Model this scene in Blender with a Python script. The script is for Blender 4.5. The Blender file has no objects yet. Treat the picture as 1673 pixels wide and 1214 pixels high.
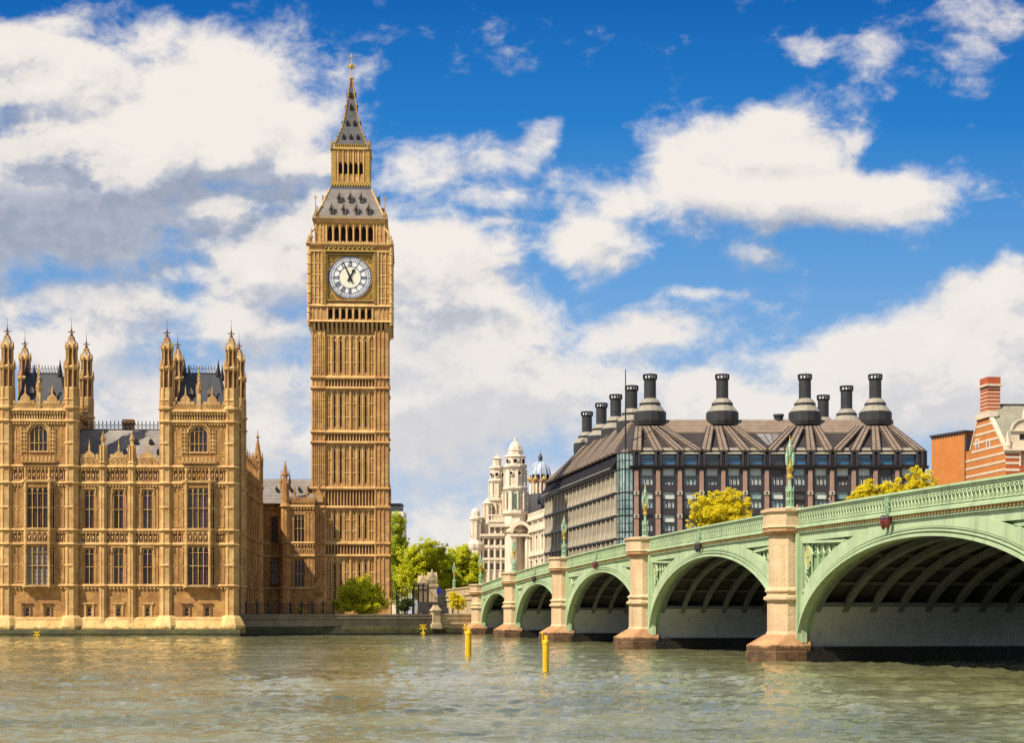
import bpy, math, random
from mathutils import Vector, Matrix

random.seed(11)
R = math.radians
SC = bpy.context.scene
COL = SC.collection

# ------------------------------------------------------------------ camera
# photo: 1673 x 1214, focal length about 2700 photo pixels, horizon at row 1005, eye 3 m above the river
F, CX, HY, EYE = 2700.0, 836.5, 1005.0, 3.0
cam = bpy.data.cameras.new('camera')
camo = bpy.data.objects.new('camera', cam)
COL.objects.link(camo)
camo.location = (0, 0, EYE)
camo.rotation_euler = (R(90), 0, 0)
cam.sensor_fit = 'HORIZONTAL'
cam.sensor_width = 36.0
cam.lens = 36.0 * F / 1673.0
cam.shift_y = (HY - 607.0) / 1673.0
cam.clip_start = 0.5
cam.clip_end = 20000
SC.camera = camo

SUN_EL, SUN_AZ = 49.0, 51.0          # sun behind the camera, 51 degrees to its left
EXPOSURE = 0.60
SKY_STRENGTH = 0.10
to_sun = Vector((-math.sin(R(SUN_AZ)) * math.cos(R(SUN_EL)), -math.cos(R(SUN_AZ)) * math.cos(R(SUN_EL)), math.sin(R(SUN_EL))))
sl = bpy.data.lights.new('sun', 'SUN')
sl.energy = 4.6
sl.angle = R(0.53)
sl.color = (1.0, 0.90, 0.74)
slo = bpy.data.objects.new('sun', sl)
COL.objects.link(slo)
slo.location = (-200, -200, 300)
slo.rotation_euler = (-to_sun).to_track_quat('-Z', 'Y').to_euler()

vs = SC.view_settings
vs.view_transform = 'Standard'
vs.look = 'None'
vs.exposure = EXPOSURE
vs.gamma = 1.0
vs.use_curve_mapping = False
SC.cycles.use_denoising = False        # keeps the fine ripples and stone grain that the denoiser smears
SC.cycles.max_bounces = 6
SC.cycles.diffuse_bounces = 3
SC.cycles.glossy_bounces = 3
SC.cycles.transmission_bounces = 2
SC.cycles.sample_clamp_indirect = 4.0


# ------------------------------------------------------------------ node helper
class NT:
    def __init__(s, tree):
        s.t = tree
        s.n = tree.nodes
        s.l = tree.links

    def node(s, typ, **kw):
        n = s.n.new(typ)
        for k, v in kw.items():
            setattr(n, k, v)
        return n

    def put(s, sock, v):
        if v is None:
            return
        if hasattr(v, 'links') or isinstance(v, bpy.types.NodeSocket):
            s.l.new(v, sock)
        else:
            sock.default_value = v

    def m(s, op, a, b=None, c=None, clamp=False):
        n = s.node('ShaderNodeMath', operation=op)
        n.use_clamp = clamp
        s.put(n.inputs[0], a)
        if b is not None:
            s.put(n.inputs[1], b)
        if c is not None:
            s.put(n.inputs[2], c)
        return n.outputs[0]

    def vm(s, op, a, b=None):
        n = s.node('ShaderNodeVectorMath', operation=op)
        s.put(n.inputs[0], a)
        if b is not None:
            s.put(n.inputs[1], b)
        return n.outputs[0]

    def mix(s, f, a, b, blend='MIX'):
        n = s.node('ShaderNodeMix', data_type='RGBA', blend_type=blend)
        s.put(n.inputs[0], f)
        s.put(n.inputs[6], a if not isinstance(a, tuple) else (*a[:3], 1))
        s.put(n.inputs[7], b if not isinstance(b, tuple) else (*b[:3], 1))
        return n.outputs[2]

    def noise(s, vec, scale, detail=4.0, rough=0.55, dist=0.0):
        n = s.node('ShaderNodeTexNoise')
        s.put(n.inputs['Vector'], vec)
        n.inputs['Scale'].default_value = scale
        n.inputs['Detail'].default_value = detail
        n.inputs['Roughness'].default_value = rough
        n.inputs['Distortion'].default_value = dist
        return n.outputs['Fac']

    def ss(s, v, lo, hi, a=0.0, b=1.0):
        n = s.node('ShaderNodeMapRange', interpolation_type='SMOOTHSTEP')
        s.put(n.inputs[0], v)
        n.inputs[1].default_value = lo
        n.inputs[2].default_value = hi
        n.inputs[3].default_value = a
        n.inputs[4].default_value = b
        return n.outputs[0]

    def xyz(s, x, y, z):
        n = s.node('ShaderNodeCombineXYZ')
        s.put(n.inputs[0], x)
        s.put(n.inputs[1], y)
        s.put(n.inputs[2], z)
        return n.outputs[0]

    def sep(s, v):
        n = s.node('ShaderNodeSeparateXYZ')
        s.put(n.inputs[0], v)
        return n.outputs

    def scale(s, v, sc):
        n = s.node('ShaderNodeVectorMath', operation='MULTIPLY')
        s.put(n.inputs[0], v)
        n.inputs[1].default_value = sc
        return n.outputs[0]


# ------------------------------------------------------------------ sky
def make_world():
    w = bpy.data.worlds.new('World')
    SC.world = w
    w.use_nodes = True
    g = NT(w.node_tree)
    g.n.clear()
    out = g.node('ShaderNodeOutputWorld')
    bg = g.node('ShaderNodeBackground')
    bg.inputs[1].default_value = SKY_STRENGTH
    g.l.new(bg.outputs[0], out.inputs[0])
    sky = g.node('ShaderNodeTexSky', sky_type='NISHITA')
    sky.sun_disc = False
    sky.sun_elevation = R(SUN_EL)
    sky.sun_rotation = math.atan2(to_sun.x, to_sun.y)
    sky.ozone_density = 3.0
    sky.dust_density = 0.4
    tc = g.node('ShaderNodeTexCoord')
    dx, dy, dz = g.sep(tc.outputs['Generated'])
    yy = g.m('MAXIMUM', dy, 0.2)
    U = g.m('DIVIDE', dx, yy)
    V = g.m('DIVIDE', dz, yy)
    # direction plane in units of 1000 photo pixels: p right, q down from the zenith side
    P = g.m('MULTIPLY_ADD', U, 2.7, 0.8365)
    Q = g.m('MULTIPLY_ADD', V, -2.7, 1.005)

    # cloud masses: centre, radii, weight (directions, so they stay put as far-off clouds do)
    masses = [
        (0.10, 0.13, 0.26, 0.10, 1.05), (0.36, 0.19, 0.20, 0.12, 1.15), (0.22, 0.23, 0.28, 0.10, 1.05), (0.06, 0.34, 0.22, 0.12, 1.25), (0.16, 0.29, 0.20, 0.06, 1.05), (0.47, 0.27, 0.14, 0.06, 0.85),
        (0.36, 0.36, 0.12, 0.06, 0.95), (0.47, 0.41, 0.18, 0.09, 1.15), (0.66, 0.43, 0.18, 0.10, 1.15), (0.74, 0.49, 0.13, 0.06, 0.95),
        (0.70, 0.265, 0.16, 0.055, 0.62), (0.86, 0.235, 0.06, 0.06, 0.60), (0.78, 0.31, 0.20, 0.035, 0.60), (0.93, 0.31, 0.06, 0.05, 0.5),
        (1.27, 0.245, 0.15, 0.075, 1.15), (1.13, 0.27, 0.08, 0.05, 0.85), (1.30, 0.315, 0.26, 0.055, 1.25), (1.45, 0.31, 0.11, 0.055, 0.95), (1.08, 0.33, 0.12, 0.05, 0.75),
        (0.96, 0.395, 0.11, 0.05, 0.85), (1.25, 0.41, 0.07, 0.03, 0.55), (1.13, 0.485, 0.09, 0.022, 0.62), (0.78, 0.355, 0.10, 0.02, 0.55),
        (1.64, 0.51, 0.12, 0.075, 1.1), (1.46, 0.60, 0.20, 0.08, 1.2), (1.60, 0.62, 0.20, 0.12, 1.2), (1.20, 0.655, 0.16, 0.055, 1.0),
        (0.15, 0.51, 0.22, 0.05, 0.85), (0.08, 0.57, 0.22, 0.06, 0.95), (0.40, 0.53, 0.13, 0.06, 0.9), (0.95, 0.55, 0.20, 0.05, 0.8), (0.72, 0.62, 0.30, 0.13, 1.2), (0.90, 0.62, 0.20, 0.07, 0.9),
        (0.33, 0.68, 0.30, 0.14, 0.85), (1.42, 0.10, 0.07, 0.07, 0.52), (1.57, 0.12, 0.06, 0.07, 0.52), (1.60, 0.03, 0.14, 0.04, 0.52), (1.36, 0.07, 0.10, 0.03, 0.5), (1.10, 0.56, 0.12, 0.025, 0.5),
        (1.05, 0.70, 0.15, 0.05, 0.7),
    ]

    grp = bpy.data.node_groups.new('cloud_density', 'ShaderNodeTree')
    grp.interface.new_socket('p', in_out='INPUT', socket_type='NodeSocketFloat')
    grp.interface.new_socket('q', in_out='INPUT', socket_type='NodeSocketFloat')
    grp.interface.new_socket('d', in_out='OUTPUT', socket_type='NodeSocketFloat')
    k = NT(grp)
    gi = k.node('NodeGroupInput')
    go = k.node('NodeGroupOutput')
    p0, q0 = gi.outputs[0], gi.outputs[1]
    v = k.xyz(p0, k.m('MULTIPLY', q0, 1.35), 3.7)
    wv = k.node('ShaderNodeTexNoise')
    k.put(wv.inputs['Vector'], v)
    wv.inputs['Scale'].default_value = 4.5
    wv.inputs['Detail'].default_value = 3
    wc = k.sep(wv.outputs['Color'])
    p = k.m('ADD', p0, k.m('MULTIPLY', k.m('SUBTRACT', wc[0], 0.5), 0.16))
    q = k.m('ADD', q0, k.m('MULTIPLY', k.m('SUBTRACT', wc[1], 0.5), 0.11))
    tot = None
    for (cx, cy, rx, ry, a) in masses:
        ex = k.m('MULTIPLY_ADD', p, 1 / rx, -cx / rx)
        ey = k.m('MULTIPLY_ADD', q, 1 / ry, -cy / ry)
        r2 = k.m('ADD', k.m('MULTIPLY', ex, ex), k.m('MULTIPLY', ey, ey))
        mm = k.m('MULTIPLY', k.m('POWER', 2.718, k.m('MULTIPLY', r2, -0.75)), a)
        tot = mm if tot is None else k.m('SMOOTH_MAX', tot, mm, 0.25)
    low = k.ss(q0, 0.62, 0.92, 0.0, 0.70)
    tot = k.m('SMOOTH_MAX', tot, low, 0.2)
    n1 = k.noise(v, 7.0, 10, 0.60, 0.25)
    n2 = k.noise(k.xyz(k.m('MULTIPLY_ADD', q0, 0.6, p0), k.m('MULTIPLY', q0, 2.6), 9.1), 4.0, 6, 0.6, 0.6)
    d = k.m('ADD', tot, k.m('MULTIPLY', k.m('SUBTRACT', n1, 0.5), 1.15))
    n3 = k.noise(v, 17.0, 8, 0.62, 0.5)
    d = k.m('ADD', d, k.m('MULTIPLY', k.m('SUBTRACT', n3, 0.5), 0.55))
    d = k.m('ADD', d, k.m('MULTIPLY', k.m('SUBTRACT', n2, 0.5), 0.45))
    k.l.new(d, go.inputs[0])

    def dens(pp, qq):
        n = g.node('ShaderNodeGroup')
        n.node_tree = grp
        g.put(n.inputs[0], pp)
        g.put(n.inputs[1], qq)
        return n.outputs[0]
    D = dens(P, Q)
    D2 = dens(g.m('ADD', P, -0.020), g.m('ADD', Q, -0.032))
    D3 = dens(g.m('ADD', P, -0.045), g.m('ADD', Q, -0.120))
    alpha = g.ss(D, 0.28, 0.76)
    alpha = g.m('MULTIPLY', alpha, 0.97)
    lit1 = g.ss(g.m('SUBTRACT', D2, D), -0.22, 0.26, 1.0, 0.0)
    lit2 = g.ss(g.m('SUBTRACT', D3, D), -0.45, 0.60, 1.0, 0.0)
    core = g.ss(D3, 0.80, 1.45, 0.0, 0.20)
    big = g.noise(g.xyz(P, Q, 1.7), 3.2, 3, 0.5)
    shade = g.m('ADD', g.m('MULTIPLY', lit1, 0.50), g.m('MULTIPLY', lit2, 0.44))
    shade = g.m('ADD', shade, g.m('MULTIPLY', g.m('SUBTRACT', big, 0.44), 0.9))
    billow = g.noise(g.xyz(P, g.m('MULTIPLY', Q, 1.3), 5.3), 15.0, 7, 0.62, 0.4)
    shade = g.m('ADD', shade, g.m('MULTIPLY', g.m('SUBTRACT', billow, 0.5), 0.55))
    # thick parts of the clouds, where little light comes through from above
    for (cx, cy, rx, ry, a) in ((0.07, 0.355, 0.15, 0.08, 0.90), (0.36, 0.22, 0.17, 0.07, -0.55), (0.15, 0.24, 0.08, 0.05, -0.25), (1.30, 0.325, 0.27, 0.05, -0.32), (1.62, 0.68, 0.2, 0.06, 0.2), (0.66, 0.60, 0.2, 0.05, 0.25), (0.25, 0.61, 0.25, 0.04, 0.2), (0.85, 0.66, 0.18, 0.04, 0.2), (0.33, 0.285, 0.12, 0.03, 0.3)):
        ex = g.m('MULTIPLY_ADD', P, 1 / rx, -cx / rx)
        ey = g.m('MULTIPLY_ADD', Q, 1 / ry, -cy / ry)
        gm_ = g.m('POWER', 2.718, g.m('MULTIPLY', g.m('ADD', g.m('MULTIPLY', ex, ex), g.m('MULTIPLY', ey, ey)), -0.8))
        shade = g.m('SUBTRACT', shade, g.m('MULTIPLY', gm_, a))
    shade = g.m('SUBTRACT', shade, g.m('MULTIPLY', core, g.ss(Q, 0.30, 0.60, 1.0, 0.25)), clamp=True)
    shade = g.m('MAXIMUM', shade, g.m('MULTIPLY', g.m('SUBTRACT', billow, 0.22), 0.65), clamp=True)
    ramp = g.node('ShaderNodeValToRGB')
    e = ramp.color_ramp.elements
    e[0].position, e[0].color = 0.0, (0.26, 0.31, 0.42, 1)
    e[1].position, e[1].color = 1.0, (0.93, 0.87, 0.80, 1)
    a = e.new(0.34)
    a.color = (0.50, 0.53, 0.61, 1)
    a = e.new(0.66)
    a.color = (0.84, 0.79, 0.74, 1)
    g.l.new(shade, ramp.inputs[0])
    cloud = g.mix(g.ss(Q, 0.36, 0.68, 0.0, 0.62), ramp.outputs[0], (0.87, 0.83, 0.79))
    # clear air: deep blue overhead paling to the horizon, on top of the sky model's own gradient
    br = g.node('ShaderNodeValToRGB')
    e = br.color_ramp.elements
    e[0].position, e[0].color = 0.0, (0.004, 0.128, 0.46, 1)
    e[1].position, e[1].color = 1.0, (0.74, 0.76, 0.80, 1)
    for pos, c in ((0.20, (0.018, 0.205, 0.59)), (0.42, (0.115, 0.34, 0.70)), (0.62, (0.24, 0.45, 0.75)), (0.82, (0.47, 0.60, 0.77))):
        a = e.new(pos)
        a.color = (*c, 1)
    g.l.new(g.m('MAXIMUM', Q, 0.0), br.inputs[0])
    up = g.ss(V, 0.40, 0.75)
    blue = g.mix(g.m('MULTIPLY_ADD', up, 0.8, 0.02), g.scale(br.outputs[0], (1 / SKY_STRENGTH,) * 3), g.scale(sky.outputs[0], (1.5, 1.5, 1.5)))
    cl = g.scale(cloud, (1 / SKY_STRENGTH,) * 3)
    col = g.mix(alpha, blue, cl)
    # values above are display values: take the exposure back out
    ex = 2.0 ** (-EXPOSURE)
    # outside the view: bright broken cloud added as fill for shaded walls
    side = g.m('MULTIPLY', g.ss(dy, 0.45, 0.80, 1.0, 0.0), g.ss(dz, 0.45, 0.85, 0.85, 0.0))
    brk = g.noise(tc.outputs['Generated'], 4.0, 4, 0.6)
    around = g.mix(g.ss(brk, 0.36, 0.56), tuple(c / SKY_STRENGTH for c in (0.16, 0.36, 0.70)), tuple(c / SKY_STRENGTH for c in (0.95, 0.91, 0.86)))
    col = g.mix(side, col, around)
    col = g.scale(col, (ex, ex, ex))
    g.l.new(col, bg.inputs[0])
    w.cycles.sampling_method = 'MANUAL'
    w.cycles.sample_map_resolution = 512


make_world()


# ------------------------------------------------------------------ materials
def material(name, color, rough=0.8, var=0.25, nscale=0.6, color2=None, bump=0.0, bscale=6.0, metal=0.0,
             streak=0.0, spec=0.3, joints=None, patch=None, tide=None):
    m = bpy.data.materials.new(name)
    m.use_nodes = True
    g = NT(m.node_tree)
    b = g.n['Principled BSDF']
    geo = g.node('ShaderNodeNewGeometry')
    pos = geo.outputs['Position']
    c2 = color2 or tuple(c * (1 - var) for c in color)
    n = g.noise(pos, nscale, 6, 0.65)
    col = g.mix(g.ss(n, 0.30, 0.70), c2, color)
    n2 = g.noise(pos, nscale * 9.0, 3, 0.6)
    col = g.mix(g.ss(n2, 0.35, 0.75, 0.0, var * 0.9), col, tuple(c * 0.55 for c in color))
    if patch:                                   # blocks of stone of slightly different tint
        br = g.node('ShaderNodeTexVoronoi', feature='F1')
        g.put(br.inputs['Vector'], g.scale(pos, (1 / patch[0], 1 / patch[0], 1 / patch[1])))
        br.inputs['Scale'].default_value = 1.0
        br.inputs['Randomness'].default_value = 0.6
        hs = g.sep(br.outputs['Color'])
        col = g.mix(g.m('MULTIPLY', hs[0], patch[2]), col, patch[3])
    if streak:
        st = g.noise(g.scale(pos, (1.0, 1.0, 0.10)), 1.5, 5, 0.65)
        col = g.mix(g.ss(st, 0.50, 0.72, 0.0, streak), col, tuple(c * 0.33 for c in color))
    if joints:                                  # horizontal bed joints as thin darker lines
        z = g.sep(pos)[2]
        fr = g.m('FRACT', g.m('DIVIDE', z, joints[0]))
        ln = g.m('LESS_THAN', fr, joints[1])
        col = g.mix(g.m('MULTIPLY', ln, joints[2]), col, joints[3] if len(joints) > 3 else tuple(c * 0.4 for c in color))
    if tide:                                    # ragged weed and scum line left by the river
        z = g.sep(pos)[2]
        nn = g.noise(g.scale(pos, (1.0, 1.0, 0.45)), 1.1, 5, 0.65)
        e = g.m('ADD', z, g.m('MULTIPLY', g.m('SUBTRACT', nn, 0.5), tide[1] * 2.4))
        col = g.mix(g.ss(e, tide[0] - tide[1] * 0.25, tide[0] + tide[1] * 0.35, 0.93, 0.0), col, tide[2])
        nn2 = g.noise(g.scale(pos, (1.3, 1.3, 0.3)), 2.0, 4, 0.65)
        e2 = g.m('ADD', z, g.m('MULTIPLY', g.m('SUBTRACT', nn2, 0.5), tide[1] * 2.0))
        col = g.mix(g.ss(e2, 0.15, 0.55, 0.95, 0.0), col, (0.018, 0.016, 0.012))
    g.l.new(col, b.inputs['Base Color'])
    b.inputs['Roughness'].default_value = rough
    b.inputs['Metallic'].default_value = metal
    b.inputs['Specular IOR Level'].default_value = spec
    if bump:
        bp = g.node('ShaderNodeBump')
        bp.inputs['Strength'].default_value = bump
        bp.inputs['Distance'].default_value = 0.1
        g.put(bp.inputs['Height'], g.noise(pos, bscale, 4, 0.6))
        g.l.new(bp.outputs[0], b.inputs['Normal'])
    return m


M = {}
M['stone'] = material('honey_stone', (0.60, 0.335, 0.10), 0.85, 0.42, 0.35, color2=(0.33, 0.15, 0.048), bump=0.6, bscale=3.0, streak=0.75,
                      patch=(0.9, 0.45, 0.65, (0.27, 0.125, 0.048)))
M['stone_light'] = material('weathered_honey_stone', (0.72, 0.475, 0.19), 0.85, 0.42, 0.55, color2=(0.45, 0.245, 0.085), bump=0.5, bscale=3.0, streak=0.65,
                            patch=(0.7, 0.5, 0.45, (0.36, 0.19, 0.07)))
M['stone_dark'] = material('dark_stone', (0.21, 0.105, 0.048), 0.9, 0.35, 0.5, bump=0.5, bscale=4.0, streak=0.5)  # one darker stone for panel grounds, slit cores, finials and trim
M['tower_stone'] = material('tower_stone', (0.68, 0.40, 0.14), 0.85, 0.40, 0.35, color2=(0.40, 0.20, 0.066), bump=0.6, bscale=3.0, streak=0.7,
                            patch=(0.8, 0.45, 0.6, (0.30, 0.145, 0.055)))
M['tower_light'] = material('tower_trim_stone', (0.72, 0.475, 0.19), 0.85, 0.42, 0.5, color2=(0.50, 0.28, 0.10), streak=0.6)
M['plinth'] = material('river_plinth_stone', (0.74, 0.52, 0.22), 0.85, 0.30, 0.4, color2=(0.56, 0.33, 0.11), bump=0.5, bscale=3.0, streak=0.5, tide=(1.15, 0.45, (0.17, 0.125, 0.035)))
M['slate'] = material('blue_slate', (0.060, 0.065, 0.080), 0.55, 0.35, 0.8, streak=0.4, joints=(0.35, 0.12, 0.6))
M['roof_grey'] = material('grey_roof_tiles', (0.33, 0.285, 0.24), 0.8, 0.4, 0.25, color2=(0.14, 0.13, 0.135), streak=0.5, joints=(0.55, 0.12, 0.5))
M['iron_roof'] = material('cast_iron_roof', (0.27, 0.235, 0.20), 0.5, 0.35, 0.5, streak=0.35, joints=(0.62, 0.14, 0.55))
M['iron'] = material('black_iron', (0.022, 0.022, 0.025), 0.5, 0.2, 2.0)
M['glass'] = material('dark_leaded_glass', (0.040, 0.032, 0.030), 0.2, 0.5, 0.7, spec=0.35)
M['glass_pale'] = material('pale_leaded_glass', (0.30, 0.275, 0.25), 0.3, 0.4, 0.7, spec=0.4)
M['blind'] = material('window_blind', (0.50, 0.46, 0.40), 0.7, 0.3, 1.5)
M['gold'] = material('gilding', (0.80, 0.52, 0.10), 0.38, 0.25, 2.0, metal=0.55, spec=0.5)
M['gold_dull'] = material('gilded_stone', (0.54, 0.335, 0.075), 0.55, 0.4, 2.0, metal=0.15)
M['dial'] = material('opal_glass_dial', (0.78, 0.78, 0.76), 0.35, 0.05, 1.0, spec=0.5)
M['dial_mid'] = material('cream_dial_centre', (0.80, 0.76, 0.58), 0.35, 0.05, 1.0, spec=0.5)
M['dial_ink'] = material('dial_ironwork', (0.035, 0.045, 0.12), 0.5, 0.1, 1.0)
M['hand'] = material('black_hand_paint', (0.010, 0.012, 0.018), 0.5, 0.1, 1.0)
M['spire_grey'] = material('grey_iron_spire', (0.125, 0.120, 0.118), 0.5, 0.4, 0.6, streak=0.4, joints=(0.62, 0.14, 0.5))
M['slit_dark'] = material('brown_slit_glass', (0.16, 0.085, 0.042), 0.5, 0.4, 0.8)  # one even brown for the slit panes
M['belfry_dark'] = material('belfry_louvre', (0.020, 0.015, 0.014), 0.9, 0.3, 1.0)


# ------------------------------------------------------------------ mesh helper
class MB:
    """collects faces in the local space of a thing and links them as ONE mesh object"""
    def __init__(s, M=None):
        s.v, s.f, s.M, s.starts = [], [], M, []

    def add(s, vs, fs):
        o = len(s.v)
        s.starts.append((o, len(s.f)))
        if s.M is not None:
            vs = [tuple(s.M @ Vector(v)) for v in vs]
        s.v += [tuple(v) for v in vs]
        s.f += [tuple(i + o for i in f) for f in fs]
        return s

    def poly(s, *pts):
        return s.add(pts, [tuple(range(len(pts)))])

    def box(s, x0, x1, y0, y1, z0, z1):
        return s.add([(x0, y0, z0), (x1, y0, z0), (x1, y1, z0), (x0, y1, z0), (x0, y0, z1), (x1, y0, z1), (x1, y1, z1), (x0, y1, z1)],
                     [(0, 3, 2, 1), (4, 5, 6, 7), (0, 1, 5, 4), (1, 2, 6, 5), (2, 3, 7, 6), (3, 0, 4, 7)])

    def taper(s, x0, x1, y0, y1, z0, X0, X1, Y0, Y1, z1):
        return s.add([(x0, y0, z0), (x1, y0, z0), (x1, y1, z0), (x0, y1, z0), (X0, Y0, z1), (X1, Y0, z1), (X1, Y1, z1), (X0, Y1, z1)],
                     [(0, 3, 2, 1), (4, 5, 6, 7), (0, 1, 5, 4), (1, 2, 6, 5), (2, 3, 7, 6), (3, 0, 4, 7)])

    def lathe(s, cx, cy, prof, n=8, rot=None):
        rot = math.pi / n if rot is None else rot
        vs, fs = [], []
        for (r, z) in prof:
            for i in range(n):
                a = rot + 2 * math.pi * i / n
                vs.append((cx + r * math.cos(a), cy + r * math.sin(a), z))
        for j in range(len(prof) - 1):
            for i in range(n):
                i2 = (i + 1) % n
                fs.append((j * n + i, j * n + i2, (j + 1) * n + i2, (j + 1) * n + i))
        fs.append(tuple(range(n - 1, -1, -1)))
        fs.append(tuple((len(prof) - 1) * n + i for i in range(n)))
        return s.add(vs, fs)

    def prism(s, pts, y0, y1):
        """polygon in x,z (counter-clockwise seen from the front, -y) pushed from y0 to y1"""
        n = len(pts)
        vs = [(x, y0, z) for x, z in pts] + [(x, y1, z) for x, z in pts]
        fs = [tuple(range(n)), tuple(range(2 * n - 1, n - 1, -1))]
        for i in range(n):
            j = (i + 1) % n
            fs.append((j, i, n + i, n + j))
        return s.add(vs, fs)

    def band(s, inner, outer, y0, y1):
        """strip between two polylines in x,z of the same length, pushed from y0 to y1"""
        n = len(inner)
        vs = []
        for (x, z), (X_, Z_) in zip(inner, outer):
            vs += [(x, y0, z), (X_, y0, Z_), (X_, y1, Z_), (x, y1, z)]
        fs = []
        for i in range(n - 1):
            a, b = 4 * i, 4 * i + 4
            for k in range(4):
                k2 = (k + 1) % 4
                fs.append((a + k, a + k2, b + k2, b + k))
        fs += [(0, 3, 2, 1), (4 * n - 4, 4 * n - 3, 4 * n - 2, 4 * n - 1)]
        return s.add(vs, fs)

    def bar(s, p0, p1, w, h=None):
        h = h or w
        p0, p1 = Vector(p0), Vector(p1)
        d = (p1 - p0).normalized()
        up = Vector((0, 0, 1)) if abs(d.z) < 0.95 else Vector((0, 1, 0))
        a = d.cross(up).normalized() * w / 2
        b = a.cross(d).normalized() * h / 2
        vs = []
        for p in (p0, p1):
            vs += [p - a - b, p + a - b, p + a + b, p - a + b]
        return s.add(vs, [(0, 3, 2, 1), (4, 5, 6, 7), (0, 1, 5, 4), (1, 2, 6, 5), (2, 3, 7, 6), (3, 0, 4, 7)])

    def tube(s, pts, radii, n=6):
        pts = [Vector(p) for p in pts]
        if not hasattr(radii, '__len__'):
            radii = [radii] * len(pts)
        vs, fs = [], []
        for i, p in enumerate(pts):
            d = (pts[min(i + 1, len(pts) - 1)] - pts[max(i - 1, 0)]).normalized()
            up = Vector((0, 0, 1)) if abs(d.z) < 0.9 else Vector((1, 0, 0))
            a = d.cross(up).normalized()
            b = d.cross(a).normalized()
            for k in range(n):
                t = 2 * math.pi * k / n
                vs.append(p + (a * math.cos(t) + b * math.sin(t)) * radii[i])
        for i in range(len(pts) - 1):
            for k in range(n):
                k2 = (k + 1) % n
                fs.append((i * n + k, i * n + k2, (i + 1) * n + k2, (i + 1) * n + k))
        fs += [tuple(range(n - 1, -1, -1)), tuple((len(pts) - 1) * n + k for k in range(n))]
        return s.add(vs, fs)

    def ring(s, cx, cz, r, t, y, n=20, rz=None):
        """ring lying in a vertical x,z plane"""
        rz = rz or r
        pts = [(cx + r * math.cos(2 * math.pi * i / n), y, cz + rz * math.sin(2 * math.pi * i / n)) for i in range(n + 1)]
        return s.tube(pts, t, 5)

    def wall(s, x0, x1, z0, z1, y, depth, holes):
        """front wall face at y with rectangular openings (hx0,hx1,hz0,hz1) and reveals going back by depth"""
        xs = sorted({x0, x1, *[c for h in holes for c in h[:2]]})
        zs = sorted({z0, z1, *[c for h in holes for c in h[2:4]]})
        for i in range(len(xs) - 1):
            for j in range(len(zs) - 1):
                mx, mz = (xs[i] + xs[i + 1]) / 2, (zs[j] + zs[j + 1]) / 2
                if any(h[0] < mx < h[1] and h[2] < mz < h[3] for h in holes):
                    continue
                s.poly((xs[i], y, zs[j]), (xs[i + 1], y, zs[j]), (xs[i + 1], y, zs[j + 1]), (xs[i], y, zs[j + 1]))
        for (a, b, c, d) in [h[:4] for h in holes]:
            e = y + depth
            s.poly((a, y, c), (a, y, d), (a, e, d), (a, e, c))
            s.poly((b, y, d), (b, y, c), (b, e, c), (b, e, d))
            s.poly((a, y, d), (b, y, d), (b, e, d), (a, e, d))
            s.poly((b, y, c), (a, y, c), (a, e, c), (b, e, c))
        return s

    def arch_fill(s, x0, x1, zs, zt, y0, y1, n=5, pointed=True):
        """two corner pieces turning a square head into an arched one"""
        xm, hw = (x0 + x1) / 2, (x1 - x0) / 2
        for sg in (-1, 1):
            pts = []
            for i in range(n + 1):
                t = i / n
                if pointed:
                    xx = hw * (1 - t)
                    zz = zs + (zt - zs) * math.sin(math.acos(max(0, 1 - t)) * 0.5) / math.sin(math.pi / 4)
                else:
                    xx = hw * math.cos(t * math.pi / 2)
                    zz = zs + (zt - zs) * math.sin(t * math.pi / 2)
                pts.append((xm + sg * xx, zz))
            pts = [(xm + sg * hw, zt)] + pts[:-1] + [(xm + sg * 0.001, zt)]
            if sg < 0:
                s.prism(pts, y0, y1)
            else:
                s.prism(list(reversed(pts)), y0, y1)
        return s

    def build(s, name, mat, parent=None, smooth=False, loc=None):
        me = bpy.data.meshes.new(name)
        me.from_pydata(s.v, [], s.f)
        me.materials.append(mat)
        if smooth:
            me.polygons.foreach_set('use_smooth', [True] * len(me.polygons))
        me.update()
        o = bpy.data.objects.new(name, me)
        COL.objects.link(o)
        if parent is not None:
            o.parent = parent
        if loc is not None:
            o.location = loc
        return o


def build_each(mb, name, mat, parent):
    """every piece that was added becomes a part of its own"""
    ends = mb.starts[1:] + [(len(mb.v), len(mb.f))]
    for (v0, f0), (v1, f1) in zip(mb.starts, ends):
        p = MB()
        p.v = mb.v[v0:v1]
        p.f = [tuple(i - v0 for i in f) for f in mb.f[f0:f1]]
        p.build(name, mat, parent)


def thing(name, label, cat, loc=(0, 0, 0), rz=0.0, group=None):
    o = bpy.data.objects.new(name, None)
    COL.objects.link(o)
    o.location = loc
    o.rotation_euler = (0, 0, rz)
    o.empty_display_size = 1.0
    return tag(o, label, cat, group)


def tag(o, label, cat, group=None):
    o['label'] = label
    o['category'] = cat
    if group:
        o['group'] = group
    return o


def structure(o):
    o['kind'] = 'structure'
    return o


def copy_tree(o, parent=None):
    c = o.copy()
    COL.objects.link(c)
    if parent is not None:
        c.parent = parent
    for ch in list(o.children):
        copy_tree(ch, c)
    return c


def copy_part(o, parent, loc):
    c = copy_tree(o, parent)
    c.location = loc
    return c


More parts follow.
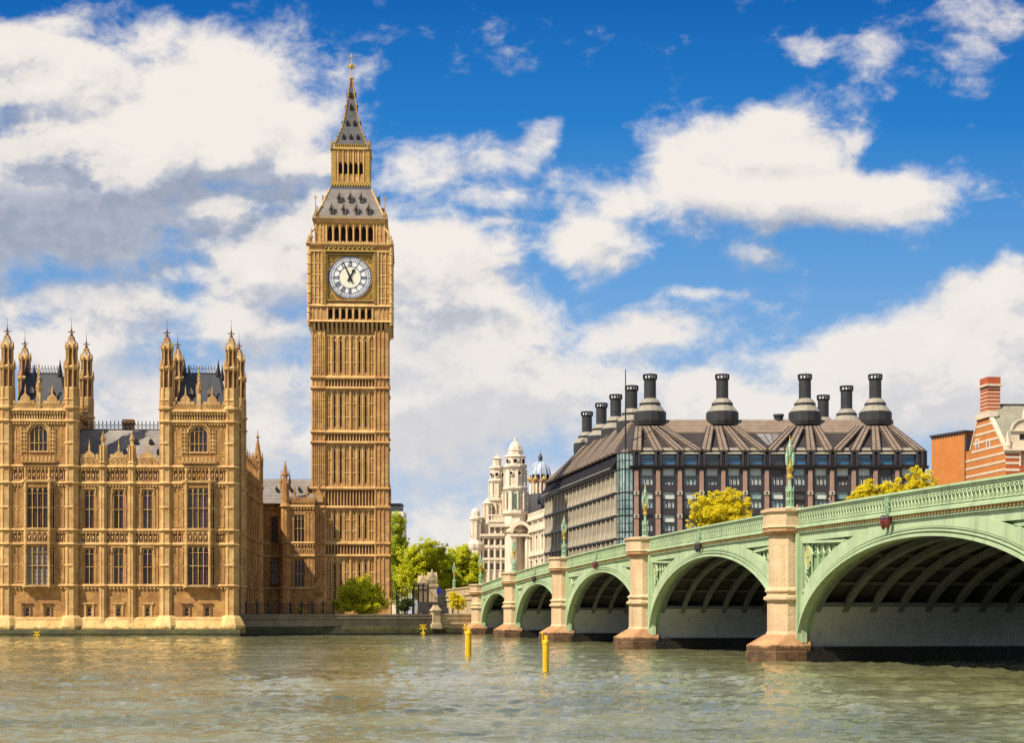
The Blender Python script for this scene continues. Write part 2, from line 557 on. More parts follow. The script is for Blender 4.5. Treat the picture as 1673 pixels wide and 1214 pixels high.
class Frame:
    """vertical plane standing in the world: turns photo rows/columns into metres on that plane"""
    def __init__(s, ox, oy, ang, oz=0.0):
        s.ox, s.oy, s.a, s.oz = ox, oy, ang, oz
        s.c, s.s = math.cos(ang), math.sin(ang)

    def world(s, xl, yl):
        return s.ox + xl * s.c - yl * s.s, s.oy + xl * s.s + yl * s.c

    def x(s, px, yl=0.0):
        k = (px - CX) / F
        return (k * (s.oy + yl * s.c) - s.ox + yl * s.s) / (s.c - k * s.s)

    def z(s, py, xl=0.0, yl=0.0):
        Y = s.world(xl, yl)[1]
        return EYE + (HY - py) * Y / F - s.oz

    @property
    def loc(s):
        return (s.ox, s.oy, s.oz)


def at(px, Y):
    return (px - CX) * Y / F


def zat(py, Y):
    return EYE + (HY - py) * Y / F


# ------------------------------------------------------------------ water and ground
def make_water():
    m = bpy.data.materials.new('river_water')
    m.use_nodes = True
    g = NT(m.node_tree)
    b = g.n['Principled BSDF']
    pos = g.node('ShaderNodeNewGeometry').outputs['Position']
    big = g.noise(g.scale(pos, (0.010, 0.030, 1)), 1.0, 4, 0.6, 0.4)
    silt = g.noise(g.scale(pos, (0.05, 0.10, 1)), 1.0, 10, 0.70, 0.4)
    col = g.mix(g.ss(silt, 0.35, 0.65), (0.108, 0.110, 0.038), (0.220, 0.215, 0.110))
    g.l.new(col, b.inputs['Base Color'])
    b.inputs['IOR'].default_value = 1.33
    b.inputs['Specular IOR Level'].default_value = 0.5
    g.l.new(g.ss(big, 0.3, 0.7, 0.03, 0.08), b.inputs['Roughness'])
    h2 = g.noise(g.scale(pos, (1.1, 2.4, 1)), 1.0, 5, 0.62, 0.6)
    bp = g.node('ShaderNodeBump')
    bp.inputs['Distance'].default_value = 0.08
    g.put(bp.inputs['Strength'], g.ss(big, 0.25, 0.75, 0.5, 1.0))
    g.put(bp.inputs['Height'], h2)
    g.l.new(bp.outputs[0], b.inputs['Normal'])
    # river surface: one sheet; real small waves over the reach in front of the bank, finer where it is near
    from mathutils import noise

    def wave(x, y):
        gust = 0.55 + 0.9 * max(0.0, noise.noise(Vector((x * 0.018, y * 0.045, 4.0))) + 0.35)
        a = noise.noise(Vector((x * 0.07 + 0.03 * y, y * 0.19, 0.0)))
        b_ = noise.noise(Vector((x * 0.28 - 0.09 * y, y * 0.58, 7.0)))
        c = noise.noise(Vector((x * 0.85, y * 1.55 + 0.2 * x, 13.0)))
        d = noise.noise(Vector((x * 2.2, y * 3.6, 21.0)))
        return gust * (0.10 * a + 0.13 * b_ + 0.115 * c + 0.058 * d)
    ys, y = [], 26.0
    while y < 262:
        ys.append(y)
        y += max(0.10, y * y * 0.000125)
    ys.append(262.0)
    nc = 460
    mb = MB()
    vs, fs = [], []
    for j, y in enumerate(ys):
        fade = min(1.0, j / 6.0)
        for i in range(nc + 1):
            x = (-0.40 + 0.80 * i / nc) * y
            edge = 0.0 if i in (0, nc) or j in (0, len(ys) - 1) else fade
            vs.append((x, y, wave(x, y) * edge))
    w = nc + 1
    for j in range(len(ys) - 1):
        for i in range(nc):
            fs.append((j * w + i, j * w + i + 1, (j + 1) * w + i + 1, (j + 1) * w + i))
    o = len(vs)
    vs += [(-1500, -600, 0), (1500, -600, 0), (1500, 262, 0), (-1500, 262, 0)]
    n = len(ys) - 1
    fs += [(o, o + 1, nc, 0), (o + 1, o + 2, n * w + nc, nc), (o + 3, o, 0, n * w)]
    mb.v, mb.f = vs, fs
    return structure(mb.build('water', m, smooth=True))


make_water()

M['ground'] = material('paved_ground', (0.34, 0.30, 0.24), 0.9, 0.3, 0.3)
M['asphalt'] = material('asphalt', (0.055, 0.055, 0.058), 0.9, 0.3, 0.5)
M['quay'] = material('embankment_granite', (0.30, 0.235, 0.15), 0.85, 0.4, 0.5, tide=(1.2, 0.5, (0.09, 0.08, 0.03)), bump=0.5, bscale=4, streak=0.6, joints=(0.55, 0.08, 0.5))
M['quay_light'] = material('pale_embankment_granite', (0.58, 0.45, 0.26), 0.85, 0.35, 0.5, tide=(0.9, 0.4, (0.09, 0.08, 0.03)), bump=0.4, bscale=4, streak=0.5)
M['algae'] = material('algae_covered_stone', (0.080, 0.075, 0.020), 0.75, 0.5, 0.5, color2=(0.022, 0.022, 0.012), bump=0.7, bscale=5, streak=0.6)
M['tide'] = material('wet_tide_stone', (0.022, 0.020, 0.015), 0.5, 0.5, 0.8, bump=0.8, bscale=4)

gm = MB()
gm.poly((-1800, 245, 2.90), (-39, 245, 2.90), (-36.0, 243, 2.90), (-5.4, 254.5, 2.90), (21.5, 255, 2.90), (300, 210, 2.90), (1800, 150, 2.90), (6000, 6000, 2.90), (-6000, 6000, 2.90))
structure(gm.build('ground', M['ground']))


# ------------------------------------------------------------------ the palace on the left
PHI = math.atan(0.062)
PF = Frame(-38.2, 232.0, PHI)


def pz(py):
    return PF.z(py, -16)


def string_course(mb, x0, x1, y, z, h=0.28, proj=0.28, teeth=0.0):
    mb.taper(x0, x1, y - proj, y + 0.1, z, x0, x1, y - proj * 0.55, y + 0.1, z + h)
    mb.taper(x0, x1, y - proj * 0.4, y + 0.1, z - h * 0.7, x0, x1, y - proj, y + 0.1, z - 0.001)
    if teeth:
        n = max(1, int((x1 - x0) / teeth))
        for i in range(n):
            xx = x0 + (i + 0.5) * (x1 - x0) / n
            mb.box(xx - teeth * 0.25, xx + teeth * 0.25, y - proj * 0.75, y + 0.05, z - h * 0.7 - 0.22, z - h * 0.7 - 0.002)


def blind_panels(mb, x0, x1, y, z0, z1, step=0.6, t=0.09, d=0.09, shields=False):
    """raised stone ribs with small arched heads over a stretch of wall"""
    n = max(1, round((x1 - x0) / step))
    w = (x1 - x0) / n
    for i in range(n + 1):
        xx = x0 + i * w
        mb.box(xx - t / 2, xx + t / 2, y - d, y + 0.03, z0, z1)
    mb.box(x0, x1, y - d * 0.8, y + 0.03, z0, z0 + t)
    for i in range(n):
        a, b = x0 + i * w + t / 2, x0 + (i + 1) * w - t / 2
        mb.arch_fill(a, b, z1 - w * 0.55, z1, y - d * 0.8, y + 0.03, 3)
        if shields:
            mb.prism([(a + w * 0.2, z0 + (z1 - z0) * 0.62), (a + w * 0.4, z0 + (z1 - z0) * 0.25), (b - w * 0.2, z0 + (z1 - z0) * 0.62)], y - d * 1.3, y + 0.03)


def gothic_window(name, parent, w, h, lights, heads=1, transom=0.5, mull=0.085, pane='glass', mat='stone_light', arched=False, depth=0.45, label=None):
    """bottom-centre at the origin: stone mullions, transom and small arches; the pane is its child"""
    mb = MB()
    hw = w / 2
    mb.box(-hw, -hw + mull, 0.1, depth, 0, h)
    mb.box(hw - mull, hw, 0.1, depth, 0, h)
    mb.box(-hw, hw, 0.08, depth, 0, mull)
    lw = (w - mull) / lights
    tr = h * transom
    for i in range(1, lights):
        xx = -hw + mull / 2 + i * lw
        mb.box(xx - mull / 2, xx + mull / 2, 0.12, depth, mull, h)
    if transom:
        mb.box(-hw, hw, 0.10, depth, tr - mull / 2, tr + mull / 2)
    for i in range(lights):
        a = -hw + mull + i * lw
        b = a + lw - mull
        mb.arch_fill(a, b, h - lw * 0.9, h, 0.14, depth - 0.05, 4)
        mb.box(a, b, 0.16, depth - 0.05, h - lw * 1.25, h - lw * 1.25 + mull * 0.6)
    if arched:
        mb.arch_fill(-hw, hw, h - hw * 1.0, h, 0.02, depth, 6)
    mb.box(-hw - 0.14, hw + 0.14, -0.16, 0.10, -0.16, 0.0)
    o = mb.build(name, M[mat], parent)
    p = MB().poly((-hw, depth - 0.1, 0), (hw, depth - 0.1, 0), (hw, depth - 0.1, h), (-hw, depth - 0.1, h))
    # faint leading: a few thin glazing bars just proud of the glass
    p.build('pane', M[pane], o)
    lead = MB()
    for k in range(1, int(h / 0.62)):
        lead.box(-hw, hw, depth - 0.135, depth - 0.115, k * 0.62 - 0.02, k * 0.62 + 0.02)
    for i in range(lights):
        xx = -hw + mull / 2 + (i + 0.5) * lw
        lead.box(xx - 0.02, xx + 0.02, depth - 0.135, depth - 0.115, 0, h)
    lead.build('glazing_bar', M['stone_dark'], o)
    return o


def pinnacle(mb, cx, cy, z0, zt, r, crockets=True, n=4):
    """gabled shaft, crocketed spirelet and cross finial"""
    h = zt - z0
    zs = z0 + h * 0.42
    mb.lathe(cx, cy, [(r * 1.25, z0), (r * 1.25, z0 + h * 0.04), (r, z0 + h * 0.06), (r, zs - h * 0.04), (r * 1.35, zs), (r * 1.05, zs + h * 0.02), (r * 0.16, zt - h * 0.10),
                      (r * 0.45, zt - h * 0.08), (r * 0.45, zt - h * 0.05), (r * 0.12, zt - h * 0.03), (r * 0.05, zt)], n)
    if crockets:
        for a in range(4):
            t = a * math.pi / 2
            mb.lathe(cx + r * 1.0 * math.cos(t), cy + r * 1.0 * math.sin(t), [(r * 0.26, zs - h * 0.08), (r * 0.30, zs), (0.01, zs + h * 0.13)], 4)
            for k in range(1, 5):
                f = k / 5.2
                rr = r * (1.05 - 0.86 * f)
                zz = zs + h * 0.02 + (zt - h * 0.10 - zs) * f
                mb.box(cx + rr * math.cos(t) - r * 0.13, cx + rr * math.cos(t) + r * 0.13, cy + rr * math.sin(t) - r * 0.13, cy + rr * math.sin(t) + r * 0.13, zz - r * 0.1, zz + r * 0.2)


def make_palace():
    root = thing('gothic_palace', 'long honey stone Gothic palace with turreted towers rising from the river', 'palace', PF.loc, PHI)
    L1, L2, L3, L4, L5 = pz(1012), pz(958), pz(890), pz(867), pz(790)
    L6, L7, L8 = pz(763), pz(689), pz(672)
    YF = 0.35
    # ---- prototypes
    wall, trim, dark, base, slots = MB(), MB(), MB(), MB(), MB()
    panels = MB()
    tall_h2, tall_h1 = pz(800) - pz(864), pz(896) - pz(957)
    win_tall = gothic_window('window', root, 1.40, tall_h2, 2)
    win_low = gothic_window('window', root, 1.40, tall_h1, 2)
    win_small = gothic_window('window', root, 0.72, 1.35, 1, transom=0, mull=0.09)
    bay_h2, bay_h1 = pz(797) - pz(864), pz(893) - pz(957)
    win_bay2 = gothic_window('window', root, 3.0, bay_h2, 4)
    win_bay1 = gothic_window('window', root, 3.0, bay_h1, 4)
    win_upper = gothic_window('window', root, 2.45, pz(695) - pz(738), 4, transom=0.32, pane='glass_pale', arched=True)
    used = set()

    def put(proto, x, y, z):
        if proto not in used:
            used.add(proto)
            proto.location = (x, y, z)
            return proto
        return copy_part(proto, root, (x, y, z))

    # ---- turret prototype, axis at the origin, foot at z = 0 (river)
    TR = 1.0
    t = MB()
    zA, zB, zC, zD, zT = pz(655), pz(634), pz(600), pz(567), pz(541)
    t.lathe(0, 0, [(TR + 0.45, 0.6), (TR + 0.40, 1.6), (TR + 0.12, L1), (TR, L1 + 0.3), (TR, L8 + 0.2), (TR + 0.28, L8 + 0.3), (TR + 0.28, L8 + 0.55), (TR + 0.02, L8 + 0.8),
                   (TR + 0.02, zA), (TR + 0.14, zA + 0.15), (TR - 0.02, zA + 0.35), (TR - 0.05, zB), (TR * 0.70, zB + 0.2), (TR * 0.70, zC - 0.5), (TR + 0.10, zC - 0.2), (TR + 0.18, zC),
                   (TR * 0.80, zC + 0.25), (TR * 0.58, zC + 0.4), (TR * 0.58, zD - 0.4), (TR * 0.76, zD - 0.1), (TR * 0.76, zD + 0.1), (TR * 0.50, zD + 0.45),
                   (0.22, zT - 1.6), (0.06, zT)], 8)
    for i in range(8):
        a = math.pi / 8 + i * math.pi / 4
        ca, sa = math.cos(a), math.sin(a)
        t.tube([(TR * 0.93 * ca, TR * 0.93 * sa, zB), (TR * 0.93 * ca, TR * 0.93 * sa, zC)], 0.10, 5)
        t.lathe(TR * 1.02 * ca, TR * 1.02 * sa, [(0.13, zC - 0.3), (0.15, zC + 0.3), (0.02, zC + 1.15)], 4)
        t.tube([(TR * 0.76 * ca, TR * 0.76 * sa, zC), (TR * 0.76 * ca, TR * 0.76 * sa, zD)], 0.085, 5)
        t.lathe(TR * 0.84 * ca, TR * 0.84 * sa, [(0.11, zD - 0.3), (0.13, zD + 0.2), (0.02, zD + 0.85)], 4)
        t.tube([(TR * 1.0 * ca, TR * 1.0 * sa, L1 + 0.4), (TR * 1.0 * ca, TR * 1.0 * sa, zB)], 0.10, 5)
        for k in range(1, 6):
            f = k / 6
            rr = TR * 0.54 * (1 - f) + 0.16 * f + 0.06
            zz = zD + 0.35 + (zT - 0.6 - zD - 0.35) * f
            if i % 2 == 0:
                t.box(rr * ca - 0.10, rr * ca + 0.10, rr * sa - 0.10, rr * sa + 0.10, zz - 0.08, zz + 0.16)
    for zz in (L2, L3, L4, L5, L6, L7, pz(925), pz(830), pz(725)):
        big = zz in (L2, L3, L4, L5, L6, L7)
        t.lathe(0, 0, [(TR, zz - 0.22), (TR + (0.30 if big else 0.14), zz), (TR + (0.24 if big else 0.12), zz + 0.14), (TR, zz + 0.3)], 8)
    turret = t.build('turret', M['stone_light'], root)
    fin = MB().lathe(0, 0, [(0.10, zT - 0.7), (0.24, zT - 0.5), (0.24, zT - 0.35), (0.08, zT - 0.2), (0.07, zT + 0.1), (0.17, zT + 0.2), (0.07, zT + 0.35), (0.025, zT + 1.0), (0.02, zT + 1.9)], 6)
    for d in ((1, 0), (0, 1)):
        fin.box(-0.42 * d[0] - 0.06, 0.42 * d[0] + 0.06, -0.42 * d[1] - 0.06, 0.42 * d[1] + 0.06, zT - 0.12, zT + 0.02)
    fin.build('finial', M['stone_dark'], turret)
    MB().lathe(0, 0, [(TR * 0.76, zB + 0.15), (TR * 0.76, zC - 0.45)], 8).lathe(0, 0, [(TR * 0.63, zC + 0.35), (TR * 0.63, zD - 0.35)], 8).build('turret_core', M['stone_dark'], turret)  # dark sleeve colours in the shade between the shafts

    half_t = None
    for dp in (0, -261):
        wall = MB()
        x1, x2 = PF.x(273 + dp, 0.9), PF.x(378 + dp, 0.9)
        xm = (x1 + x2) / 2
        dpt = 10.6
        # walls with openings
        bayw = 2.25
        holes = [(xm - bayw + 0.05, xm + bayw - 0.05, L2 + 0.2, L5 - 0.9), (xm - 1.225, xm + 1.225, pz(738), pz(695))]
        gx = [PF.x(304.5 + dp), PF.x(338.5 + dp)]
        for q in gx:
            holes.append((q - 0.36, q + 0.36, pz(1008), pz(1008) + 1.35))
        wall.wall(x1, x2, 0.5, L8, YF, 0.5, holes)
        # sides and back (north face of the right tower gets windows)
        wall.box(x1 + 0.02, x2 - 0.02, YF + 0.9, dpt, 0.5, L8 - 0.02)
        for k, q in enumerate(gx):
            put(win_small, q, YF, pz(1008))
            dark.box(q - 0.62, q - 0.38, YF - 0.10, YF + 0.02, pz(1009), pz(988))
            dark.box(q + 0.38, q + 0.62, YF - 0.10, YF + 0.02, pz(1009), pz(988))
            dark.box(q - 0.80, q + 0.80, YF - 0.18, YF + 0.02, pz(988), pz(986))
        put(win_upper, xm, YF, pz(738))
        # strings
        for zz, pr, th in ((L2, 0.30, 0.5), (L3, 0.24, 0), (L4, 0.28, 0.45), (L5, 0.30, 0.45), (L6, 0.34, 0.45), (L7, 0.34, 0.4), (L8, 0.42, 0.4)):
            string_course(trim, x1, x2, YF, zz, 0.30, pr, th)
            # same courses on the north face
            trim.M = Matrix.Translation((x2 + 0.0, 0, 0)) @ Matrix.Rotation(R(90), 4, 'Z')
            string_course(trim, 0.9, dpt, -0.05, zz, 0.30, pr, th)
            trim.M = None
        # canted bay
        fb = 1.62
        yb = YF - 0.80
        zb0, zb1 = L2 - 0.2, L5 + 0.1
        wall.wall(xm - fb, xm + fb, zb0, zb1, yb, 0.5, [(xm - 1.5, xm + 1.5, pz(957), pz(893)), (xm - 1.5, xm + 1.5, pz(864), pz(797))])
        for sg in (-1, 1):
            a = Vector((xm + sg * fb, yb, 0))
            b_ = Vector((xm + sg * bayw, YF, 0))
            for (z0, z1) in ((zb0, pz(957)), (pz(893), pz(864)), (pz(797), zb1)):
                wall.poly((a.x, a.y, z0), (b_.x, b_.y, z0), (b_.x, b_.y, z1), (a.x, a.y, z1))
            for (pa, pb) in ((957, 893), (864, 797)):
                sidew = MB()
                n_ = (b_ - a).normalized()
                for f0 in (0.06, 0.5, 0.94):
                    c = a.lerp(b_, f0)
                    sidew.box(c.x - 0.07, c.x + 0.07, c.y - 0.07, c.y + 0.07, pz(pa), pz(pb))
                for zz in (pz(pa), (pz(pa) + pz(pb)) / 2, pz(pb) - 0.6, pz(pb) - 0.1):
                    sidew.bar((a.x, a.y, zz), (b_.x, b_.y, zz), 0.12)
                so = sidew.build('side_window', M['stone_light'], root)
                off = Vector((-sg * n_.y * 0 - sg * 0.12, 0.14, 0))
                MB().poly((a.x + off.x, a.y + off.y, pz(pa)), (b_.x + off.x, b_.y + off.y, pz(pa)), (b_.x + off.x, b_.y + off.y, pz(pb)), (a.x + off.x, a.y + off.y, pz(pb))).build('pane', M['glass'], so)
            trim.lathe(a.x, a.y, [(0.20, zb0), (0.20, L3 - 0.3), (0.26, L3), (0.20, L3 + 0.3), (0.20, zb1), (0.30, zb1 + 0.3), (0.17, zb1 + 0.6), (0.17, pz(765))], 8)
        put(win_bay1, xm, yb, pz(957))
        put(win_bay2, xm, yb, pz(864))
        for (zz, e) in ((zb0, 0.1), (L3, 0.16), (L4, 0.16), (zb1, 0.22)):
            trim.add([(xm - fb - e, yb - e, zz), (xm + fb + e, yb - e, zz), (xm + bayw + e, YF, zz), (xm - bayw - e, YF, zz),
                      (xm - fb - e, yb - e, zz + 0.28), (xm + fb + e, yb - e, zz + 0.28), (xm + bayw + e, YF, zz + 0.28), (xm - bayw - e, YF, zz + 0.28)],
                     [(0, 3, 2, 1), (4, 5, 6, 7), (0, 1, 5, 4), (1, 2, 6, 5), (2, 3, 7, 6), (3, 0, 4, 7)])
        # corbel under the bay and flat panel on it
        zc = pz(975)
        wall.add([(xm - fb, yb, zb0), (xm + fb, yb, zb0), (xm + bayw, YF, zb0), (xm - bayw, YF, zb0), (xm - 1.1, YF - 0.06, zc), (xm + 1.1, YF - 0.06, zc), (xm + 1.3, YF + 0.02, zc), (xm - 1.3, YF + 0.02, zc)],
                 [(0, 1, 2, 3), (4, 7, 6, 5), (0, 4, 5, 1), (1, 5, 6, 2), (3, 7, 4, 0)])
        wall.build('tower_wall', M['stone'], root)
        blind_panels(panels, xm - fb + 0.2, xm + fb - 0.2, yb, L3 + 0.25, L4 - 0.2, 0.74, shields=True)
        # frieze above the bay, balcony with battlements
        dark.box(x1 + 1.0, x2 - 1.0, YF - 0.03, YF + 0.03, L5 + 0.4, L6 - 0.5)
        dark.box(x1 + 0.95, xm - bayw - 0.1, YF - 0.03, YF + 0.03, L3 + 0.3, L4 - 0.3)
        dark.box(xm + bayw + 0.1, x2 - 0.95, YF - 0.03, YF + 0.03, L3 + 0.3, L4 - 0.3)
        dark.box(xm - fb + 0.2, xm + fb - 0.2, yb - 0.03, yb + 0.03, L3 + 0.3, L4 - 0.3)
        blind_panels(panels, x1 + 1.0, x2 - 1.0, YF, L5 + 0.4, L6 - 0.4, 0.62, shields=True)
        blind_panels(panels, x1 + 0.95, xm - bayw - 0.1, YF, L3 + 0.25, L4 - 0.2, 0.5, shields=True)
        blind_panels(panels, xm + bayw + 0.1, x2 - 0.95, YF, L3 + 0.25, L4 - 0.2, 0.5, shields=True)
        for (za, zb_) in ((L2 + 0.5, pz(926)), (pz(924), L3 - 0.5), (L4 + 0.5, pz(831)), (pz(829), L5 - 0.6)):
            blind_panels(panels, x1 + 0.95, xm - bayw - 0.15, YF, za, zb_, 0.48, d=0.07)
            blind_panels(panels, xm + bayw + 0.15, x2 - 0.95, YF, za, zb_, 0.48, d=0.07)
        zb = pz(751)
        trim.box(xm - 2.3, xm + 2.3, YF - 0.55, YF, L6 + 0.5, zb - 0.35)
        for k in range(9):
            trim.box(xm - 2.3 + k * 0.54, xm - 2.3 + k * 0.54 + 0.28, YF - 0.58, YF - 0.30, zb - 0.35, zb + 0.35)
        for k in range(12):
            slots.box(xm - 2.15 + k * 0.37, xm - 2.15 + k * 0.37 + 0.18, YF - 0.57, YF - 0.5, L6 + 0.6, zb - 0.5)
        # carved niches beside the upper window, hood mould over it
        for sg in (-1, 1):
            q = xm + sg * 1.95
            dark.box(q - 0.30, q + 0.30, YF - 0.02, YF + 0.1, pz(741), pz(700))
            for k in range(6):
                zz = pz(740) + k * (pz(701) - pz(740)) / 6
                trim.box(q - 0.26, q + 0.26, YF - 0.14, YF, zz + 0.05, zz + 0.25)
                trim.lathe(q, YF - 0.05, [(0.13, zz + 0.25), (0.11, zz + 0.5), (0.02, zz + 0.6)], 5)
            trim.box(q - 0.38, q - 0.30, YF - 0.16, YF, pz(742), pz(698))
            trim.box(q + 0.30, q + 0.38, YF - 0.16, YF, pz(742), pz(698))
            blind_panels(panels, min(q + sg * 0.5, q + sg * 1.9), max(q + sg * 0.5, q + sg * 1.9), YF, pz(745), pz(698), 0.7, d=0.05)
        hood = [(xm + 1.40 * math.cos(R(a)), pz(706) + 1.15 * math.sin(R(a))) for a in range(0, 181, 15)]
        hood2 = [(xm + 1.62 * math.cos(R(a)), pz(706) + 1.38 * math.sin(R(a))) for a in range(0, 181, 15)]
        trim.band(hood, hood2, YF - 0.18, YF + 0.02)
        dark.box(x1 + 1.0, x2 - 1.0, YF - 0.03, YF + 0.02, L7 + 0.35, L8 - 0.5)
        n = 20
        for k in range(n):
            q = x1 + 1.1 + k * (x2 - x1 - 2.2) / (n - 1)
            trim.box(q - 0.09, q + 0.09, YF - 0.14, YF, L7 + 0.35, L8 - 0.4)
        # pierced parapet with two gablets and a middle pinnacle
        pa = MB()
        ztop = pz(655)
        pa.box(x1 + 0.8, x2 - 0.8, YF - 0.05, YF + 0.25, L8 + 0.3, pz(660))
        for k in range(17):
            q = x1 + 0.9 + k * (x2 - x1 - 1.8) / 16
            if k % 2 == 0:
                pa.box(q - 0.27, q + 0.27, YF - 0.08, YF + 0.28, pz(660), ztop)
            pa.ring(q, L8 + 0.85, 0.20, 0.05, YF - 0.08, 8)
        for sg in (-1, 1):
            q = xm + sg * 1.85
            pa.prism([(q - 0.75, pz(660)), (q + 0.75, pz(660)), (q + 0.62, pz(650)), (q + 0.2, pz(645)), (q, pz(641)), (q - 0.2, pz(645)), (q - 0.62, pz(650))], YF - 0.12, YF + 0.3)
            pinnacle(pa, q, YF + 0.1, pz(644), pz(628), 0.13, False)
        po = pa.build('parapet', M['stone_light'], root)
        pp = MB()
        pinnacle(pp, xm, YF + 0.1, pz(663), pz(593), 0.34)
        pp.lathe(xm, YF + 0.1, [(0.40, L8 + 0.3), (0.40, pz(645)), (0.34, pz(640))], 4, math.pi / 4)
        pp.build('pinnacle', M['stone_light'], root)
        # roof: steep slate mansard with iron cresting
        rf = MB()
        zr0, zr1 = pz(664), PF.z(612, xm, 4)
        rf.taper(x1 + 0.9, x2 - 0.9, YF + 1.2, dpt - 0.6, zr0, x1 + 2.1, x2 - 2.1, YF + 3.0, dpt - 2.4, zr1)
        ro = rf.build('roof', M['slate'], root)
        for yy in (YF + 3.0, dpt - 2.4):
            cr = MB()
            cr.box(x1 + 2.1, x2 - 2.1, yy - 0.05, yy + 0.05, zr1, zr1 + 0.12)
            cr.box(x1 + 2.1, x2 - 2.1, yy - 0.03, yy + 0.03, zr1 + 0.62, zr1 + 0.70)
            k = x1 + 2.15
            while k < x2 - 2.1:
                cr.lathe(k, yy, [(0.035, zr1), (0.05, zr1 + 0.8), (0.09, zr1 + 0.95), (0.01, zr1 + 1.25)], 4)
                k += 0.42
            for q in (x1 + 2.1, x2 - 2.1):
                cr.lathe(q, yy, [(0.42, zr1 - 0.3), (0.30, zr1 + 0.5), (0.10, zr1 + 1.5), (0.03, zr1 + 2.1)], 6)
            cr.build('cresting', M['iron'], ro)
        dm = MB()
        for q in (xm - 1.3, xm + 1.3):
            dm.prism([(q - 0.3, zr0 + 2.0), (q + 0.3, zr0 + 2.0), (q + 0.3, zr0 + 2.5), (q, zr0 + 2.95), (q - 0.3, zr0 + 2.5)], YF + 1.55, YF + 2.8)
        dm.build('dormer', M['iron_roof'], ro)
        # turrets on the four corners
        for k, (q, yy) in enumerate(((x1, 0.9), (x2, 0.9), (x1, dpt + 0.9), (x2, dpt + 0.9))):
            if dp == 0 and k == 0:
                turret.location = (q, yy, 0)
            else:
                copy_part(turret, root, (q, yy, 0))
        # plinth
        base.taper(x1, x2, YF - 1.0, YF + 0.4, 0.9, x1, x2, YF - 0.35, YF + 0.4, L1 - 0.1)
        trim.taper(x1, x2, YF - 0.42, YF + 0.1, L1 - 0.1, x1, x2, YF - 0.1, YF + 0.1, L1 + 0.3)
        for q in (x1, x2):
            base.lathe(q, 0.9, [(TR + 1.15, 0.3), (TR + 1.05, 1.5), (TR + 0.55, L1 + 0.1), (TR + 0.2, L1 + 0.5)], 8)
        if dp == 0:
            half_t = (x1, x2, xm, dpt)

    # ---- ranges between and left of the towers (three windows each)
    YM = 0.9
    for rng, dp in enumerate((0, -261)):
        xa, xb = PF.x(117 + dp, 0.9), PF.x(273 + dp, 0.9)
        cxs = [PF.x(p + dp, YM) for p in (145.7, 193.7, 241)]
        bxs = [PF.x(p + dp, YM) for p in (168.5, 215.5)]
        holes = []
        for q in cxs:
            holes += [(q - 0.70, q + 0.70, pz(957), pz(896)), (q - 0.70, q + 0.70, pz(864), pz(800)), (q - 0.36, q + 0.36, pz(1008), pz(1008) + 1.35)]
        wall = MB()
        wall.wall(xa, xb, 0.5, L6, YM, 0.5, holes)
        wall.box(xa, xb, YM + 0.9, 11.0, 0.5, L6 - 0.05)
        wall.build('wall', M['stone'], root)
        for q in cxs:
            put(win_low, q, YM, pz(957))
            put(win_tall, q, YM, pz(864))
            put(win_small, q, YM, pz(1008))
            trim.box(q - 0.68, q - 0.40, YM - 0.12, YM + 0.02, pz(1009), pz(988))
            trim.box(q + 0.40, q + 0.68, YM - 0.12, YM + 0.02, pz(1009), pz(988))
            trim.box(q - 0.85, q + 0.85, YM - 0.18, YM + 0.02, pz(988), pz(985))
            for zt in (pz(896), pz(800)):
                trim.box(q - 0.95, q + 0.95, YM - 0.16, YM + 0.02, zt + 0.12, zt + 0.26)
                trim.box(q - 0.95, q - 0.83, YM - 0.16, YM + 0.02, zt - 0.6, zt + 0.12)
                trim.box(q + 0.83, q + 0.95, YM - 0.16, YM + 0.02, zt - 0.6, zt + 0.12)
        for zz, pr, th in ((L2, 0.30, 0.5), (L3, 0.24, 0), (L4, 0.28, 0.45), (L5, 0.32, 0.42), (L6, 0.40, 0.42)):
            string_course(trim, xa, xb, YM, zz, 0.30, pr, th)
        edges = [xa + 1.0] + bxs + [xb - 1.0]
        for i, q in enumerate(cxs):
            l_, r_ = edges[i] + 0.3, edges[i + 1] - 0.3
            for (za, zb_) in ((L2 + 0.4, pz(926)), (pz(924), L3 - 0.4), (L4 + 0.4, pz(831)), (pz(829), L5 - 0.7)):
                blind_panels(panels, l_, q - 0.98, YM, za, zb_, 0.45, d=0.08)
                blind_panels(panels, q + 0.98, r_, YM, za, zb_, 0.45, d=0.08)
            blind_panels(panels, l_, r_, YM, L3 + 0.25, L4 - 0.2, 0.62, shields=True)
            blind_panels(panels, l_, r_, YM, L5 + 0.4, L6 - 0.4, 0.62, shields=True)
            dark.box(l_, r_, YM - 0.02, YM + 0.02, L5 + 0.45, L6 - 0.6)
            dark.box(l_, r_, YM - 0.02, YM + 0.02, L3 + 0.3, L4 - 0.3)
            # battlemented, gabled parapet over each window
            pa = MB()
            z0, z1 = L6 + 0.3, pz(748)
            pa.box(l_ - 0.1, r_ + 0.1, YM - 0.05, YM + 0.25, z0, z1)
            k = l_
            while k < r_ - 0.3:
                pa.box(k, k + 0.34, YM - 0.08, YM + 0.28, z1, z1 + 0.55)
                pa.ring(k + 0.3, z0 + 0.55, 0.22, 0.05, YM - 0.09, 8)
                k += 0.68
            pa.prism([(q - 0.9, z1), (q + 0.9, z1), (q + 0.7, z1 + 0.5), (q + 0.25, z1 + 0.9), (q, z1 + 1.2), (q - 0.25, z1 + 0.9), (q - 0.7, z1 + 0.5)], YM - 0.12, YM + 0.3)
            pinnacle(pa, q, YM + 0.1, z1 + 0.8, z1 + 2.6, 0.14, False)
            pa.build('parapet', M['stone_light'], root)
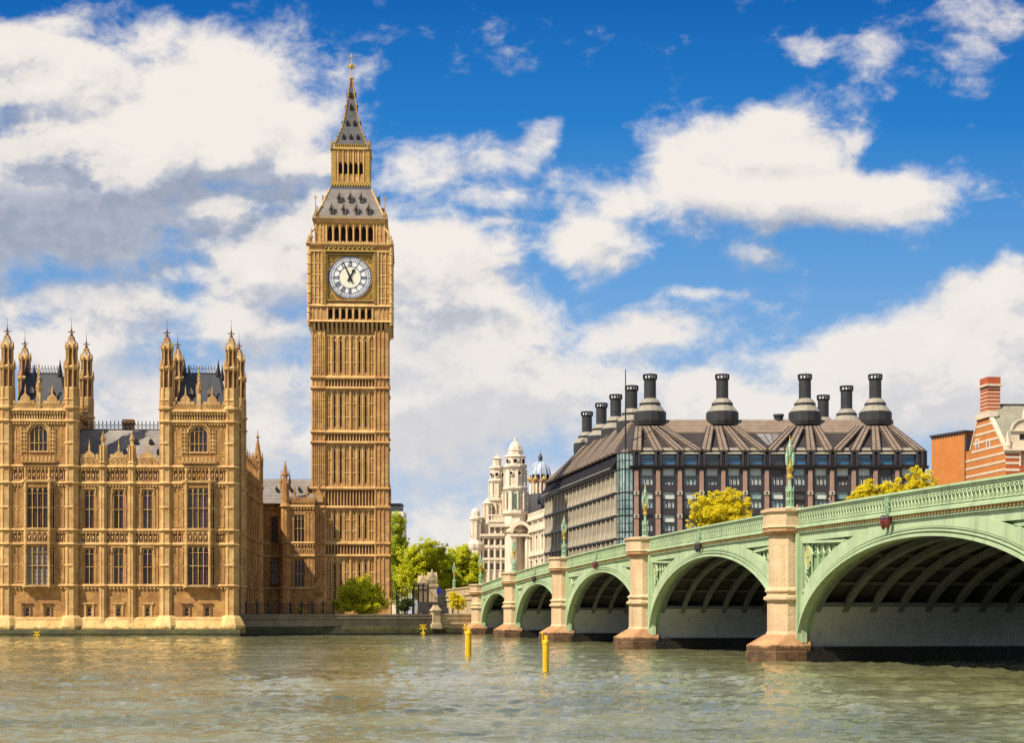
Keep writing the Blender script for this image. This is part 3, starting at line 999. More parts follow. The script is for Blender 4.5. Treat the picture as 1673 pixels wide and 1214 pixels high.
        for q in bxs:
            bt = MB()
            r = 0.52
            bt.lathe(q, YM, [(r + 0.5, 0.6), (r + 0.4, 1.6), (r + 0.12, L1), (r, L1 + 0.3), (r, L6 + 0.4), (r + 0.12, L6 + 0.6), (r * 0.9, L6 + 0.9), (r * 0.85, pz(727))], 8)
            for zz in (L2, L3, L4, L5, L6):
                bt.lathe(q, YM, [(r, zz - 0.25), (r + 0.28, zz), (r + 0.22, zz + 0.15), (r, zz + 0.35)], 8)
            for i in range(8):
                a = math.pi / 8 + i * math.pi / 4
                bt.tube([(q + r * math.cos(a), YM + r * math.sin(a), L1 + 0.4), (q + r * math.cos(a), YM + r * math.sin(a), pz(727))], 0.06, 4)
            pinnacle(bt, q, YM, pz(727), pz(703), 0.30)
            bt.build('buttress', M['stone_light'], root)
        base.taper(xa, xb, YM - 1.3, YM + 0.4, 0.9, xa, xb, YM - 0.5, YM + 0.4, L1 - 0.1)
        trim.taper(xa, xb, YM - 0.55, YM + 0.1, L1 - 0.1, xa, xb, YM - 0.1, YM + 0.1, L1 + 0.3)
        for q in cxs:
            base.taper(q - 0.9, q + 0.9, YM - 1.0, YM, 1.2, q - 0.75, q + 0.75, YM - 0.6, YM, L1 - 0.3)
        # roof behind the parapet
        rf = MB()
        ze, zr = L6 + 0.2, PF.z(703, (xa + xb) / 2, 7.5)
        rf.add([(xa, YM + 1.0, ze), (xb, YM + 1.0, ze), (xb, 7.5, zr), (xa, 7.5, zr), (xa, 14, ze), (xb, 14, ze)], [(0, 1, 2, 3), (3, 2, 5, 4), (0, 3, 4), (1, 5, 2)])
        ro = rf.build('roof', M['roof_grey'], root)
        cr = MB()
        k = xa + 0.3
        cr.box(xa, xb, 7.45, 7.55, zr, zr + 0.12)
        cr.box(xa, xb, 7.47, 7.53, zr + 0.72, zr + 0.80)
        while k < xb:
            cr.lathe(k, 7.5, [(0.05, zr), (0.05, zr + 0.85), (0.12, zr + 1.0), (0.02, zr + 1.4)], 4)
            cr.ring(k + 0.28, zr + 0.42, 0.22, 0.035, 7.5, 8)
            k += 0.56
        cr.build('cresting', M['iron'], ro)
        for (fx, fz) in ((0.52, 0.35), (0.62, 0.62), (0.78, 0.62), (0.88, 0.35), (0.30, 0.40)):
            q, zz, yy = xa + (xb - xa) * fx, ze + (zr - ze) * fz, YM + 1.0 + (6.5 - YM) * fz
            v = MB()
            v.prism([(q - 0.28, zz), (q + 0.28, zz), (q + 0.28, zz + 0.42), (q, zz + 0.75), (q - 0.28, zz + 0.42)], yy - 0.35, yy + 0.9)
            v.build('roof_vent', M['iron'], ro)
        ch = MB()
        q = PF.x(209 + dp, 8)
        ch.box(q - 0.75, q + 0.75, 7.8, 9.2, zr - 1.5, zr + 1.0)
        ch.box(q - 0.9, q + 0.9, 7.65, 9.35, zr + 1.0, zr + 1.25)
        ch.box(q - 0.8, q + 0.8, 7.75, 9.25, zr + 1.25, zr + 1.6)
        ch.build('chimney', M['stone_dark'], ro)

    # ---- north side running back from the right tower
    x1, x2, xm, dpt = half_t
    xn = x2 + 0.05
    wall = MB()
    NM = Matrix.Translation((xn, 0, 0)) @ Matrix.Rotation(R(90), 4, 'Z')
    for mb in (wall, trim, panels, dark):
        mb.M = NM
    y0, y1 = dpt + 1.5, 42.0
    nb = 8
    bw = (y1 - y0) / nb
    holes, wins = [], []
    for i in range(nb):
        c = y0 + (i + 0.5) * bw
        holes += [(c - 0.70, c + 0.70, pz(957), pz(896)), (c - 0.70, c + 0.70, pz(864), pz(800))]
        wins.append(c)
    wall.wall(y0, y1, 0.5, L6, 0.3, 0.5, holes)
    wall.M = None
    wall.box(xn - 12, xn - 0.9, y0, y1, 0.5, L6 - 0.02)
    wall.M = NM
    for c in (4.0, 7.8):                                   # north face of the right tower: tall blind panels
        pass
    blind_panels(panels, 1.9, dpt - 0.2, -0.04, L2 + 0.4, L3 - 0.4, 0.8, d=0.1)
    blind_panels(panels, 1.9, dpt - 0.2, -0.04, L4 + 0.4, L5 - 0.6, 0.8, d=0.1)
    blind_panels(panels, 1.9, dpt - 0.2, -0.04, L6 + 0.6, L7 - 0.6, 0.8, d=0.1)
    for zz, pr, th in ((L2, 0.30, 0), (L3, 0.24, 0), (L4, 0.28, 0), (L5, 0.30, 0.5), (L6, 0.40, 0.5)):
        string_course(trim, y0, y1, 0.3, zz, 0.30, pr, th)
    blind_panels(panels, y0, y1, 0.3, L3 + 0.2, L4 - 0.2, 0.8)
    blind_panels(panels, y0, y1, 0.3, L5 + 0.3, L6 - 0.3, 0.8)
    wr = None
    for c in wins:
        for pr, zz in ((win_low, pz(957)), (win_tall, pz(864))):
            o = copy_tree(pr, root)
            o.location = NM @ Vector((c, 0.3, zz))
            o.rotation_euler = (0, 0, R(90))
        for s_ in (-1, 1):
            for (za, zb_) in ((L2 + 0.4, L3 - 0.4), (L4 + 0.4, L5 - 0.6)):
                a, b_ = c + s_ * 0.85, c + s_ * (bw / 2 - 0.45)
                blind_panels(panels, min(a, b_), max(a, b_), 0.3, za, zb_, 0.5, d=0.1)
    for i in range(nb + 1):
        q = y0 + i * bw
        bt = MB(NM)
        bt.box(q - 0.42, q + 0.42, -0.55, 0.3, 0.9, L2)
        bt.taper(q - 0.40, q + 0.40, -0.45, 0.3, L2, q - 0.36, q + 0.36, -0.30, 0.3, L6 + 0.4)
        for zz in (L2, L3, L4, L5, L6):
            bt.box(q - 0.5, q + 0.5, -0.62, 0.3, zz - 0.1, zz + 0.18)
        bt.box(q - 0.34, q + 0.34, -0.36, 0.32, L6 + 0.4, L6 + 2.0)
        pinnacle(bt, q, -0.02, L6 + 2.0, 28.7, 0.32)
        bt.build('buttress', M['stone'], root)
        if i < nb:
            pa = MB(NM)
            pa.box(q + 0.4, q + bw - 0.4, 0.2, 0.5, L6 + 0.3, L6 + 1.5)
            k = q + 0.5
            while k < q + bw - 0.7:
                pa.box(k, k + 0.3, 0.18, 0.52, L6 + 1.5, L6 + 2.1)
                k += 0.62
            pinnacle(pa, q + bw / 2, 0.3, L6 + 1.5, L6 + 3.9, 0.2, False)
            pa.build('parapet', M['stone'], root)
    big = MB()
    q = (xn - 0.1, y1)
    big.lathe(q[0], q[1], [(1.15, 1.0), (0.95, L2), (0.9, L6), (1.1, L6 + 0.3), (0.85, L6 + 0.8), (0.8, 28.0), (1.0, 28.4), (0.75, 28.8), (0.12, 32.2), (0.3, 32.5), (0.08, 32.9), (0.03, 33.8)], 8)
    for zz in (L2, L3, L4, L5):
        big.lathe(q[0], q[1], [(0.9, zz - 0.2), (1.2, zz), (0.9, zz + 0.3)], 8)
    for i in range(8):
        a = math.pi / 8 + i * math.pi / 4
        big.lathe(q[0] + 0.85 * math.cos(a), q[1] + 0.85 * math.sin(a), [(0.12, 27.6), (0.14, 28.7), (0.02, 30.0)], 4)
        big.tube([(q[0] + 0.82 * math.cos(a), q[1] + 0.82 * math.sin(a), L6 + 1), (q[0] + 0.82 * math.cos(a), q[1] + 0.82 * math.sin(a), 28)], 0.1, 4)
    big.build('turret', M['stone'], root)
    for mb in (wall, trim, panels, dark):
        mb.M = None
    wall.box(xn - 12, xn - 1.0, y1, 56, 0.5, L6 - 0.5)
    rf = MB()
    rf.add([(xn - 1.2, dpt, L6), (xn - 1.2, 56, L6), (xn - 6.5, 56, 28.0), (xn - 6.5, dpt + 1, 28.0), (xn - 12, dpt, L6), (xn - 12, 56, L6)], [(0, 1, 2, 3), (3, 2, 5, 4), (0, 3, 4), (1, 5, 2)])
    rf.build('roof', M['roof_grey'], root)

    wall.build('side_wall', M['stone'], root)
    wall = MB()
    # ---- link range between the palace and the clock tower
    YL = 51.5
    zl = lambda py: PF.z(py, -3, YL)
    xl0, xl1, xc = PF.x(424, YL), PF.x(514, YL), PF.x(489, YL)
    w1, w2 = zl(961), zl(914)
    w3, w4 = zl(886), zl(841)
    wh = 0.92
    xp = PF.x(460, YL)
    wall.wall(xp, xl1, 0.5, zl(820), YL, 0.6, [(xc - wh, xc + wh, w1, w2), (xc - wh, xc + wh, w3, w4)])
    wall.box(xl0, xp + 0.6, YL + 3.0, YL + 9.0, 0.5, zl(822))
    wall.box(xp, xl1, YL + 0.9, YL + 9.0, 0.5, zl(822))
    for (za, zb_) in ((w1, w2), (w3, w4)):
        o = gothic_window('window', root, 2 * wh, zb_ - za, 3, depth=0.5)
        o.location = (xc, YL, za)
    qd = PF.x(449, YL + 3)
    for (za, zb_) in ((zl(955), zl(912)), (zl(884), zl(842))):
        o = gothic_window('window', root, 1.2, zb_ - za, 2, depth=0.5, mat='stone_dark')
        o.location = (qd, YL + 2.55, za)
    for py, th in ((962, 0), (909, 0), (888, 0.5), (828, 0.5)):
        string_course(trim, xp, xl1, YL, zl(py), 0.3, 0.3, th)
        string_course(trim, xl0, xp, YL + 3.0, zl(py), 0.3, 0.3, th)
    for (za, zb_) in ((w1, w2), (w3, w4 + 0.5)):
        blind_panels(panels, xp + 1.4, xc - wh - 0.1, YL, za, zb_, 0.5)
        blind_panels(panels, xc + wh + 0.1, xl1 - 0.4, YL, za, zb_, 0.5)
    blind_panels(panels, xp + 1.4, xl1 - 0.4, YL, zl(907), zl(890), 0.6, shields=True)
    pt = MB()
    q = PF.x(466, YL)
    pt.lathe(q, YL, [(1.0, 0.5), (0.85, zl(962)), (0.75, zl(828)), (0.9, zl(826)), (0.7, zl(822)), (0.66, zl(790))], 8)
    for py in (962, 909, 888, 828):
        pt.lathe(q, YL, [(0.75, zl(py) - 0.2), (1.05, zl(py)), (0.75, zl(py) + 0.3)], 8)
    pinnacle(pt, q, YL, zl(792), zl(752), 0.5)
    for d in (-0.75, 0.75):
        pinnacle(pt, q + d, YL + 0.3, zl(800), zl(768), 0.2)
    pt.build('turret', M['stone'], root)
    pa = MB()
    pa.box(xp + 0.7, xl1, YL, YL + 0.3, zl(826), zl(818))
    for k in range(9):
        q = xp + 1.2 + k * (xl1 - xp - 1.4) / 8
        pa.box(q - 0.2, q + 0.2, YL - 0.03, YL + 0.33, zl(818), zl(812))
        if k % 4 == 2:
            pinnacle(pa, q, YL + 0.1, zl(816), zl(792), 0.2)
    pa.build('parapet', M['stone'], root)
    rf = MB()
    rf.add([(xl0, YL + 1.0, zl(822)), (xl1, YL + 1.0, zl(822)), (xl1, YL + 5.5, PF.z(783, 0, YL + 5.5)), (xl0, YL + 5.5, PF.z(783, 0, YL + 5.5)), (xl1, YL + 10, zl(822)), (xl0, YL + 10, zl(822))],
           [(0, 1, 2, 3), (3, 2, 4, 5), (1, 4, 2), (0, 3, 5)])
    ro = rf.build('roof', M['iron_roof'], root)
    for px in (452, 475, 489, 504):
        q = PF.x(px, YL + 3)
        v = MB().prism([(q - 0.2, zl(799)), (q + 0.2, zl(799)), (q + 0.2, zl(796)), (q, zl(792)), (q - 0.2, zl(796))], YL + 2.6, YL + 3.6)
        v.build('roof_vent', M['iron'], ro)

    wall.build('link_wall', M['stone'], root)
    trim.build('string_course', M['stone_light'], root)
    panels.build('carved_panel', M['stone_light'], root)
    build_each(dark, 'dark_panel', M['stone_dark'], root)  # darker stone behind the ribs, in the niches and beside small windows
    slots.build('balcony_lattice', M['stone_dark'], root)  # dark bars on the balcony front stand in for its shaded slots
    base.build('plinth', M['plinth'], root)
    ft = MB()
    ft.box(PF.x(-160), PF.x(394), -1.45, 3.0, -1.0, 0.42)
    ft.taper(PF.x(-160), PF.x(394), -1.40, 2.5, 0.42, PF.x(-160), PF.x(394), -1.0, 2.5, 0.95)
    fo = ft.build('river_footing', M['algae'], root)
    # pane tints for blinds and curtains differ from window to window
    rnd = random.Random(5)
    for w_ in root.children:
        for p_ in w_.children:
            if p_.name.startswith('pane') and len(p_.data.vertices) == 4:
                r_ = rnd.random()
                if r_ < 0.45:
                    p_.material_slots[0].link = 'OBJECT'
                    p_.material_slots[0].material = M['glass_mid'] if r_ < 0.25 else (M['glass_pale'] if r_ < 0.34 else M['glass_warm'])
    return root


M['glass_mid'] = material('grey_leaded_glass', (0.10, 0.088, 0.08), 0.25, 0.6, 1.1, spec=0.4)
M['glass_warm'] = material('curtained_glass', (0.20, 0.14, 0.085), 0.3, 0.6, 1.3, spec=0.5)
make_palace()


# ------------------------------------------------------------------ the clock tower
TF = Frame(at(572, 287.0), 287.0, PHI)


def roman_strokes(n):
    s = {1: 'I', 2: 'II', 3: 'III', 4: 'IV', 5: 'V', 6: 'VI', 7: 'VII', 8: 'VIII', 9: 'IX', 10: 'X', 11: 'XI', 12: 'XII'}[n]
    wd = {'I': 0.20, 'V': 0.40, 'X': 0.42}
    x, out = -sum(wd[c] for c in s) / 2, []
    for c in s:
        w = wd[c]
        if c == 'I':
            out.append(((x + w / 2, 0), (x + w / 2, 1)))
        elif c == 'V':
            out += [((x + 0.03, 1), (x + w / 2, 0)), ((x + w - 0.03, 1), (x + w / 2, 0))]
        else:
            out += [((x + 0.03, 1), (x + w - 0.03, 0)), ((x + w - 0.03, 1), (x + 0.03, 0))]
        x += w
    return out


def make_clock_tower():
    root = thing('clock_tower', 'tall honey stone clock tower with white dials and pointed spire', 'clock tower', TF.loc, PHI)
    HW = 6.55
    tz = lambda py, yl=0.0: TF.z(py, 0, yl)

    def side(k, hw=None):
        hw_ = HW
        return Matrix.Translation((0, hw_, 0)) @ Matrix.Rotation(k * math.pi / 2, 4, 'Z') @ Matrix.Translation((0, -hw_, 0))

    wall, trim, ribs, slit, dark = MB(), MB(), MB(), MB(), MB()
    MZ = 4.30                                             # half width of the panelled middle of each face
    storeys = [(985, 910), (886, 831), (796, 725), (704, 636), (615, 546)]
    bands = [(908, 888), (829, 798), (723, 706), (634, 617)]
    pitch = 2 * MZ / 8
    for k in range(4):
        for mb in (wall, trim, ribs, slit, dark):
            mb.M = side(k)
        holes = []
        for (pa, pb) in storeys:
            for c in (-2.5, -1.5, 1.5, 2.5):
                holes.append((c * pitch - 0.17, c * pitch + 0.17, tz(pa) + 0.7, tz(pb) - 1.0))
        wall.wall(-MZ, MZ, 2.5, tz(535), 0.42, 0.45, holes)
        for h in holes:
            slit.poly((h[0], 0.78, h[2]), (h[1], 0.78, h[2]), (h[1], 0.78, h[3]), (h[0], 0.78, h[3]))
            ribs.arch_fill(h[0], h[1], h[3] - 0.4, h[3], 0.40, 0.5, 3)
            n = int((h[3] - h[2]) / 1.5)
            for j in range(1, n):
                zz = h[2] + j * (h[3] - h[2]) / n
                ribs.box(h[0], h[1], 0.52, 0.62, zz - 0.06, zz + 0.06)
        for (pa, pb) in storeys:
            z0, z1 = tz(pa), tz(pb)
            for i in range(8):
                if i not in (1, 2, 5, 6):
                    continue
                for q in (0.24, 0.76):
                    xx = -MZ + (i + q) * pitch
                    ribs.box(xx - 0.05, xx + 0.05, 0.28, 0.44, z0 + 0.3, z1 - 0.4)
            for i in range(9):
                xx = -MZ + i * pitch
                heavy = i in (0, 4, 8)
                w = 0.17 if heavy else 0.11
                ribs.box(xx - w, xx + w, 0.10 if heavy else 0.22, 0.44, z0, z1)
                if i < 8:
                    a, b = xx + 0.12, xx + pitch - 0.12
                    ribs.arch_fill(a, b, z1 - 0.9, z1 - 0.2, 0.20, 0.44, 4)
                    ribs.box(a, b, 0.22, 0.44, z1 - 0.2, z1)
                    ribs.box(a, b, 0.24, 0.44, z0, z0 + 0.25)
                    if i not in (1, 2, 5, 6):
                        for q in (0.33, 0.66):
                            zz = z0 + (z1 - z0) * q
                            ribs.box(a, b, 0.28, 0.44, zz - 0.09, zz + 0.09)
                        ribs.box((a + b) / 2 - 0.05, (a + b) / 2 + 0.05, 0.30, 0.44, z0, z1 - 0.3)
        for (pa, pb) in bands:
            z0, z1 = tz(pa), tz(pb)
            dark.box(-MZ, MZ, 0.30, 0.44, z0 + 0.2, z1 - 0.2)
            for i in range(17):
                xx = -MZ + i * pitch / 2
                trim.box(xx - 0.07, xx + 0.07, 0.10, 0.44, z0, z1)
            for i in range(16):
                a = -MZ + i * pitch / 2 + 0.07
                trim.arch_fill(a, a + pitch / 2 - 0.14, z1 - 0.6, z1 - 0.15, 0.16, 0.34, 3)
        for (pa, pb) in bands:
            for py in (pa, pb):
                z = tz(py)
                for (xa, xb, yf) in ((-MZ, MZ, 0.10),):
                    trim.taper(xa, xb, yf - 0.32, 0.5, z - 0.10, xa, xb, yf - 0.22, 0.5, z + 0.22)
                    trim.taper(xa, xb, yf - 0.05, 0.5, z - 0.35, xa, xb, yf - 0.32, 0.5, z - 0.101)
        # corbel table under the clock stage
        zc0, zc1 = tz(545), tz(528)
        for i in range(17):
            xx = -HW + 0.4 + i * (2 * HW - 0.8) / 16
            trim.taper(xx - 0.16, xx + 0.16, 0.1, 0.6, zc0, xx - 0.22, xx + 0.22, -0.62, 0.6, zc1)
    for mb in (wall, trim, ribs, slit, dark):
        mb.M = None
    # corner piers: stepped, with angle shafts and ribs, running the full height
    for k in range(4):
        pier = MB(side(k))
        x0, x1 = -HW, -MZ
        zt = tz(540)
        pier.box(x0, x1, 0.0, 2.25, 2.5, zt)
        zlow = tz(829)
        pier.box(x0 - 0.22, x1 - 0.1, -0.22, 2.1, 2.5, zlow - 0.3)
        pier.taper(x0 - 0.22, x1 - 0.1, -0.22, 2.1, zlow - 0.301, x0 - 0.01, x1 - 0.1, -0.01, 2.1, zlow + 0.6)
        for xx in (x0 + 0.10, x0 + 0.75, x0 + 1.45, x1 - 0.10):
            pier.tube([(xx, -0.02, zlow), (xx, -0.02, zt)], 0.10, 6)
            pier.tube([(xx - 0.1, -0.24, 3.0), (xx - 0.1, -0.24, zlow)], 0.10, 6)
        for yy in (0.75, 1.45, 2.15):
            pier.tube([(x0 - 0.02, yy, zlow), (x0 - 0.02, yy, zt)], 0.15, 6)
            pier.tube([(x0 - 0.24, yy, 3.0), (x0 - 0.24, yy, zlow)], 0.15, 6)
        for (pa, pb) in storeys:
            z0, z1 = tz(pa), tz(pb)
            for j in range(1, 4):
                zz = z0 + (z1 - z0) * j / 4
                pier.box(x0 - 0.02, x1, -0.10 if z1 > zlow + 1 else -0.30, 0.1, zz - 0.10, zz + 0.10)
            for xx in (x0 + 0.42, x0 + 1.10, x1 - 0.45):
                pier.box(xx - 0.10, xx + 0.10, -0.09 if z1 > zlow + 1 else -0.29, 0.1, z0 + 0.5, z1 - 0.5)
        for (pa, pb) in bands:
            for py in (pa, pb):
                z = tz(py)
                e = 0.30 if py > 800 else 0.12
                pier.taper(x0 - e - 0.22, x1 + 0.0, -e - 0.22, 2.2, z - 0.10, x0 - e - 0.1, x1, -e - 0.1, 2.2, z + 0.22)
                pier.taper(x0 - e + 0.1, x1, -e + 0.1, 2.2, z - 0.35, x0 - e - 0.22, x1, -e - 0.22, 2.2, z - 0.101)
        # little gablets on the buttress offsets
        for py, e in ((812, 0.3), (960, 0.6)):
            z = tz(py)
            for q in (x0 + 1.1,):
                pier.prism([(q - 0.8, z - 1.0), (q + 0.8, z - 1.0), (q + 0.8, z), (q, z + 1.5), (q - 0.8, z)], -e - 0.25, 0.1)
                pinnacle(pier, q, -e - 0.05, z + 1.2, z + 2.6, 0.12, False)
        pier.box(x0 - 0.55, x1 + 0.1, -0.55, 2.2, 2.5, tz(985))
        pier.taper(x0 - 0.55, x1 + 0.1, -0.55, 2.2, tz(985) + 0.001, x0 - 0.22, x1 + 0.1, -0.22, 2.2, tz(975))
        pier.build('corner_pier', M['tower_stone'], root)
    wall.box(-HW + 0.8, HW - 0.8, 0.95, 2 * HW - 0.95, 2.5, tz(500))
    wall.build('shaft_wall', M['tower_stone'], root)
    ribs.build('panel_rib', M['tower_light'], root)
    build_each(dark, 'carved_band', M['stone_dark'], root)
    build_each(slit, 'slit_window', M['slit_dark'], root)

    # ---- clock stage
    H2 = 7.12                                              # half width of the overhanging stage
    e2 = H2 - HW
    zA, zB, zC, zD = tz(527), tz(500), tz(413), tz(401)
    st, frame_g = MB(), MB()
    bl, op1, op2, op3 = MB(), MB(), MB(), MB()
    st.box(-H2 + 0.5, H2 - 0.5, -e2 + 0.5, 2 * HW + e2 - 0.5, zA, zD)
    for k in range(4):
        for mb in (st, trim, frame_g, bl, op1):
            mb.M = side(k)
        # arcade band of small windows
        hs = [(-3.92 + i * 1.12 + 0.22, -3.92 + i * 1.12 + 0.90, zA + 0.55, zB - 0.55) for i in range(7)]
        st.wall(-H2, H2, zA, zB, -e2, 0.5, hs)
        for h in hs:
            st.arch_fill(h[0], h[1], h[3] - 0.5, h[3], -e2 + 0.05, -e2 + 0.4, 4)
            op1.poly((h[0], -e2 + 0.42, h[2]), (h[1], -e2 + 0.42, h[2]), (h[1], -e2 + 0.42, h[3]), (h[0], -e2 + 0.42, h[3]))
        for i in range(8):
            q = -3.92 + i * 1.12
            trim.box(q - 0.13, q + 0.13, -e2 - 0.16, -e2 + 0.02, zA + 0.2, zB - 0.2)
        for q in (-6.4, -5.7, -5.0, 5.0, 5.7, 6.4):
            trim.box(q - 0.1, q + 0.1, -e2 - 0.10, -e2 + 0.02, zA + 0.3, zB - 0.3)
        trim.taper(-H2 - 0.3, H2 + 0.3, -e2 - 0.30, -e2 + 0.2, zA, -H2 - 0.1, H2 + 0.1, -e2 - 0.1, -e2 + 0.2, zA + 0.3)
        trim.taper(-H2 - 0.32, H2 + 0.32, -e2 - 0.32, -e2 + 0.2, zB - 0.2, -H2 - 0.1, H2 + 0.1, -e2 - 0.1, -e2 + 0.2, zB + 0.2)
        # wall round the dial (square opening)
        D = 4.12
        zc = tz(454)
        st.wall(-H2, H2, zB, zC, -e2, 0.5, [(-D, D, zc - D, min(zc + D, zC - 0.02))])
        for sg in (-1, 1):
            for q, w, dd in ((6.95, 0.17, 0.22), (6.15, 0.10, 0.14), (5.45, 0.10, 0.14), (4.85, 0.14, 0.2)):
                trim.box(sg * q - w, sg * q + w, -e2 - dd, -e2 + 0.02, zB + 0.2, zC)
            for j in range(4):
                zz = zB + 1.2 + j * 2.0
                for q in (5.8, 6.55, 5.15):
                    trim.box(sg * q - 0.24, sg * q + 0.24, -e2 - 0.09, -e2 + 0.02, zz, zz + 0.22)
                    frame_g.box(sg * q - 0.14, sg * q + 0.14, -e2 - 0.07, -e2 + 0.02, zz + 0.5, zz + 0.95)
            # lattice pilaster beside the dial
            frame_g.box(sg * 4.36 - 0.20, sg * 4.36 + 0.20, -e2 - 0.28, -e2 + 0.02, zB + 0.1, zC + 0.2)
            for j in range(20):
                zz = zB + 0.3 + j * (zC - zB - 0.4) / 20
                bl.box(sg * 4.36 - 0.10, sg * 4.36 + 0.10, -e2 - 0.30, -e2 - 0.2, zz, zz + 0.2)
        # gilded cornice over the dial
        frame_g.box(-4.4, 4.4, -e2 - 0.40, -e2 + 0.02, zC + 0.02, zC + 0.30)
        frame_g.box(-4.4, 4.4, -e2 - 0.22, -e2 + 0.02, zC + 0.3, zD - 0.25)
        for i in range(11):
            q = -4.1 + i * 0.82
            bl.box(q - 0.26, q + 0.26, -e2 - 0.25, -e2 - 0.2, zC + 0.42, zD - 0.42)
            frame_g.lathe(q, -e2 - 0.25, [(0.14, zC + 0.6), (0.16, zC + 0.72), (0.02, zC + 0.9)], 5)
        trim.box(-H2, -4.4, -e2 - 0.25, -e2 + 0.02, zC, zC + 0.3)
        trim.box(4.4, H2, -e2 - 0.25, -e2 + 0.02, zC, zC + 0.3)
        trim.taper(-H2 - 0.2, H2 + 0.2, -e2 - 0.2, -e2 + 0.3, zD - 0.3, -H2 - 0.45, H2 + 0.45, -e2 - 0.45, -e2 + 0.3, zD)
        trim.box(-H2 - 0.45, H2 + 0.45, -e2 - 0.45, -e2 + 0.3, zD + 0.001, zD + 0.18)
        st.wall(-H2, H2, zC, zD, -e2, 0.5, [])
        for i in range(30):                                # small battlements on the cornice
            q = -H2 + 0.2 + i * (2 * H2 - 0.4) / 29
            trim.box(q - 0.13, q + 0.13, -e2 - 0.40, -e2 - 0.2, zD + 0.18, zD + 0.55)
    for mb in (st, trim, frame_g, bl):
        mb.M = None
    for sx in (-1, 1):
        for yy in (-e2, 2 * HW + e2):
            sh = MB()
            sh.tube([(sx * H2, yy, zA - 0.5), (sx * H2, yy, zD)], 0.28, 8)
            for j in range(9):
                zz = zA + j * (zD - zA) / 8
                sh.lathe(sx * H2, yy, [(0.28, zz - 0.15), (0.42, zz), (0.28, zz + 0.15)], 8)
            pinnacle(sh, sx * H2, yy, zD, tz(384), 0.26)
            sh.build('angle_shaft', M['tower_light'], root)
    st.build('clock_stage', M['tower_stone'], root)
    # ---- dials, each with surround, glass, ironwork and hands
    for k in range(4):
        S = side(k)
        cf = MB(S)
        y = -e2
        cf.poly((-4.12, y + 0.32, zc - 4.12), (4.12, y + 0.32, zc - 4.12), (4.12, y + 0.32, zc + 4.12), (-4.12, y + 0.32, zc + 4.12))
        for sg in (-1, 1):
            cf.box(sg * 4.0 - 0.12, sg * 4.0 + 0.12, y - 0.10, y + 0.33, zc - 4.12, zc + 4.12)
            cf.box(-3.88, 3.88, y - 0.10, y + 0.33, zc + sg * 4.0 - 0.12, zc + sg * 4.0 + 0.12)
            for s2 in (-1, 1):
                cf.ring(sg * 3.25, zc + s2 * 3.25, 0.38, 0.10, y + 0.25, 10)
                cf.lathe(sg * 3.25, y + 0.25, [(0.16, zc + s2 * 3.25 - 0.16), (0.2, zc + s2 * 3.25), (0.02, zc + s2 * 3.25 + 0.2)], 6)
                cf.bar((sg * 2.55, y + 0.26, zc + s2 * 3.6), (sg * 3.0, y + 0.26, zc + s2 * 3.6), 0.14)
                cf.bar((sg * 3.6, y + 0.26, zc + s2 * 2.55), (sg * 3.6, y + 0.26, zc + s2 * 3.0), 0.14)
        cf.ring(0, zc, 3.80, 0.10, y + 0.16, 48)
        face = cf.build('clock_face', M['gold_dull'], root)
        hb = MB(S)
        for sg in (-1, 1):
            hb.box(sg * 4.18 - 0.06, sg * 4.18 + 0.06, y - 0.16, y + 0.3, zc - 4.24, zc + 4.24)
            hb.box(-4.12, 4.12, y - 0.16, y + 0.3, zc + sg * 4.18 - 0.06, zc + sg * 4.18 + 0.06)
        hb.build('frame', M['iron'], face)
        n = 48
        dl = MB(S)
        dl.prism([(3.70 * math.cos(2 * math.pi * i / n), zc + 3.70 * math.sin(2 * math.pi * i / n)) for i in range(n)], y + 0.12, y + 0.31)
        dl.build('dial', M['dial'], face)
        dc = MB(S)
        dc.prism([(1.85 * math.cos(2 * math.pi * i / n), zc + 1.85 * math.sin(2 * math.pi * i / n)) for i in range(n)], y + 0.105, y + 0.119)
        dc.build('dial_centre', M['dial_mid'], face)
        ink = MB(S)
        for (r0, r1) in ((3.55, 3.78), (2.78, 2.86), (3.26, 3.32), (1.84, 1.92)):
            ring = [(r * math.cos(2 * math.pi * i / n), zc + r * math.sin(2 * math.pi * i / n)) for r in (r0, r1) for i in range(n + 1)]
            ink.band(ring[:n + 1], ring[n + 1:], y + 0.08, y + 0.118)
        for i in range(60):
            a = 2 * math.pi * i / 60
            w = 0.06
            ink.bar((2.82 * math.sin(a), y + 0.10, zc + 2.82 * math.cos(a)), (3.6 * math.sin(a), y + 0.10, zc + 3.6 * math.cos(a)), 0.03, 0.03)
        for h in range(1, 13):
            a = 2 * math.pi * h / 12
            u = Vector((math.sin(a), math.cos(a)))
            v = Vector((math.cos(a), -math.sin(a)))
            for (p, q) in roman_strokes(h):
                A = u * (1.98 + 0.80 * p[1]) + v * p[0] * 0.95
                B = u * (1.98 + 0.80 * q[1]) + v * q[0] * 0.95
                ink.bar((A.x, y + 0.095, zc + A.y), (B.x, y + 0.095, zc + B.y), 0.115, 0.03)
            for rr in (1.98, 2.78):
                A, B = u * rr - v * 0.30, u * rr + v * 0.30
                ink.bar((A.x, y + 0.092, zc + A.y), (B.x, y + 0.092, zc + B.y), 0.06, 0.03)
            A, B = u * 2.8, u * 3.6
            ink.bar((A.x, y + 0.09, zc + A.y), (B.x, y + 0.09, zc + B.y), 0.12, 0.03)
        ink.build('numeral', M['dial_ink'], face)
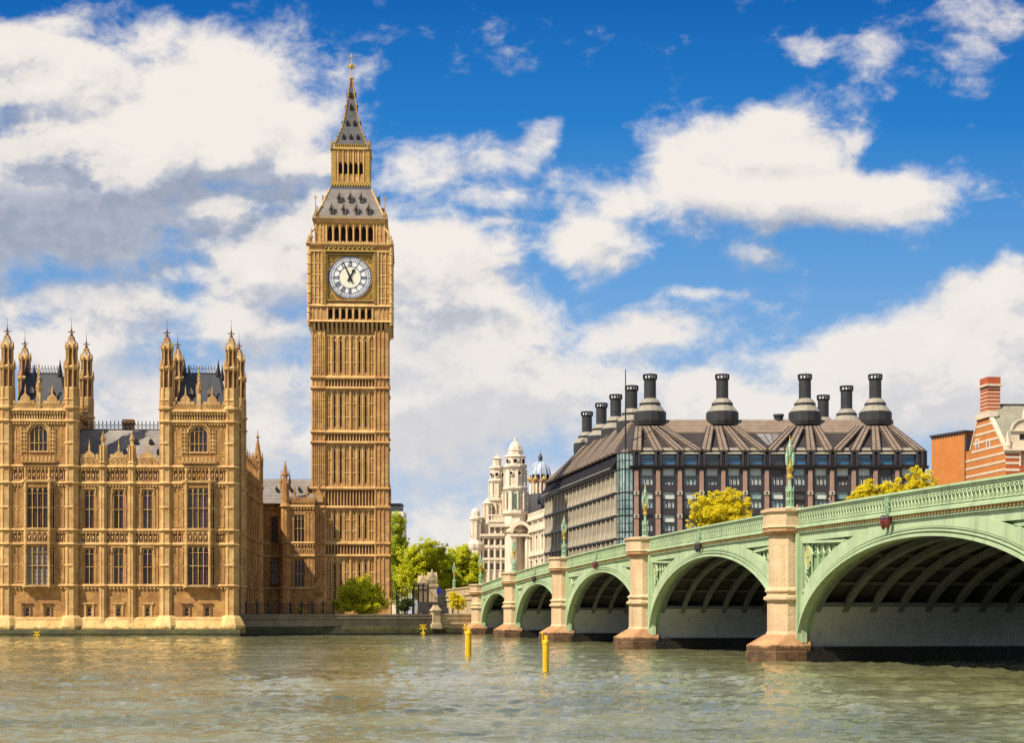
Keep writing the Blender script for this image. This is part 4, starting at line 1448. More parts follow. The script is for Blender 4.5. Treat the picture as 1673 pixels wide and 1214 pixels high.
        for nm, ang, ln, w, tail in (('hour_hand', 28.0, 1.75, 0.30, 0.75), ('minute_hand', -24.0, 3.35, 0.20, 0.95)):
            a = R(ang)
            u = Vector((math.sin(a), math.cos(a)))
            v = Vector((math.cos(a), -math.sin(a)))
            yy = y - (0.02 if nm == 'hour_hand' else 0.08)
            hd = MB(S)

            def pt(f, s_):
                p = u * f + v * s_
                return (p.x, zc + p.y)
            if nm == 'hour_hand':
                pts = [pt(-tail, -0.20), pt(-tail, 0.20), pt(0, 0.13), pt(1.05, 0.13), pt(1.15, 0.34), pt(ln, 0.0), pt(1.15, -0.34), pt(1.05, -0.13), pt(0, -0.13)]
            else:
                pts = [pt(-tail, -0.18), pt(-tail, 0.18), pt(-0.3, 0.12), pt(0, 0.16), pt(ln, 0.04), pt(ln, -0.04), pt(0, -0.16), pt(-0.3, -0.12)]
            hd.prism(pts, yy, yy + 0.05)
            hd.prism([(0.24 * math.cos(i * math.pi / 6), zc + 0.24 * math.sin(i * math.pi / 6)) for i in range(12)], yy - 0.02, yy + 0.051)
            hd.build(nm, M['hand'], face)
    # ---- belfry
    H3 = 6.05
    e3 = H3 - HW
    zE = tz(366, 1)
    bf = MB()
    for k in range(4):
        for mb in (bf, bl, trim, frame_g, op2):
            mb.M = side(k)
        hs = [(-4.10 + i * 1.175 + 0.19, -4.10 + i * 1.175 + 0.98, tz(396, 1), tz(370, 1)) for i in range(7)]
        bf.wall(-H3, H3, zD, zE + 0.8, -e3, 0.7, hs)
        for h in hs:
            bf.arch_fill(h[0], h[1], h[3] - 0.75, h[3], -e3 + 0.1, -e3 + 0.5, 5)
            op2.poly((h[0] - 0.1, -e3 + 0.68, h[2]), (h[1] + 0.1, -e3 + 0.68, h[2]), (h[1] + 0.1, -e3 + 0.68, h[3]), (h[0] - 0.1, -e3 + 0.68, h[3]))
            frame_g.box(h[0] - 0.05, h[1] + 0.05, -e3 - 0.10, -e3 + 0.05, h[2] - 0.35, h[2] - 0.12)
            m_ = (h[0] + h[1]) / 2
            frame_g.prism([(m_ - 0.45, h[3] - 0.1), (m_, h[3] + 0.55), (m_ + 0.45, h[3] - 0.1), (m_ + 0.33, h[3] - 0.1), (m_, h[3] + 0.35), (m_ - 0.33, h[3] - 0.1)], -e3 - 0.1, -e3 + 0.02)
        for i in range(8):
            q = -4.10 + i * 1.175
            trim.tube([(q, -e3 - 0.03, zD), (q, -e3 - 0.03, zE)], 0.13, 6)
        for sg in (-1, 1):
            for q in (4.6, 5.2, 5.9):
                trim.box(sg * q - 0.09, sg * q + 0.09, -e3 - 0.12, -e3 + 0.02, zD, zE)
            for j in range(3):
                trim.box(sg * 4.95 - 0.25, sg * 4.95 + 0.25, -e3 - 0.07, -e3 + 0.02, zD + 1.0 + j, zD + 1.2 + j)
        trim.taper(-H3 - 0.1, H3 + 0.1, -e3 - 0.1, -e3 + 0.3, zE, -H3 - 0.5, H3 + 0.5, -e3 - 0.5, -e3 + 0.3, zE + 0.5)
        dark.M = side(k)
        dark.box(-H3 - 0.5, H3 + 0.5, -e3 - 0.5, -e3 + 0.3, zE + 0.501, zE + 0.75)
        for i in range(36):
            q = -H3 - 0.3 + i * (2 * H3 + 0.6) / 35
            frame_g.box(q - 0.08, q + 0.08, -e3 - 0.46, -e3 - 0.36, zE + 0.75, zE + 1.2)
    bf.M = None
    bf.box(-H3 + 0.75, H3 - 0.75, -e3 + 0.75, 2 * HW + e3 - 0.75, zD, zE + 0.8)
    bf.build('belfry', M['tower_stone'], root)
    d2 = MB()
    for k in range(4):
        d2.M = side(k)
        d2.box(-H3 - 0.5, H3 + 0.5, -e3 - 0.5, -e3 + 0.3, zE + 0.501, zE + 0.75)
    d2.build('cornice', M['stone_dark'], root)
    # ---- lower roof with dormers
    c = HW
    z0, z1 = zE + 0.75, tz(309, 3)
    r0, r1 = H3 + 0.05, 3.65
    rf = MB()
    rf.taper(-r0, r0, c - r0, c + r0, z0, -r1, r1, c - r1, c + r1, z1)
    ro = rf.build('roof', M['iron_roof'], root)
    hip = MB()
    for sx in (-1, 1):
        for sy in (-1, 1):
            hip.tube([(sx * r0, c + sy * r0, z0), (sx * r1, c + sy * r1, z1)], 0.18, 6)
    build_each(hip, 'roof_ridge', M['tower_light'], ro)
    for k in range(4):
        for row, (py, xs) in enumerate(((347, (-3.2, -1.1, 1.1, 3.2)), (326, (-1.9, 0, 1.9)))):
            zz = tz(py + 4, 2)
            f = (zz - z0) / (z1 - z0)
            yy = c - (r0 + (r1 - r0) * f)
            for q in xs:
                dm = MB(side(k))
                dm.prism([(q - 0.34, zz), (q + 0.34, zz), (q + 0.34, zz + 0.75), (q, zz + 1.4), (q - 0.34, zz + 0.75)], yy - 0.30, yy + 1.1)
                dm.bar((q - 0.48, yy - 0.05, zz + 0.6), (q, yy - 0.05, zz + 1.6), 0.7, 0.10)
                dm.bar((q + 0.48, yy - 0.05, zz + 0.6), (q, yy - 0.05, zz + 1.6), 0.7, 0.10)
                dm.lathe(q, yy - 0.3, [(0.06, zz + 1.55), (0.10, zz + 1.75), (0.02, zz + 2.0)], 5)
                do = dm.build('dormer', M['iron_roof'], ro)
                op = MB(side(k))
                op.prism([(q - 0.22, zz + 0.1), (q + 0.22, zz + 0.1), (q + 0.22, zz + 0.62), (q, zz + 1.05), (q - 0.22, zz + 0.62)], yy - 0.32, yy - 0.2)
                op.build('louvre', M['belfry_dark'], do)
    # corner standards of the belfry roof
    for sx in (-1, 1):
        for sy in (-1, 1):
            cs = MB()
            q, yy = sx * (H3 - 0.05), c + sy * (H3 - 0.05)
            pinnacle(cs, q, yy, zE + 0.6, tz(341, 1), 0.30)
            cs.tube([(q, yy, tz(341, 1)), (q, yy, tz(319, 1))], [0.09, 0.04], 5)
            cs.box(q - 0.28, q + 0.28, yy - 0.05, yy + 0.05, tz(325, 1), tz(323, 1))
            cs.build('pinnacle', M['gold_dull'], root)
            cs = MB()
            q, yy = sx * (H3 + 0.65), c + sy * (H3 + 0.65)
            pinnacle(cs, q, yy, zD + 0.1, tz(372, 0), 0.28)
            cs.bar((q, yy, zD + 2.2), (q - sx * 0.7, yy - sy * 0.7, zD + 3.2), 0.25)
            cs.build('pinnacle', M['tower_light'], root)
    # ---- lantern stage
    zL0, zL1 = tz(300, 3), tz(246, 4)
    fl = MB()
    fl.taper(-r1, r1, c - r1, c + r1, z1 + 0.001, -3.25, 3.25, c - 3.25, c + 3.25, zL0)
    fl.build('lantern_roof', M['slate'], root)
    H4 = 3.30
    ln = MB()
    for k in range(4):
        for mb in (ln, bl, trim, frame_g, op3):
            mb.M = Matrix.Translation((0, c, 0)) @ Matrix.Rotation(k * math.pi / 2, 4, 'Z')
        hs = [(-2.25 + i * 0.9 + 0.12, -2.25 + i * 0.9 + 0.78, tz(290, 4), tz(266, 4)) for i in range(5)]
        ln.wall(-H4, H4, zL0, zL1, -H4, 0.45, hs)
        for h in hs:
            ln.arch_fill(h[0], h[1], h[3] - 0.7, h[3], -H4 + 0.05, -H4 + 0.4, 5)
            op3.poly((h[0], -H4 + 0.40, h[2]), (h[1], -H4 + 0.40, h[2]), (h[1], -H4 + 0.40, h[3]), (h[0], -H4 + 0.40, h[3]))
            frame_g.box(h[0], h[1], -H4 + 0.1, -H4 + 0.2, h[2], h[2] + 0.5)
        for i in range(11):
            q = -2.25 + i * 0.45
            frame_g.box(q - 0.05, q + 0.05, -H4 - 0.10, -H4 + 0.02, tz(264, 4), zL1)
        for i in range(6):
            q = -2.25 + i * 0.9
            trim.box(q - 0.1, q + 0.1, -H4 - 0.14, -H4 + 0.02, zL0, zL1)
        for sg in (-1, 1):
            frame_g.box(sg * 2.95 - 0.35, sg * 2.95 + 0.35, -H4 - 0.12, -H4 + 0.01, zL0 + 0.4, zL1 - 0.2)
        frame_g.box(-H4 - 0.2, H4 + 0.2, -H4 - 0.22, -H4 + 0.2, zL0 - 0.1, zL0 + 0.35)
        for i in range(16):
            q = -H4 + i * (2 * H4) / 15
            frame_g.prism([(q - 0.18, zL0 - 0.1), (q, zL0 - 0.6), (q + 0.18, zL0 - 0.1)], -H4 - 0.22, -H4)
        trim.box(-H4 - 0.28, H4 + 0.28, -H4 - 0.28, -H4 + 0.3, zL1, zL1 + 0.4)
        for i in range(22):
            q = -H4 - 0.1 + i * (2 * H4 + 0.2) / 21
            frame_g.box(q - 0.07, q + 0.07, -H4 - 0.22, -H4 - 0.14, zL1 + 0.4, zL1 + 1.0)
    for mb in (trim, frame_g, bl):
        mb.M = None
    ln.M = None
    ln.box(-H4 + 0.5, H4 - 0.5, c - H4 + 0.5, c + H4 - 0.5, zL0, zL1)
    ln.build('lantern', M['tower_stone'], root)
    trim.build('string_course', M['tower_light'], root)
    frame_g.build('gilded_ornament', M['gold_dull'], root)
    bl.build('lattice', M['belfry_dark'], root)
    build_each(op1, 'arcade_window', M['belfry_dark'], root)
    build_each(op2, 'belfry_opening', M['belfry_dark'], root)
    build_each(op3, 'lantern_opening', M['belfry_dark'], root)
    # ---- spire
    S2 = lambda px: px / 9.2
    prof = [(241, 25.5), (233, 22.5), (222, 19), (208, 14), (195, 11.2), (180, 8.8), (165, 6.6), (150, 4.6), (138, 3.0), (128, 1.9)]
    sp = MB()
    sp.lathe(0, c, [(S2(r) * 1.414, tz(py, 6)) for py, r in prof], 4, math.pi / 4)
    so = sp.build('spire', M['spire_grey'], root)
    hp = MB()
    for sx in (-1, 1):
        for sy in (-1, 1):
            hp.tube([(sx * S2(r), c + sy * S2(r), tz(py, 6)) for py, r in prof], 0.12, 5)
            for a, b in zip(prof[:-1], prof[1:]):
                for f in (0.0, 0.5):
                    r, z = a[1] + (b[1] - a[1]) * f, tz(a[0] + (b[0] - a[0]) * f, 6)
                    hp.box(sx * S2(r) - 0.13, sx * S2(r) + 0.13, c + sy * S2(r) - 0.13, c + sy * S2(r) + 0.13, z, z + 0.28)
    hp.build('spire_ridge', M['gold_dull'], so)
    for k in range(4):
        for py, n, r in ((229, 3, 21.0), (204, 2, 13.3), (176, 1, 8.4), (156, 1, 5.6)):
            for i in range(n):
                q = (i - (n - 1) / 2) * 1.25
                zz = tz(py + 3, 6)
                dm = MB(Matrix.Translation((0, c, 0)) @ Matrix.Rotation(k * math.pi / 2, 4, 'Z'))
                yy = -S2(r)
                dm.prism([(q - 0.28, zz), (q + 0.28, zz), (q + 0.28, zz + 0.45), (q, zz + 1.0), (q - 0.28, zz + 0.45)], yy - 0.25, yy + 0.5)
                dm.build('spire_light', M['belfry_dark'], so)
    for sx in (-1, 1):
        for sy in (-1, 1):
            cs = MB()
            q, yy = sx * 3.2, c + sy * 3.2
            pinnacle(cs, q, yy, zL1 + 0.4, tz(228, 4), 0.26)
            cs.build('pinnacle', M['gold_dull'], root)
    fz = lambda py: tz(py, 6.5)
    fn = MB()
    fn.lathe(0, c, [(0.30, fz(129)), (0.45, fz(127.5)), (0.14, fz(125)), (0.12, fz(113)), (0.36, fz(110.5)), (0.46, fz(108)), (0.30, fz(105)), (0.10, fz(103)), (0.09, fz(95)), (0.28, fz(93)), (0.26, fz(90.5)), (0.06, fz(89)), (0.03, fz(86))], 8)
    for d in ((1, 0), (0, 1)):
        fn.box(-0.62 * d[0] - 0.06, 0.62 * d[0] + 0.06, c - 0.62 * d[1] - 0.06, c + 0.62 * d[1] + 0.06, fz(108.6), fz(107.2))
        for sg in (-1, 1):
            fn.lathe(sg * 0.62 * d[0], c + sg * 0.62 * d[1], [(0.02, fz(110.5)), (0.2, fz(108)), (0.02, fz(105))], 5)
    fn.build('finial', M['gold'], so)
    return root


make_clock_tower()


# ------------------------------------------------------------------ the green iron bridge
TH = math.atan((CX - 404.0) / F)                          # the bridge runs away towards photo column 404
BF = Frame(-4.38, 248.6, -(math.pi / 2 - TH))              # local x: from the far bank towards us, y: across the deck
SPR = [0.0, 32.0, 66.8, 104.8, 144.4, 184.6]
SPAN = [29.0, 31.8, 35.0, 36.6, 37.2, 31.8]
CROWN = [6.05, 6.76, 7.28, 7.50, 7.15, 6.76]
ZS = 0.97
WID = 25.7
PIERS = [-1.52, 30.5, 65.3, 103.3, 142.9, 183.1]


def HB(s):                                                # top of the parapet
    return 9.85 - 0.000148 * (s - 124.6) ** 2 if s > 0 else 7.55


M['green'] = material('pale_green_paint', (0.455, 0.575, 0.345), 0.5, 0.22, 0.35, streak=0.46, spec=0.4, bump=0.12, bscale=6, patch=(2.4, 1.6, 0.22, (0.33, 0.43, 0.20)))
M['green_dark'] = material('recess_shade_green', (0.22, 0.36, 0.165), 0.45, 0.25, 0.5, streak=0.3, spec=0.45)  # same green paint, darkened for shade in the recessed panels
M['green_shade'] = material('shade_green', (0.075, 0.125, 0.06), 0.5, 0.3, 0.6)  # dark green standing in for shade in grooves and lattice holes
M['shield_gold'] = material('greenish_gilt', (0.55, 0.44, 0.12), 0.5, 0.3, 2.0)
M['lamp_green'] = material('lamp_green_paint', (0.33, 0.50, 0.30), 0.4, 0.2, 1.5, spec=0.5)
M['rib_grey'] = material('grey_green_ironwork', (0.18, 0.19, 0.165), 0.6, 0.35, 0.6, streak=0.4)
M['soffit'] = material('dark_soffit', (0.055, 0.055, 0.050), 0.8, 0.3, 0.6)  # even dark colour for the surface above the ribs
M['pier_wall'] = material('grey_pier_wall', (0.40, 0.42, 0.38), 0.7, 0.2, 0.25, streak=0.35, joints=(0.9, 0.03, 0.35))
M['granite'] = material('warm_granite', (0.62, 0.475, 0.285), 0.8, 0.22, 0.35, color2=(0.55, 0.37, 0.21), bump=0.4, bscale=4, streak=0.45, patch=(1.1, 0.75, 0.35, (0.46, 0.31, 0.17)), joints=(0.75, 0.03, 0.5))
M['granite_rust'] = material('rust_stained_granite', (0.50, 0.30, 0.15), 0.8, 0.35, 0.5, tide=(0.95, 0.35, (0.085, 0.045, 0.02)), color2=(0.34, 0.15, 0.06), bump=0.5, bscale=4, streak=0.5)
M['pier_foot'] = material('wet_brown_pier_foot', (0.20, 0.105, 0.045), 0.7, 0.6, 0.9, color2=(0.028, 0.022, 0.015), bump=0.9, bscale=3, streak=0.8)
M['dentil'] = material('brown_gilded_dentils', (0.17, 0.085, 0.035), 0.6, 0.3, 1.0)
M['lantern_glass'] = material('green_lantern_glass', (0.42, 0.58, 0.45), 0.2, 0.15, 1.5, spec=0.6)
M['red_lamp'] = material('red_signal_lamp', (0.17, 0.030, 0.026), 0.35, 0.3, 2.0, spec=0.5)
M['lamp_black'] = material('dull_dark_signal_lamp', (0.055, 0.045, 0.045), 0.5, 0.3, 2.0)


def ell(k, t, off=0.0):
    """point on arch k (t from 0 to pi), pushed outwards by off"""
    a, b = SPAN[k] / 2, CROWN[k] - ZS
    x = SPR[k] + a - a * math.cos(t)
    z = ZS + b * math.sin(t)
    nx, nz = -math.cos(t) / a, math.sin(t) / b
    l = math.hypot(nx, nz)
    return x + off * nx / l, z + off * nz / l


def curve_box(mb, s0, s1, y0, y1, d0, d1, step=1.6):
    """bar following the parapet line: heights are measured from the parapet top"""
    n = max(1, round((s1 - s0) / step))
    ss = [s0 + (s1 - s0) * i / n for i in range(n + 1)]
    mb.band([(s, HB(s) + d0) for s in ss], [(s, HB(s) + d1) for s in ss], y0, y1)


def loft(mb, rings):
    n = len(rings[0][0])
    vs, fs = [], []
    for pts, z in rings:
        vs += [(x, y, z) for x, y in pts]
    for j in range(len(rings) - 1):
        for i in range(n):
            i2 = (i + 1) % n
            fs.append((j * n + i, j * n + i2, (j + 1) * n + i2, (j + 1) * n + i))
    fs += [tuple(range(n - 1, -1, -1)), tuple((len(rings) - 1) * n + i for i in range(n))]
    return mb.add(vs, fs)


def nose(c, hw, pr, ch, yb=0.6):
    return [(c - hw, yb), (c + hw, yb), (c + hw, -pr + ch), (c + hw - ch, -pr), (c - hw + ch, -pr), (c - hw, -pr + ch)]


def make_bridge():
    root = thing('arch_bridge', 'pale green iron arch bridge on granite piers crossing the river', 'bridge', BF.loc, BF.a)
    N = 44
    for k in range(6):
        s0, s1 = SPR[k], SPR[k] + SPAN[k]
        ts = [math.pi * i / N for i in range(N + 1)]
        # spandrel wall (recessed ground of the panels)
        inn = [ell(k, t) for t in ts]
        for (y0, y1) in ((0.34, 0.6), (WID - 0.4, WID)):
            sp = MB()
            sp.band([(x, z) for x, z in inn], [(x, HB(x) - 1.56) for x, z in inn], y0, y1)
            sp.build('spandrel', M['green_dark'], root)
        # arch ring: broad flat band, with edge rolls
        ring = MB()
        o = [ell(k, t, 1.20) for t in ts]
        o = [(x, min(z, HB(x) - 1.575)) for x, z in o]
        ring.band([ell(k, t, 0.0) for t in ts], o, -0.03, 0.33)
        ring.band([ell(k, t, -0.02) for t in ts], [ell(k, t, 0.14) for t in ts], -0.22, 0.0)
        ring.band([ell(k, t, 0.24) for t in ts], [ell(k, t, 0.34) for t in ts], -0.15, 0.0)
        ring.band([ell(k, t, 0.42) for t in ts], [ell(k, t, 0.47) for t in ts], -0.09, 0.0)
        ro = ring.build('arch_ring', M['green'], root)
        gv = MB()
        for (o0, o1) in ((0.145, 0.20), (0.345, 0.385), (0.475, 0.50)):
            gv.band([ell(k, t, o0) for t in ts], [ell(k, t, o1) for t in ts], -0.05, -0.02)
        gv.build('groove_shade', M['green_shade'], ro)  # thin dark strips paint groove shade between the ring mouldings
        # top strip and side strips framing the panels, and their inner mouldings
        fr = MB()
        curve_box(fr, s0 - 0.1, s1 + 0.1, 0.0, 0.35, -2.10, -1.55)
        for sg, e in ((1, s0), (-1, s1)):
            a, b = sorted((e - sg * 0.15, e + sg * 0.36))
            fr.box(a, b, 0.012, 0.36, 1.2, HB(e) - 2.0)
            a, b = sorted((e - sg * 0.10, e + sg * 0.22))
            fr.box(a, b, -0.26, 0.011, 1.0, HB(e) - 1.57)
        # boundary of each triangular panel
        for sg, e in ((1, s0), (-1, s1)):
            pts = []
            for i in range(1, N // 2):
                t = math.pi * i / N if sg > 0 else math.pi - math.pi * i / N
                x, z = ell(k, t, 1.25)
                if (x - e) * sg > 0.40 and z < HB(x) - 2.16:
                    pts.append((x, z))
            if len(pts) < 3:
                continue
            xa = e + sg * 0.42
            top = HB(xa) - 2.14
            loop = [(xa, pts[0][1])] + pts + [(xa, top)]
            for p, q in zip(loop, loop[1:] + loop[:1]):
                fr.bar((p[0], 0.04, p[1]), (q[0], 0.04, q[1]), 0.12, 0.16)
                fr.bar((p[0] * 0.97 + xa * 0.03 + sg * 0.05, 0.18, p[1] + 0.02), (q[0] * 0.97 + xa * 0.03 + sg * 0.05, 0.18, q[1] + 0.02), 0.10, 0.10)
            # tracery with a gilded oval shield
            tr = MB()
            tipx = pts[-1][0]
            h = top - pts[0][1]
            r0 = min(0.62, h * 0.20)
            cx0 = xa + sg * (r0 + 0.18)
            for j in range(7):
                x = xa + sg * (0.30 + j * abs(tipx - xa) / 7.5)
                zr = min([z for (px_, z) in pts if abs(px_ - x) < 1.4] or [top])
                hh = top - zr
                if hh > 0.5:
                    rr = min(hh * 0.30, 0.38)
                    tr.ring(x + sg * rr, top - rr - 0.08, rr, 0.055, 0.20, 12)
                    if hh > 1.4:
                        tr.bar((x, 0.2, top), (x, 0.2, zr + 0.2), 0.07)
            for j in range(3):
                zz = top - 1.75 - j * 0.75
                if zz > pts[0][1] + 0.5:
                    tr.ring(xa + sg * 0.42, zz, 0.26, 0.05, 0.20, 10)
            tr.build('tracery', M['green'], root)
            sh = MB()
            ov = [(cx0 + r0 * 0.62 * math.cos(i * math.pi / 8), top - 0.95 + r0 * 1.15 * math.sin(i * math.pi / 8)) for i in range(16)]
            sh.prism(ov, 0.10, 0.30)
            so = sh.build('shield', M['shield_gold'], root)
            s2 = MB()
            s2.ring(cx0, top - 0.95, r0 * 0.78, 0.07, 0.14, 16, r0 * 1.32)
            s2.bar((cx0, 0.08, top - 0.95 - r0), (cx0, 0.08, top - 0.95 + r0), 0.07)
            s2.bar((cx0 - r0 * 0.5, 0.08, top - 0.95), (cx0 + r0 * 0.5, 0.08, top - 0.95), 0.07)
            s2.build('shield_rim', M['green'], so)
        fr.build('spandrel_frame', M['green'], root)
        # inside of the arch: plated haunches, dark soffit, ribs and purlins
        a, b = SPAN[k] / 2, CROWN[k] - ZS
        t36 = math.asin(min(0.9, 2.55 / b))
        sf, pu = MB(), MB()
        for (t0, t1) in ((0, t36), (math.pi - t36, math.pi)):
            n = 10
            hn = MB()
            P_ = [ell(k, t0 + (t1 - t0) * i / n, 0.03) for i in range(n + 1)]
            for p, q in zip(P_[:-1], P_[1:]):
                hn.poly((p[0], 0.5, p[1]), (q[0], 0.5, q[1]), (q[0], WID - 0.5, q[1]), (p[0], WID - 0.5, p[1]))
            hn.build('pier_wall', M['pier_wall'], root)
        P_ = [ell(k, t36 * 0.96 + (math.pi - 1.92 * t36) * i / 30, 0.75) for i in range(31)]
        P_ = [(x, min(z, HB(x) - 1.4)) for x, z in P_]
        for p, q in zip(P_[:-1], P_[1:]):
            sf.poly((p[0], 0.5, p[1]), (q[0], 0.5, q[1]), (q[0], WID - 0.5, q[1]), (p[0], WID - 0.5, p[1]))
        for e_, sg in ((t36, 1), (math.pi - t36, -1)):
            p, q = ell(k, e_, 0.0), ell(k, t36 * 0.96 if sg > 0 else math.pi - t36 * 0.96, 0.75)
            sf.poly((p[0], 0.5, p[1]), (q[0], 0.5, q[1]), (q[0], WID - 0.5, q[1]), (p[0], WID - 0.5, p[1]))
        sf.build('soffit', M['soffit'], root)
        for j in range(14):
            yr = 0.75 + j * (WID - 1.7) / 13
            rb = MB()
            tt = [t36 * 0.85 + (math.pi - 1.7 * t36) * i / 30 for i in range(31)]
            rb.band([ell(k, t, 0.02) for t in tt], [ell(k, t, 0.42) for t in tt], yr - 0.12, yr + 0.12)
            rb.band([ell(k, t, 0.0) for t in tt], [ell(k, t, 0.08) for t in tt], yr - 0.20, yr + 0.20)
            rb.build('rib', M['rib_grey'], root)
        for i in range(1, 13):
            t = t36 + (math.pi - 2 * t36) * i / 13
            x, z = ell(k, t, 0.55)
            pu.bar((x, 0.6, z), (x, WID - 0.6, z), 0.13, 0.20)
        for e_ in (t36 * 1.02, math.pi - t36 * 1.02):
            x, z = ell(k, e_, 0.12)
            pu.bar((x, 0.6, z), (x, WID - 0.6, z), 0.22, 0.22)
        build_each(pu, 'cross_beam', M['rib_grey'], root)
        # parapet: cornice, dentils, pierced panel and rail
        for y0, sgn in ((0.0, -1), (WID, 1)):
            pr, dn, lt = MB(), MB(), MB()
            def yy(a_, b_):
                return sorted((y0 + sgn * a_, y0 + sgn * b_))
            curve_box(pr, s0 - 2.9, s1 + 0.1, *yy(-0.35, 0.16), -1.552, -1.44)
            curve_box(pr, s0 - 2.9, s1 + 0.1, *yy(-0.35, 0.34), -1.27, -1.14)
            curve_box(pr, s0 - 2.9, s1 + 0.1, *yy(-0.35, 0.22), -1.14, -1.04)
            curve_box(pr, s0 - 2.9, s1 + 0.1, *yy(-0.10, 0.04), -1.04, -0.12)
            curve_box(pr, s0 - 2.9, s1 + 0.1, *yy(-0.12, 0.16), -0.98, -0.88)
            curve_box(pr, s0 - 2.9, s1 + 0.1, *yy(-0.20, 0.20), -0.26, -0.12)
            curve_box(pr, s0 - 2.9, s1 + 0.1, *yy(-0.25, 0.30), -0.12, 0.0)
            po = pr.build('parapet', M['green'], root)
            curve_box(dn, s0 - 2.9, s1 + 0.1, *yy(-0.3, 0.08), -1.44, -1.27)
            dn.build('cornice_band', M['dentil'], po)
            if sgn < 0:
                dt = MB()
                s = s0 - 2.8
                while s < s1:
                    z = HB(s)
                    dt.box(s, s + 0.20, -0.24, -0.02, z - 1.43, z - 1.275)
                    s += 0.40
                dt.build('cornice_moulding', M['tower_light'], po)['kind'] = 'stuff'
                s = s0 - 2.75
                i = 0
                while s < s1:
                    z = HB(s)
                    lt.ring(s + 0.23, z - 0.55, 0.20, 0.035, -0.14, 8, 0.24)
                    lt.box(s - 0.03, s + 0.03, -0.17, -0.03, z - 0.88, z - 0.26)
                    lt.bar((s + 0.03, -0.13, z - 0.30), (s + 0.23, -0.13, z - 0.55), 0.04)
                    lt.bar((s + 0.43, -0.13, z - 0.30), (s + 0.23, -0.13, z - 0.55), 0.04)
                    lt.box(s + 0.17, s + 0.29, -0.20, -0.03, z - 0.86, z - 0.79)
                    s += 0.46
                lt.build('lattice', M['green'], po)
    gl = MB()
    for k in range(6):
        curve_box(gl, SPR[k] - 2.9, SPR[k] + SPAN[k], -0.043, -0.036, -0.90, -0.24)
    gl.build('lattice_backing', M['green_shade'], root)  # dark sheet paints the shaded holes of the pierced parapet
    # piers
    for j, c in enumerate(PIERS):
        H = HB(max(c, 0.1))
        p = MB()
        hw, pr = 1.36, 1.48
        loft(p, [(nose(c, hw + 0.12, pr + 0.12, 0.75), 1.60), (nose(c, hw, pr, 0.72), 1.95), (nose(c, hw, pr, 0.72), 3.85), (nose(c, hw + 0.20, pr + 0.20, 0.76), 3.98), (nose(c, hw + 0.20, pr + 0.20, 0.76), 4.15),
                 (nose(c, hw + 0.02, pr + 0.02, 0.72), 4.24), (nose(c, hw + 0.02, pr + 0.02, 0.72), 4.42), (nose(c, hw + 0.12, pr + 0.12, 0.74), 4.50), (nose(c, hw + 0.12, pr + 0.12, 0.74), 4.62),
                 (nose(c, hw - 0.08, pr - 0.08, 0.70), 4.78), (nose(c, hw - 0.08, pr - 0.08, 0.70), H - 1.50)])
        po = p.build('pier', M['granite'], root)
        cp = MB()
        loft(cp, [(nose(c, hw + 0.02, pr + 0.02, 0.70), H - 1.499), (nose(c, hw + 0.30, pr + 0.30, 0.78), H - 1.15), (nose(c, hw + 0.22, pr + 0.22, 0.76), H - 1.05), (nose(c, hw + 0.22, pr + 0.22, 0.76), H - 0.25),
                  (nose(c, hw + 0.36, pr + 0.36, 0.8), H - 0.15), (nose(c, hw + 0.36, pr + 0.36, 0.8), H + 0.02), (nose(c, hw + 0.16, pr + 0.16, 0.75), H + 0.08)])
        cp.build('pier_cap', M['granite'], po)
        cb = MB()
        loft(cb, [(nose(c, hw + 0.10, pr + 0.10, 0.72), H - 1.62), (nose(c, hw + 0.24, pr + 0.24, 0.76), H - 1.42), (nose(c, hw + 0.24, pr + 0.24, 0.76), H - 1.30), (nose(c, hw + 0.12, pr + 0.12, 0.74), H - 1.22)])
        cb.build('cap_moulding', M['granite_rust'], po)  # its brown also paints in the shadow under the cap
        sk = MB()
        loft(sk, [(nose(c, hw + 0.55, pr + 1.35, 1.1), 0.55), (nose(c, hw + 0.55, pr + 1.35, 1.1), 1.02), (nose(c, hw + 0.14, pr + 0.14, 0.74), 1.72)])
        sk.build('cutwater', M['granite_rust'], po)
        bs = MB()
        loft(bs, [(nose(c, hw + 0.62, pr + 1.42, 1.15, 0.3), -1.5), (nose(c, hw + 0.62, pr + 1.42, 1.15, 0.3), 0.62), (nose(c, hw + 0.50, pr + 1.30, 1.1, 0.3), 0.72)])
        MB().box(c - hw - 0.62, c + hw + 0.62, 0.302, WID + 1, -1.5, 0.70).build('body_footing', M['tide'], po)  # footing under the arch coloured darker than the nose footing
        bs.build('footing', M['pier_foot'], po)
        bd = MB()
        bd.box(c - 1.46, c + 1.46, 0.62, WID - 0.1, 0.5, H - 1.5)
        bd.build('pier_body', M['pier_wall'], po)
        ldg = MB()
        ldg.box(c - 1.75, c + 1.75, 0.7, WID - 0.2, 0.72, 0.95)
        ldg.build('ledge', M['tide'], po)
    # deck and footways
    dk = MB()
    curve_box(dk, -60, 212, 0.3, WID - 0.3, -1.60, -1.22, 3.0)
    dk.build('deck', M['asphalt'], root)
    pv = MB()
    curve_box(pv, -60, 212, 0.36, 4.4, -1.219, -1.08, 3.0)
    pv.build('footway', M['ground'], root)
    # approach with pale stone parapet, on solid walls
    ap = MB()
    ap.box(-70, -2.9, 0.05, 0.5, 5.4, 7.30)
    ap.box(-70, -2.9, -0.10, 0.62, 7.30, 7.55)
    ap.box(-70, -2.9, -0.12, 0.30, 6.15, 6.40)
    for i in range(26):
        ap.box(-69.5 + i * 2.6, -68.7 + i * 2.6, -0.02, 0.3, 6.40, 7.30)
    ap.build('approach_parapet', M['quay_light'], root)
    aw = MB()
    aw.box(-70, -1.5, 0.2, WID, -0.5, 5.6)
    aw.build('abutment', M['quay_light'], root)
    return root


make_bridge()


